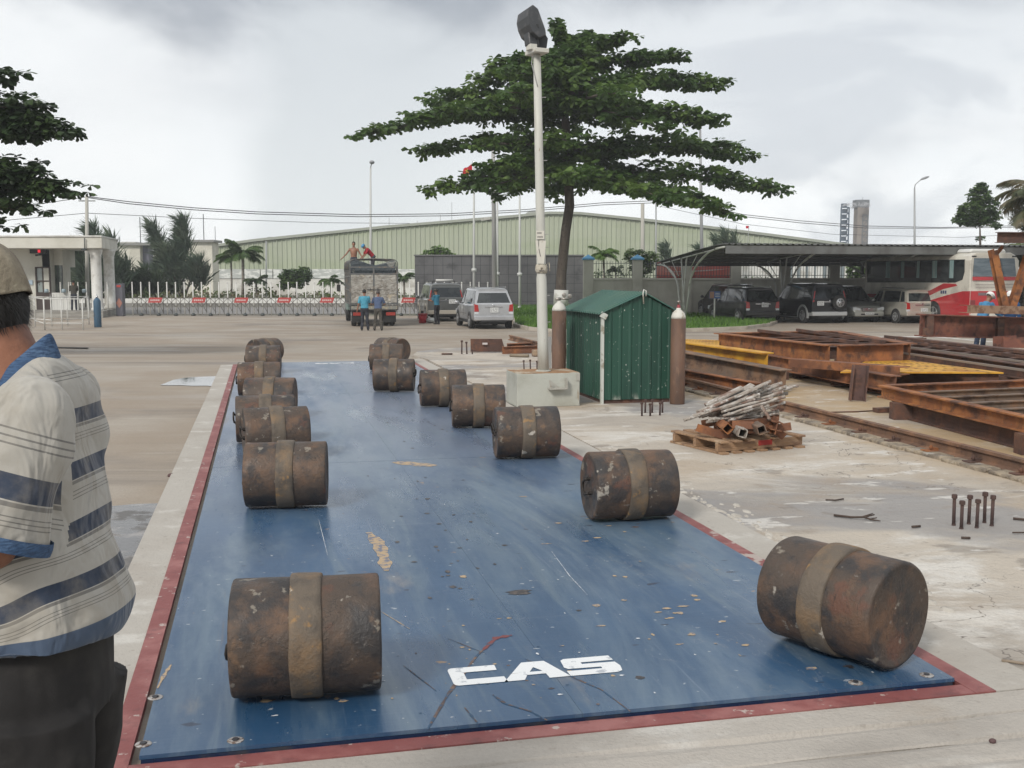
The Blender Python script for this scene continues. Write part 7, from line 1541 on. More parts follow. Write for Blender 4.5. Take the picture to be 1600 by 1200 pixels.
    Yb = 118; a, b = atY(182, 381, Yb), atY(208, 378, Yb); mb = MB(); mb.b2((a.x, Yb, a.z-2), (b.x, Yb+3, a.z)); mb.b2((a.x-.2, Yb-.2, a.z), (b.x+.3, Yb+3.2, a.z+.2)); tag(mb.build('roof_canopy', mat('block_roof2', (.42, .42, .39), .7)), 'small flat canopy top peeping out behind the left pale block', 'canopy')
    # pale factory office seen under the carport
    Yb = 92; a, b = atY(1150, 470, Yb), atY(1400, 404, Yb); t3 = thing('office_block', 'long pale low building glimpsed under the carport roof through the railings', 'building', ((a.x+b.x)/2, Yb, GZ)); mb = MB(); mb.b2((a.x, Yb, GZ), (b.x, Yb+9, b.z)); mb.build('wall', m_white, t3, world=True)
    random.seed(6)
    for k in range(12):
        u = 1218+k*13.5; c0, c1 = atY(u, 434, Yb-.05), atY(u+random.uniform(3, 8), 413, Yb-.05); mb = MB(); mb.b2((c0.x, Yb-.06, c0.z), (c1.x, Yb-.01, c1.z)); mb.build('window', mat('office_glass', (.18, .21, .22), .3), t3, world=True)
background()
def poles():
    def pole(nm, lab, u, v0, v1, Y, r0, r1, m, extra=None, cat='pole', grp=None, u1=None):
        a, b = atY(u if u1 is None else u1, v1, Y), atY(u, v0, Y); a.z = GZ; t = thing(nm, lab, cat, a, group=grp); mb = MB(); mb.tube([(0, 0, 0), (b-a)*.5, b-a], [r0, (r0+r1)/2, r1], 8); mb.lathe([(0, r0*2), (.25, r0*1.8), (.3, r0)], (0, 0, 0), (0, 0, 9), 8); mb.build('pole', m, t)
        if extra: extra(t, b-a)
        return t
    grey = mat('pole_grey', (.30, .31, .31), .5, metal=.2); pale = mat('pole_pale', (.48, .49, .47), .5); conc = mat('pole_concrete', (.40, .39, .35), .8)
    def lamp(dx, up=.25):
        def f(t, p):
            mb = MB(); mb.tube([p, p+Vector((dx*.05, 0, .3)), p+Vector((dx*.4, 0, up+.35)), p+Vector((dx*.75, 0, up+.55))], .04, 6); mb.build('lamp_arm', grey, t); q = p+Vector((dx*.95, 0, up+.62)); mb = MB(); mb.ell(q, (.42, .16, .11), 12, 6, X=Matrix.Rotation(-.35 if dx > 0 else .35, 4, 'Y')); mb.build('lamp_head', mat('lamp_head_grey', (.26, .27, .28), .4), t)
        return f
    def lampup(t, p):
        mb = MB(); mb.tube([p, p+Vector((.08, 0, .30))], .04, 6); mb.build('lamp_arm', grey, t); mb = MB(); mb.ell(p+Vector((.12, -.1, .38)), (.20, .34, .14), 12, 6); mb.build('lamp_head', mat('lamp_head_grey', (.26, .27, .28), .4), t)
    pole('street_lamp', 'slim street lamp rising behind the lorry', 579, 262, 470, 80, .11, .06, pale, lampup, 'street lamp')
    pole('street_lamp', 'street lamp with curved arm to the left, behind the crown of the big tree', 1094, 203, 470, 70, .13, .07, grey, lamp(-.6, -.1), 'street lamp', u1=1098)
    pole('street_lamp', 'lone street lamp with its arm to the right, right of the smoking tower', 1429, 294, 470, 95, .13, .07, grey, lamp(.9), 'street lamp')
    def knob(t, p): mb = MB(); mb.ell((p.x, p.y, p.z+.06), .10, 8, 6); mb.build('finial', m_chrome, t); mb = MB(); mb.lathe([(0, .16), (.18, .16), (.2, .06)], (p.x*.27, 0, p.z*.27), (p.x, 0, 99), 10); mb.build('cleat_collar', pale, t)
    pole('flagpole', 'flagpole with the red flag, leftmost of the flagpoles', 740.5, 255, 475, 68, .09, .05, pale, knob, 'flagpole')
    pole('flagpole', 'slim flagpole close behind the thick grey pole with the camera', 777, 278, 475, 68, .09, .05, pale, knob, 'flagpole')
    pole('flagpole', 'slim flagpole between the camera pole and the white floodlight pole', 812, 280, 475, 68, .09, .05, pale, knob, 'flagpole')
    def cctv(t, p):
        q = Vector((0, 0, atY(772, 345, 58).z-GZ)); mb = MB(); mb.tube([q, q+Vector((-.42, -.05, 0))], .03, 6); mb.build('bracket', grey, t)
        mb = MB(); mb.box(q+Vector((-.50, -.12, .10)), (.50, .17, .15), R=Matrix.Rotation(-.15, 4, 'Y')); mb.build('security_camera', m_white, t)
    pole('camera_pole', 'thick grey tapered pole with a security camera bracket, behind the silver minivan', 770.5, 235, 475, 58, .15, .095, mat('pole_mid', (.36, .36, .35), .6), cctv, u1=773.5)
    pole('utility_pole', 'pale concrete pole left of the carport, standing behind the boundary wall', 1004, 318, 470, 66, .13, .11, conc)
    pole('utility_pole', 'thin dark pole just left of the curved street lamp', 1025, 312, 470, 78, .07, .05, grey)
    def cross(t, p): mb = MB(); mb.bar(p+Vector((-.5, 0, -.3)), p+Vector((.5, 0, -.3)), .08, .08); mb.build('cross_arm', grey, t)
    pole('utility_pole', 'pale utility pole rising behind the gatehouse roof', 135.5, 306, 460, 66, .15, .10, conc, cross)
    pole('utility_pole', 'short dark pole before the left end of the warehouse', 416, 377, 470, 96, .08, .07, grey)
    # flag
    Y = 68; a = atY(739, 254, Y); mb = MB(); vs = []; nx, ny = 14, 9
    for i in range(nx+1):
        for j in range(ny+1):
            s_, q = i/nx, j/ny; vs.append((a.x-.05-s_*.55-.10*q*s_, Y+.12*sin(s_*8+q*2), a.z-.10-q*.62-s_*(.30-.12*q)+.04*sin(s_*9)))
    mb.add(vs, [(i*(ny+1)+j, i*(ny+1)+j+1, (i+1)*(ny+1)+j+1, (i+1)*(ny+1)+j) for i in range(nx) for j in range(ny)], 0, True)
    c = Vector(vs[(nx//2)*(ny+1)+ny//2]); st = []
    for k in range(10): r = .16 if k % 2 == 0 else .065; st.append((c.x+r*sin(k*pi/5), c.y-.13, c.z+r*cos(k*pi/5)))
    mb.poly(st, 1); tag(mb.build('flag', [mat('flag_red', (.60, .02, .04), .7, transl=.3), mat('flag_yellow', (.7, .5, .05), .7)], fix=False), 'small drooping red flag with a yellow star flying from the leftmost flagpole', 'flag')
    p = atY(1168, 380, 110); q = atY(1170, 353, 110); p.z = q.z-2.5; t = thing('pennant_mast', 'tiny mast with a red pennant far behind the carport', 'mast', p); mb = MB(); mb.tube([(0, 0, 0), q-p], .03, 5); mb.build('mast', grey, t); mb = MB(); mb.box(q-p+Vector((-.15, 0, -.12)), (.28, .02, .26)); mb.build('pennant', mat('flag_red', (.60, .02, .04), .7), t)
    # antenna rods on the warehouse ridge
    for i, (u, v0, v1) in enumerate(((652, 345, 353), (688, 336, 350), (706, 316, 349), (608, 340, 357))):
        a, b = atY(u, v1, 128), atY(u, v0, 128); mb = MB(); mb.tube([a, b], .03, 5); tag(mb.build('lightning_rod', grey), 'thin lightning rod on the warehouse roof, %s of four' % ('second', 'third', 'rightmost', 'leftmost')[i], 'rod', 'lightning rods on the warehouse')
    # overhead lines
    wm = mat('cable_black', (.05, .05, .055), .6)
    def wire(lab, P, Y, r=.022):
        mb = MB(); pts = []
        for (u0, v0, y0), (u1, v1, y1) in zip(P, P[1:]):
            for k in range(8): f = k/8; pts.append(atY(u0+(u1-u0)*f, v0+(v1-v0)*f, y0+(y1-y0)*f))
        pts.append(atY(P[-1][0], P[-1][1], P[-1][2])); mb.tube(pts, r, 5); tag(mb.build('power_line', wm), lab, 'power line')
    for k, (dz, lab) in enumerate(((0, 'upper main cable sagging across the sky from the gatehouse pole'), (3.2, 'second main cable sagging just under the upper one'))):
        wire(lab, [(136, 307+dz*.5, 66), (200, 315+dz, 68), (300, 324.5+dz, 70), (400, 331+dz, 72), (560, 335.5+dz, 76), (700, 334+dz, 79), (820, 327.5+dz, 82), (940, 317+dz, 85), (1040, 313+dz, 88), (1110, 324+dz, 89), (1160, 335+dz, 90), (1250, 345+dz, 92), (1350, 353+dz, 94), (1470, 355.5+dz*.4, 96), (1700, 350+dz, 100)], 0, .028)
    wire('faint thin cable crossing low over the warehouse on the left', [(-200, 352, 66), (0, 345, 66), (136, 333, 66), (300, 341, 75), (500, 348, 85), (640, 349, 90)], 0, .018)
    wire('short cable leaving the gatehouse pole towards the left tree', [(-200, 352, 60), (40, 322, 64), (136, 307.5, 66)], 0, .022)
    wire('faint lower cable crossing right of the big tree', [(1030, 322, 95), (1160, 350, 98), (1300, 366, 102), (1500, 371, 108), (1700, 360, 110)], 0, .018)
poles()
def tower():
    Y = 260; A = lambda u, v: atY(u, v, Y); s_ = 1/ppm(Y); t = thing('process_tower', 'distant brown concrete tower with steel stair scaffolds and white steam', 'tower', (A(1347, 400).x, Y, GZ-.1))
    a, b = A(1338, 400), A(1358, 324); mb = MB(); mb.b2((a.x, Y, GZ), (b.x, Y+3, b.z)); mb.build('shaft', mat('tower_brown', (.25, .215, .19), .85, lay=[dict(c=(.20, .17, .15), s=(.3, .3, .1), a=.45, b=.65)]), t, world=True)
    a, b = A(1338, 324), A(1359, 312); mb = MB(); mb.b2((a.x, Y+.1, a.z), (b.x, Y+3, b.z)); mb.tube([(a.x+1.8, Y+1, b.z), (a.x+1.8, Y+1, b.z+.7)], .06, 5); mb.build('top_chamber', mat('tower_grey', (.13, .14, .15), .8), t, world=True)
    bl = mat('scaffold_blue', (.07, .10, .14), .6)
    for u0, u1, vt, nm in ((1324.5, 1337, 324, 'stair_scaffold'), (1359, 1367, 336, 'stair_scaffold')):
        mb = MB(); xa, xb = A(u0, 0).x, A(u1, 0).x
        for x in (xa, xb): mb.bar((x, Y, GZ), (x, Y, A(0, vt).z), .28, .28)
        v = vt
        for k in range(9):
            z = A(0, v).z; z2 = A(0, v+9).z; mb.bar((xa, Y, z), (xb, Y, z), .2, .3); mb.bar((xa, Y, z2), (xb, Y, z), .12, .2); mb.box(((xa+xb)/2+.2*(k % 2), Y+1, z+.5), ((xb-xa)*.6, 1.2, .9)); v += 8.6
        mb.build(nm, bl if u0 < 1350 else mat('scaffold_grey', (.13, .135, .14), .6), t, world=True)
    a = A(1363, 0).x; mb = MB(); mb.tube([(a, Y+1, GZ), (a, Y+1, A(0, 322).z)], .25, 8); mb.build('pipe', mat('tower_grey', (.13, .14, .15), .8), t, world=True)
    # steam
    random.seed(5); mb = MB(); c = A(1345, 322)
    for i in range(22):
        f = random.random(); q = A(1350-f*36+random.uniform(-4, 4), 321+random.uniform(-3.5, 3.0)+f*1.5); mb.ell((q.x, Y-2+random.uniform(-1, 1), q.z), (random.uniform(.4, .95)*(1.1-.5*f), .7, random.uniform(.25, .65)*(1.1-.5*f)), 10, 7)
    m = bpy.data.materials.new('steam'); m.use_nodes = True; N, L = new_nodes(m.node_tree); v = N('ShaderNodeVolumePrincipled'); v.inputs['Color'].default_value = (.98, .98, 1, 1); tc = N('ShaderNodeTexCoord'); n = N('ShaderNodeTexNoise', ins={'Scale': .9, 'Detail': 4}); L(tc.outputs['Object'], n.inputs[0]); L(mathn(N, L, 'MULTIPLY', ramp(N, L, n.outputs[0], .42, .62), 2.2), v.inputs['Density']); o = N('ShaderNodeOutputMaterial'); L(v.outputs[0], o.inputs['Volume'])
    ob = mb.build('steam', m); r = ob.modifiers.new('r', 'REMESH'); r.mode = 'VOXEL'; r.voxel_size = .25; tag(ob, 'white steam drifting left from the top of the distant tower', 'steam', kind='stuff')
tower()
def lawn():
    pts = [(806, 477), (806, 509), (830, 514), (862, 517), (960, 518.5), (1050, 516.5), (1110, 515), (1165, 512.5), (1200, 508), (1212, 503.5), (1200, 499.5), (1150, 498), (1090, 494.5), (1000, 494), (925, 494.5), (905, 478)]
    G_ = [];
    for u, v in pts: p = atg(u, v); G_.append(Vector((p.x, p.y, 0)))
    G_[0].y = G_[-1].y = 71.8; G_[0].x = atY(800, 470, 71.8).x; G_[-1].x = atY(913, 470, 71.8).x
    n = len(G_); kb = MB()
    for i in range(n-1):
        a, b = G_[i], G_[(i+1)]; c = sum(G_, Vector())/n; oa = (a-c).normalized()*.0; 
        kb.bar(Vector((a.x, a.y, GZ+.06)), Vector((b.x, b.y, GZ+.06)), .18, .14)
        kb.lathe([(0, .09), (.14, .09)], (a.x, a.y, GZ-.009), (a.x, a.y, 9), 8)
    struct(kb.build('lawn_kerb', mat('lawn_kerb', (.42, .38, .32), .85, lay=[dict(c=(.3, .26, .21), s=1.5, a=.45, b=.65)])))
    c = sum(G_, Vector())/n; mb = MB(); vs = []; R_ = 9
    for k in range(R_+1):
        f = 1-k/R_
        for g in G_: q = c+(g-c)*(f*.985); z = GZ+.11+.16*(1-f)+(.10*max(0, (q.y-55)/16)); vs.append((q.x, q.y, z))
    fs = [(k*n+i, k*n+(i+1) % n, (k+1)*n+(i+1) % n, (k+1)*n+i) for k in range(R_) for i in range(n)]; mb.add(vs, fs, 0, True)
    base = len(mb.v); random.seed(11); gl = []
    from mathutils.geometry import intersect_point_tri_2d
    P2 = [(g.x, g.y) for g in G_]
    def inside(x, y):
        r = False; j = n-1
        for i in range(n):
            if (P2[i][1] > y) != (P2[j][1] > y) and x < (P2[j][0]-P2[i][0])*(y-P2[i][1])/(P2[j][1]-P2[i][1])+P2[i][0]: r = not r
            j = i
        return r
    x0, x1 = min(p[0] for p in P2), max(p[0] for p in P2); y0, y1 = min(p[1] for p in P2), max(p[1] for p in P2); k = 0
    while k < 16000:
        x, y = random.uniform(x0, x1), random.uniform(y0, y1); k += 1
        if not inside(x, y): continue
        rel = max(abs((x-c.x)/(x1-x0)*2), abs((y-c.y)/(y1-y0)*2)); z = GZ+.10+.10*max(0, (y-55)/16)+.10*(1-min(1, rel)); h = random.uniform(.06, .13); a = random.uniform(0, pi); w = .035; dx, dy = cos(a)*w, sin(a)*w; lx, ly = random.uniform(-.05, .05), random.uniform(-.05, .05)
        mb.add([(x-dx, y-dy, z), (x+dx, y+dy, z), (x+lx, y+ly, z+h+.08)], [(0, 1, 2)], 1)
    g1 = mat('grass', (.085, .17, .022), .9, lay=[dict(c=(.12, .20, .03), s=.7, a=.42, b=.62), dict(c=(.055, .11, .018), s=5, a=.5, b=.7)]); g2 = mat('grass_blade', (.10, .20, .028), .8, lay=[dict(c=(.06, .13, .02), s=1.5, a=.45, b=.6)], transl=.3)
    tag(mb.build('grass', [g1, g2], origin=(0, 0, 0), fix=False), 'mown green lawn behind the silver minivan and in front of the carport', 'grass', kind='stuff')
    # little sign on the lawn
    p = atg(1116, 501.5); p = Vector((p.x, p.y, GZ+.1)); t = thing('lawn_sign', 'small sign on a thin white stake at the edge of the lawn', 'sign', p); s_ = 1/ppm(p.y)
    mb = MB(); mb.tube([(0, 0, 0), (0, 0, 34*s_)], .045, 6); mb.build('post', m_white, t); mb = MB(); mb.box((0, -.03, 39*s_), (17*s_, .03, 11*s_), 0); mb.box((-4.6*s_, -.047, 39*s_), (7*s_, .006, 10*s_), 1)
    for z in (41.5, 39, 36.5): mb.box((4*s_, -.047, z*s_), (7.0*s_, .006, .8*s_), 2)
    mb.build('sign_board', [mat('sign_blue', (.035, .10, .30), .5), mat('sign_brown', (.30, .16, .10), .6), m_white], t)
lawn()
# ================================================================ TREES AND PLANTS
def leaf_mat(nm, c, c2, tr=.25, s=.9): return mat(nm, c, .5, spec=.4, lay=[dict(c=c2, s=s, a=.42, b=.62, d=3), dict(c=tuple(q*.55 for q in c), s=s*2.7, a=.48, b=.68, d=3)], transl=tr)
m_bark = mat('bark', (.075, .06, .048), .9, lay=[dict(c=(.12, .10, .08), s=(4, 4, 1), a=.45, b=.65), dict(c=(.045, .035, .03), s=9, a=.5, b=.7)], bump=[dict(s=(14, 14, 4), a=.3, b=.7, st=.6, dist=.02)])
def leaf6(mb, b, d, n, l, w, m=0):
    """obovate leaf as one six-cornered face, b base, d direction, n up"""
    s = d.cross(n)
    if s.length < 1e-4: s = Vector((1, 0, 0))
    s.normalize(); u = s.cross(d).normalized(); dr = u*(-l*.10)
    mb.add([b, b+d*l*.45+s*w*.30, b+d*l*.78+s*w*.5+dr, b+d*l+dr*1.4, b+d*l*.78-s*w*.5+dr, b+d*l*.45-s*w*.30], [(0, 1, 2, 3, 4, 5)], m)
def rosette(mb, c, l, k=8, droop=.25, rnd=.4, m=0):
    a0 = random.uniform(0, 6.3)
    for i in range(k):
        a = a0+2*pi*i/k+random.uniform(-.3, .3); e = random.uniform(-droop-.35, .55-droop)
        d = Vector((cos(a)*cos(e), sin(a)*cos(e), sin(e))); ll = l*random.uniform(.7, 1.15); leaf6(mb, c+d*l*.08, d, UP+Vector([random.uniform(-rnd, rnd) for _ in range(3)]), ll, ll*.55, m)
def tiered_tree(name, label, base, trunk, limbs, leafl, lm, wood=None, group=None, whiten=None, k=8, dens=1.0):
    t = thing(name, label, 'tree', base, group=group); wb = MB(); lf = MB()
    o = Vector(base); tp = [Vector(p)-o for p, r in trunk]; wb.tube(tp, [r for p, r in trunk], 12)
    for p, q, w0, h0, n in limbs:
        p, q = Vector(p)-o, Vector(q)-o; L_ = (q-p).length; d = (q-p).normalized(); s = d.cross(UP).normalized()
        sag = L_*.05; C = lambda f: p+(q-p)*f+UP*(sag*sin(pi*f)*random.uniform(.9, 1.1)) ; pts = [p+(q-p)*f+UP*(sag*sin(pi*f)*.8-.12*f) for f in (0, .2, .4, .6, .8, .97)]
        wb.tube(pts, [.10*L_/8+.03, .08*L_/8+.02, .06*L_/8+.02, .045*L_/8+.015, .03, .012], 6)
        nn = int(n*dens)
        # clumps along the limb give the scalloped outline
        cl = [(f, random.uniform(-1, 1)) for f in [.10+.88*(i+.5)/max(4, int(L_*1.5)) for i in range(max(4, int(L_*1.5)))]]
        for f, sd_ in cl:
            ww = w0*(1-f)**.55+.25; hh = h0*(1-f)**.35+.16; c = p+(q-p)*f+UP*(sag*sin(pi*f)); c = c+s*sd_*ww*.5
            if random.random() < .6: wb.tube([p+(q-p)*max(0, f-.12)+UP*sag*sin(pi*f)*.7, c+UP*.02], [.028, .01], 4)
            for _ in range(int(nn/len(cl))):
                a = random.uniform(0, 6.3); r = sqrt(random.random()); x, y = cos(a)*r, sin(a)*r; z = random.uniform(-.95, 1)*sqrt(max(0, 1-r*r*.8))
                g = c+d*x*(L_/len(cl)*1.15+.18)+s*y*ww+UP*z*hh*.55
                rosette(lf, g, leafl*random.uniform(.8, 1.15), k, .45 if z < 0 else .15, .8)
    wb.build('trunk', m_bark if wood is None else wood, t); lf.build('crown', lm, t, fix=False)
    if whiten: mb = MB(); a, b = whiten; mb.tube([Vector(a)-o, Vector(b)-o], [trunk[0][1]*1.04, trunk[0][1]*.98], 14); mb.build('painted_band', m_white, t)
    return t
def trees():
    random.seed(31); Y = 50; A = lambda u, v, dy=0: atY(u, v, Y+dy); g = GZ
    al = leaf_mat('almond_leaf', (.060, .118, .026), (.125, .20, .042), .42, .6)
    base = A(876, 490); base.z = g
    tr = [(base, .34), (A(876, 470), .27), (A(877, 430), .235), (A(884, 360), .22), (A(890, 322), .22), (A(888, 270), .21), (A(884, 200), .19), (A(880, 130), .13), (A(878, 60), .05)]
    T = lambda v: A(888-(300-v)*.035 if v < 300 else 890, v)
    # (start height on trunk, tip pixel, depth offset of the tip, width, thickness, rosettes)
    S_ = [(268, 1226, 297, 2.0, 1.5, .75, 250), (270, 1150, 332, -3.5, 1.4, .75, 190), (275, 1060, 314, -4.5, 1.5, .6, 110), (262, 670, 298, -1.5, 1.1, .60, 150), (278, 730, 292, 3.5, 1.2, .6, 70), (235, 1178, 246, 4.0, 1.4, .75, 200), (240, 1142, 229, 1.0, 1.3, .6, 160),
          (215, 654, 239, 0, 1.1, .55, 170), (250, 760, 262, -3.5, 1.3, .7, 130), (170, 558, 211, 1.0, .85, .42, 210), (165, 648, 184, -2.5, 1.3, .8, 210), (150, 672, 158, 2.5, 1.2, .75, 190), (172, 1116, 186, -2.0, 1.3, .8, 220), (140, 1132, 131, 1.5, 1.2, .65, 230), (160, 1050, 205, -4, 1.2, .6, 80),
          (108, 745, 124, .5, .9, .7, 130), (92, 782, 98, 0, .55, .35, 70), (108, 1060, 89, .5, .8, .45, 160), (80, 980, 60, -.5, .6, .4, 95), (60, 868, 40, 0, .45, .4, 60), (80, 912, 57, .5, .5, .45, 70), (100, 830, 112, -1, .7, .5, 70)]
    limbs = [(T(v0+6), A(u, v, dy), w*1.1, h*1.15, n*1.1) for v0, u, v, dy, w, h, n in S_]
    # limbs towards and away from the camera fill each storey
    for z0, R_, n in ((275, 6.5, 6), (235, 6.0, 6), (170, 6.2, 7), (132, 4.4, 6), (95, 2.6, 5)):
        for i in range(n):
            a = (i+.5)/n*2*pi+random.uniform(-.25, .25); r = R_*random.uniform(.62, 1.0); p = T(z0); q = p+Vector((cos(a)*r*.8, sin(a)*r, random.uniform(-.6, .3)-.035*r)); limbs.append((p, q, 1.5, .8 if z0 > 140 else .6, 60))
    tiered_tree('almond_tree', 'big dark green tree with flat spreading tiers of leaves, behind the floodlight pole', base, tr, limbs, .36, al, whiten=(A(876, 478), A(877, 453)), dens=1.0)
    # left tree: only branch ends enter the picture
    random.seed(12); Y2 = 26; B = lambda u, v, dy=0: atY(u, v, Y2+dy); b2 = B(-260, 480); b2.z = g
    dk = leaf_mat('dark_leaf', (.032, .060, .022), (.06, .10, .03), .18, 1.2)
    L2 = [(B(-240, 200), B(92, 203), .7, .75, 300), (B(-240, 190), B(42, 178, .6), .8, .6, 200), (B(-240, 185), B(20, 160, -.3), .8, .5, 120), (B(-240, 300), B(104, 298), .55, .45, 230), (B(-240, 290), B(52, 280, .4), .9, .70, 280), (B(-240, 290), B(30, 322, -.4), .6, .5, 160), (B(-240, 285), B(20, 262, .4), .7, .5, 120), (B(-240, 130), B(6, 121), .35, .25, 60), (B(-240, 260), B(-60, 240, -2), 1.2, .8, 120), (B(-240, 180), B(-440, 200, 1), 1.2, .8, 120), (B(-240, 280), B(-450, 300, 1), 1.2, .8, 120), (B(-240, 350), B(5, 350), .25, .2, 26)]
    tiered_tree('almond_tree', 'dark tree whose leafy branch ends reach in at the upper left edge', b2, [(b2, .3), (B(-255, 330), .24), (B(-240, 180), .17), (B(-235, 60), .06)], L2, .24, dk, dens=1.5, k=9)
    # generic leafy crown
    def leafy(nm, lab, base, trunk, blobs, leafl, lm, n, grp=None, cat='tree', kk=5, tw=.12, crownname='crown'):
        t = thing(nm, lab, cat, base, group=grp); o = Vector(base); wb = MB(); lf = MB(); tp = [Vector(p)-o for p in trunk]; wb.tube(tp, [tw*(1-.75*i/(len(tp)-1)) for i in range(len(tp))], 7)
        tot = sum(r[0]*r[1]*r[2] for c, r in blobs)**1
        for c, r in blobs:
            c = Vector(c)-o; wb.tube([tp[-1] if len(tp) > 1 else Vector((0, 0, 0)), c], [tw*.3, tw*.1], 4)
            m_ = max(8, int(n*(r[0]*r[2])/sum(q[0]*q[2] for _, q in blobs)))
            for _ in range(m_):
                d = Vector([random.gauss(0, 1) for _ in range(3)]).normalized(); f = random.uniform(.45, 1.0)**.7*(1+.25*noise.noise(d*2.3+c)); g_ = c+Vector((d.x*r[0], d.y*r[1], d.z*r[2]))*f; rosette(lf, g_, leafl*random.uniform(.8, 1.2), kk, .2, .8)
        wb.build('trunk' if cat == 'tree' else 'stem', m_bark, t); lf.build(crownname, lm, t, fix=False); return t
    G1 = leaf_mat('leaf_mid', (.05, .10, .025), (.09, .15, .035), .25); G2 = leaf_mat('leaf_dull', (.045, .075, .035), (.075, .10, .045), .2); G3 = leaf_mat('leaf_bright', (.085, .16, .03), (.12, .2, .05), .3); GT = leaf_mat('leaf_brownish', (.07, .085, .04), (.13, .11, .06), .2)
    def ab(u, v, Y): return atY(u, v, Y)
    def gb(u, Y): q = atY(u, 470, Y); q.z = g; return q
    random.seed(40)
    Yr = 70; s = 1/ppm(Yr); bl = [((1530, 306), (16, 14, 15)), ((1540, 322), (20, 16, 16)), ((1515, 328), (18, 14, 13)), ((1505, 343), (16, 12, 9)), ((1545, 338), (18, 14, 12)), ((1525, 345), (18, 14, 9)), ((1533, 292), (8, 8, 8)), ((1556, 352), (8, 6, 5)), ((1532, 372), (5, 4, 4))]
    leafy('broadleaf_tree', 'small round crowned tree with a bare thin trunk rising above the bus', gb(1532, Yr), [gb(1532, Yr), ab(1532, 400, Yr), ab(1531, 350, Yr)], [(ab(u, v, Yr+random.uniform(-.6, .6)), tuple(q*s for q in r)) for (u, v), r in bl], .22, G1, 1500, tw=.15)
    # wind blown casuarinas
    def wispy(lab, base_u, Yw, leaders, n, lm, nl=1.0, name='casuarina_tree', grp='wind blown trees left of the lorry'):
        t = thing(name, lab, 'tree', gb(base_u, Yw), group=grp); o = RM[t].to_translation(); wb = MB(); lf = MB()
        for (u0, v0), (u1, v1), wd in leaders:
            p, q = ab(u0, v0, Yw)-o, ab(u1, v1, Yw+random.uniform(-1, 1))-o; m_ = Vector((0, 0, 0)); wb.tube([m_+Vector((0, 0, 0)), Vector((p.x*.5, 0, p.z*.5)), p, q], [.14, .10, .06, .015], 5)
            cnt = int(n*.42*(q-p).length/6)
            for _ in range(cnt):
                f = random.random()**.8; c = p+(q-p)*f; w_ = wd/ppm(Yw)*(1-f)**.8*1.15; a = random.uniform(0, 6.3); r = random.random()**.6
                b = c+Vector((cos(a)*w_*r, sin(a)*w_*r, random.uniform(-.5, .3)*w_)); dirn = Vector((cos(a)*.35+.0-.30*f, sin(a)*.4, .55+.5*f)).normalized()
                for _ in range(4):
                    dd = (dirn+Vector([random.uniform(-.45, .45) for _ in range(3)])).normalized(); l = random.uniform(.5, 1.5)*nl; s_ = dd.cross(Vector((random.uniform(-1, 1), random.uniform(-1, 1), .3))).normalized()*.035; e = b+dd*l*.6; e2 = e+(dd+Vector((-.30, 0, -.5))).normalized()*l*.5
                    lf.add([b-s_, b+s_, e+s_*.8, e2, e-s_*.8], [(0, 1, 2, 3, 4)], 0)
        wb.build('trunk', m_bark, t); lf.build('crown', lm, t, fix=False)
    random.seed(50); CW = leaf_mat('casuarina_needle', (.075, .115, .075), (.11, .145, .09), .3, .8)
    wispy('tall wispy wind blown tree with two leaning leaders, left of the short dark pole', 285, 84, [((275, 440), (238, 360), 14), ((288, 430), (286, 350), 15), ((282, 445), (262, 395), 24), ((297, 440), (312, 412), 17), ((268, 450), (250, 420), 16), ((305, 452), (322, 428), 16)], 900, CW)
    wispy('wispy tree half hidden behind the gatehouse columns', 172, 76, [((150, 450), (118, 395), 20), ((165, 440), (143, 362), 20), ((178, 440), (172, 378), 15), ((155, 462), (125, 425), 18), ((130, 470), (112, 440), 14), ((185, 445), (196, 420), 12)], 850, CW)
    wispy('low dense dark wispy tree right of the gatehouse columns', 205, 80, [((200, 460), (192, 422), 20), ((215, 460), (228, 430), 18), ((190, 460), (180, 424), 15), ((235, 462), (243, 440), 15)], 1000, leaf_mat('casuarina_dark', (.035, .06, .03), (.05, .08, .035), .15))
    wispy('thin wispy tree top peeping over the left end of the carport', 1133, 88, [((1133, 420), (1134, 366), 10), ((1125, 410), (1117, 376), 7), ((1145, 410), (1148, 372), 7)], 330, CW, .8, grp='thin wispy tree tops behind the carport')
    wispy('tiny wispy tree top before the warehouse, left of the carport', 1045, 88, [((1045, 425), (1043, 386), 7), ((1042, 420), (1036, 395), 5), ((1095, 430), (1092, 388), 6)], 260, CW, .8, grp='thin wispy tree tops behind the carport')
    random.seed(60)
    Yb = 79; s = 1/ppm(Yb)
    leafy('leafy_shrub', 'double lobed dark green bush on thin stems standing behind the gate', gb(463, Yb), [gb(463, Yb), ab(463, 450, Yb)], [(ab(452, 432, Yb), (13*s, 11*s, 13*s)), (ab(473, 430, Yb), (14*s, 11*s, 13*s)), (ab(463, 440, Yb), (18*s, 12*s, 9*s)), (ab(445, 445, Yb), (8*s, 8*s, 8*s))], .24, G1, 700, cat='bush', crownname='foliage')
    leafy('leafy_shrub', 'broad dark green shrub filling the gap between the two wispy trees', gb(235, 82), [gb(235, 82), ab(235, 455, 82)], [(ab(215, 436, 82), (16*s, 14*s, 13*s)), (ab(240, 436, 82), (20*s, 14*s, 15*s)), (ab(225, 448, 82), (28*s, 14*s, 14*s)), (ab(262, 450, 82), (16*s, 12*s, 10*s)), (ab(198, 455, 82), (16*s, 12*s, 12*s))], .24, G2, 1100, cat='bush', crownname='foliage')
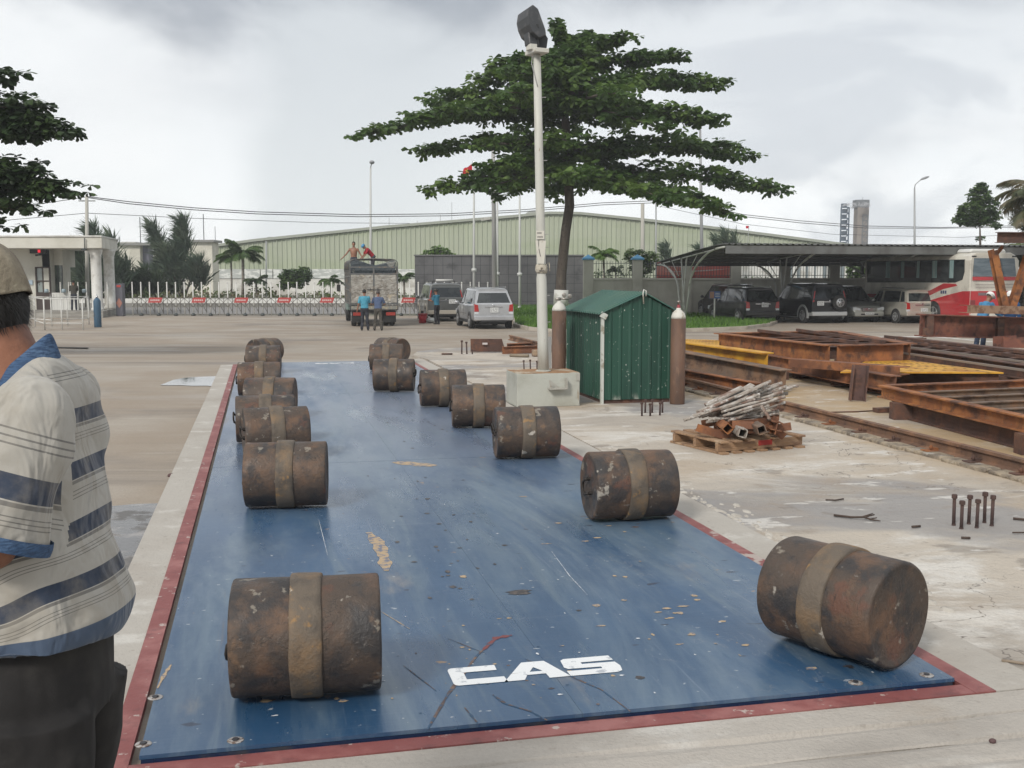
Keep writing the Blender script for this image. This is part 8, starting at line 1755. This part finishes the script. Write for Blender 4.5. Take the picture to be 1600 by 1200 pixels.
    leafy('leafy_shrub', 'rounded bush just behind the boundary wall, between its second and third pillars', gb(1003, 63), [gb(1003, 63), ab(1003, 420, 63)], [(ab(987, 400, 63), (12/28, .4, 12/28)), (ab(1000, 402, 63), (14/28, .4, 13/28)), (ab(1018, 403, 63), (12/28, .4, 12/28)), (ab(1002, 418, 63), (22/28, .4, 13/28))], .17, G1, 620, cat='bush', crownname='foliage')
    leafy('leafy_shrub', 'bright green foliage seen under the carport through the railings near the bus', gb(1345, 64), [gb(1345, 64), ab(1345, 430, 64)], [(ab(1335, 425, 64), (.45, .4, .5)), (ab(1350, 422, 64), (.5, .4, .5)), (ab(1362, 427, 64), (.35, .4, .4))], .18, G3, 380, cat='bush', crownname='foliage')
    leafy('leafy_shrub', 'round bush top showing above the dark stone wall, right of the lorry', gb(685, 78), [gb(685, 78), ab(685, 420, 78)], [(ab(672, 398, 78), (.55, .5, .45)), (ab(688, 394, 78), (.55, .5, .5)), (ab(700, 399, 78), (.4, .4, .35))], .30, G3, 170, cat='bush', crownname='foliage')
    # palms
    def palm(lab, u, vtop, Yp, fr, n=13, lm=None, tw=.10, wind=0, grp='palms', stub=None, droop=1.0, vb=None, dens=1):
        b = gb(u, Yp); top = ab(u, vtop, Yp); t = thing('palm_tree', lab, 'palm', b, group=grp); o = Vector(b); wb = MB(); lf = MB(); T_ = top-o; wb.tube([(0, 0, 0), T_*.5+Vector((.04, 0, 0)), T_], [tw*1.2, tw, tw*.8], 8); wb.build('trunk', mat('palm_trunk', (.22, .20, .17), .9, lay=[dict(c=(.12, .10, .08), s=(1, 1, 9), a=.45, b=.6)]), t)
        for i in range(n):
            a = 2*pi*i/n+random.uniform(-.2, .2); el = random.uniform(.35, 1.15); L_ = fr*random.uniform(.8, 1.1); d0 = Vector((cos(a)*cos(el)+wind*.4, sin(a)*cos(el), sin(el))).normalized(); pts = []; p = T_.copy(); d = d0.copy(); K = 10
            for k in range(K+1): pts.append(p.copy()); p = p+d*L_/K; d = (d+Vector((wind*.06, 0, -.17*droop))).normalized()
            lf.tube(pts, [.025*(1-k/K)+.006 for k in range(K+1)], 4, cap=False)
            for k in range(1, K*2*dens):
                f = k/(K*2*dens)*K; j = min(K-1, int(f)); q = pts[j]+(pts[j+1]-pts[j])*(f-j); dd = (pts[j+1]-pts[j]).normalized(); sd_ = dd.cross(UP); sd_ = sd_.normalized() if sd_.length > .01 else Vector((1, 0, 0)); ll = fr*.34*sin(pi*min(1, (k+1)/(K*2*dens)*.92+.06))**.6
                for sg in (-1, 1):
                    e = (sd_*sg*.8+dd*.6+Vector((wind*.3, 0, -.25-random.uniform(0, .35)))).normalized(); w_ = dd*.028*fr/dens**.7; lf.add([q-w_, q+w_, q+e*ll*.6+w_*.7, q+e*ll+Vector((0, 0, -.05*fr)), q+e*ll*.6-w_*.7], [(0, 1, 2, 3, 4)], 0)
        lf.build('fronds', lm or G1, t, fix=False)
    random.seed(70)
    palm('tallest palm left of the lorry with fronds blown sideways, behind the gate', 379, 398, 78, 1.9, 13, G1, .11, .35, grp='palms behind the gate', dens=2)
    palm('second palm leaning close left of the tallest one, thin stemmed', 361, 404, 78, 1.5, 10, G1, .07, -.5, grp='palms behind the gate', dens=2)
    palm('short palm low behind the gate just right of the tallest palm', 400, 441, 77, 1.15, 12, G2, .08, 0, grp='palms behind the gate', dens=2)
    palm('short palm behind the gate just left of the lorry', 517, 441, 77, 1.15, 12, G1, .08, .1, grp='palms behind the gate', dens=2)
    palm('short palm behind the gate just right of the lorry', 631, 436, 77, 1.15, 12, G1, .08, 0, grp='palms behind the gate', dens=2)
    palm('palm crown above the boundary wall between its first two pillars', 943, 400, 66, 1.15, 14, G3, .08, 0, grp='palms behind the boundary wall', dens=2)
    palm('low palm behind the first railing panel of the boundary wall', 962, 424, 64, .7, 10, G2, .06, 0, grp='palms behind the boundary wall', dens=2)
    palm('large palm at the right edge with long brownish drooping fronds', 1640, 322, 44, 2.5, 17, GT, .16, -.15, grp='palms at the right edge', droop=1.1, dens=2)
    palm('lower palm under the roof level at the right edge behind the bus', 1602, 400, 52, 1.9, 14, leaf_mat('palm_olive', (.10, .13, .05), (.15, .15, .06), .3), .12, 0, grp='palms at the right edge', dens=3)
    random.seed(71); s = 1/44*1.0
    leafy('feathery_tree', 'brown green feathery crown mixed with the palm at the right edge', gb(1640, 47), [gb(1640, 47), ab(1625, 400, 47), ab(1615, 350, 47)], [(ab(1606, 322, 47), (.75, .7, .6)), (ab(1598, 342, 47), (.6, .6, .5)), (ab(1620, 345, 47), (.9, .8, .7)), (ab(1612, 305, 47), (.5, .5, .5))], .13, GT, 900)
    # rough growth along the far roadside: one mass nobody could count
    random.seed(80); mb = MB()
    for i in range(5200):
        u = random.uniform(110, 760); Yg = random.uniform(76.2, 80); h = .5+.9*max(0, noise.noise(Vector((u*.035, Yg*.3, 1)))+.35)
        if u > 648: Yg = random.uniform(76.2, 76.8)
        q = ab(u, 466, Yg); q.z = g+random.uniform(0, 1)*h; d = Vector((random.uniform(-1, 1), random.uniform(-1, 1), random.uniform(.1, 1))).normalized(); leaf6(mb, q, d, UP+Vector((random.uniform(-1, 1), random.uniform(-1, 1), 0)), random.uniform(.2, .45), random.uniform(.08, .2), 0 if random.random() < .6 else 1)
    tag(mb.build('undergrowth', [leaf_mat('weed_green', (.10, .15, .045), (.17, .19, .06), .3, .3), leaf_mat('weed_dry', (.20, .17, .10), (.13, .12, .07), .2)], origin=(0, 0, 0), fix=False), 'rough green and dry undergrowth along the white low wall beyond the gate', 'undergrowth', kind='stuff')
    mb = MB()
    for i in range(2600):
        u = random.uniform(925, 1010) if i < 1200 else random.uniform(1010, 1230); Yg = random.uniform(62.5, 65); q = ab(u, 440, Yg); q.z = g+.1+random.uniform(0, 2.35 if u < 1010 else 2.0); d = Vector((random.uniform(-1, 1), random.uniform(-1, 1), random.uniform(.1, 1))).normalized(); leaf6(mb, q, d, UP, random.uniform(.15, .32), random.uniform(.07, .15), 0)
    tag(mb.build('hedge', leaf_mat('hedge_green', (.06, .10, .04), (.10, .14, .06), .25), origin=(0, 0, 0), fix=False), 'loose hedge seen in scraps through the railings of the boundary wall', 'hedge', kind='stuff')
trees()
# ================================================================ AIR
def air():
    mb = MB(); mb.b2((-160, -40, -2), (160, 262.5, 40)); m = bpy.data.materials.new('air'); m.use_nodes = True; N, L = new_nodes(m.node_tree)
    v = N('ShaderNodeVolumePrincipled'); v.inputs['Color'].default_value = (.93, .96, 1, 1); v.inputs['Density'].default_value = .0008; v.inputs['Anisotropy'].default_value = 0
    o = N('ShaderNodeOutputMaterial'); L(v.outputs[0], o.inputs['Volume'])
    tag(mb.build('haze', m), 'thin pale haze filling the air over the whole yard', 'haze', kind='stuff')
air()
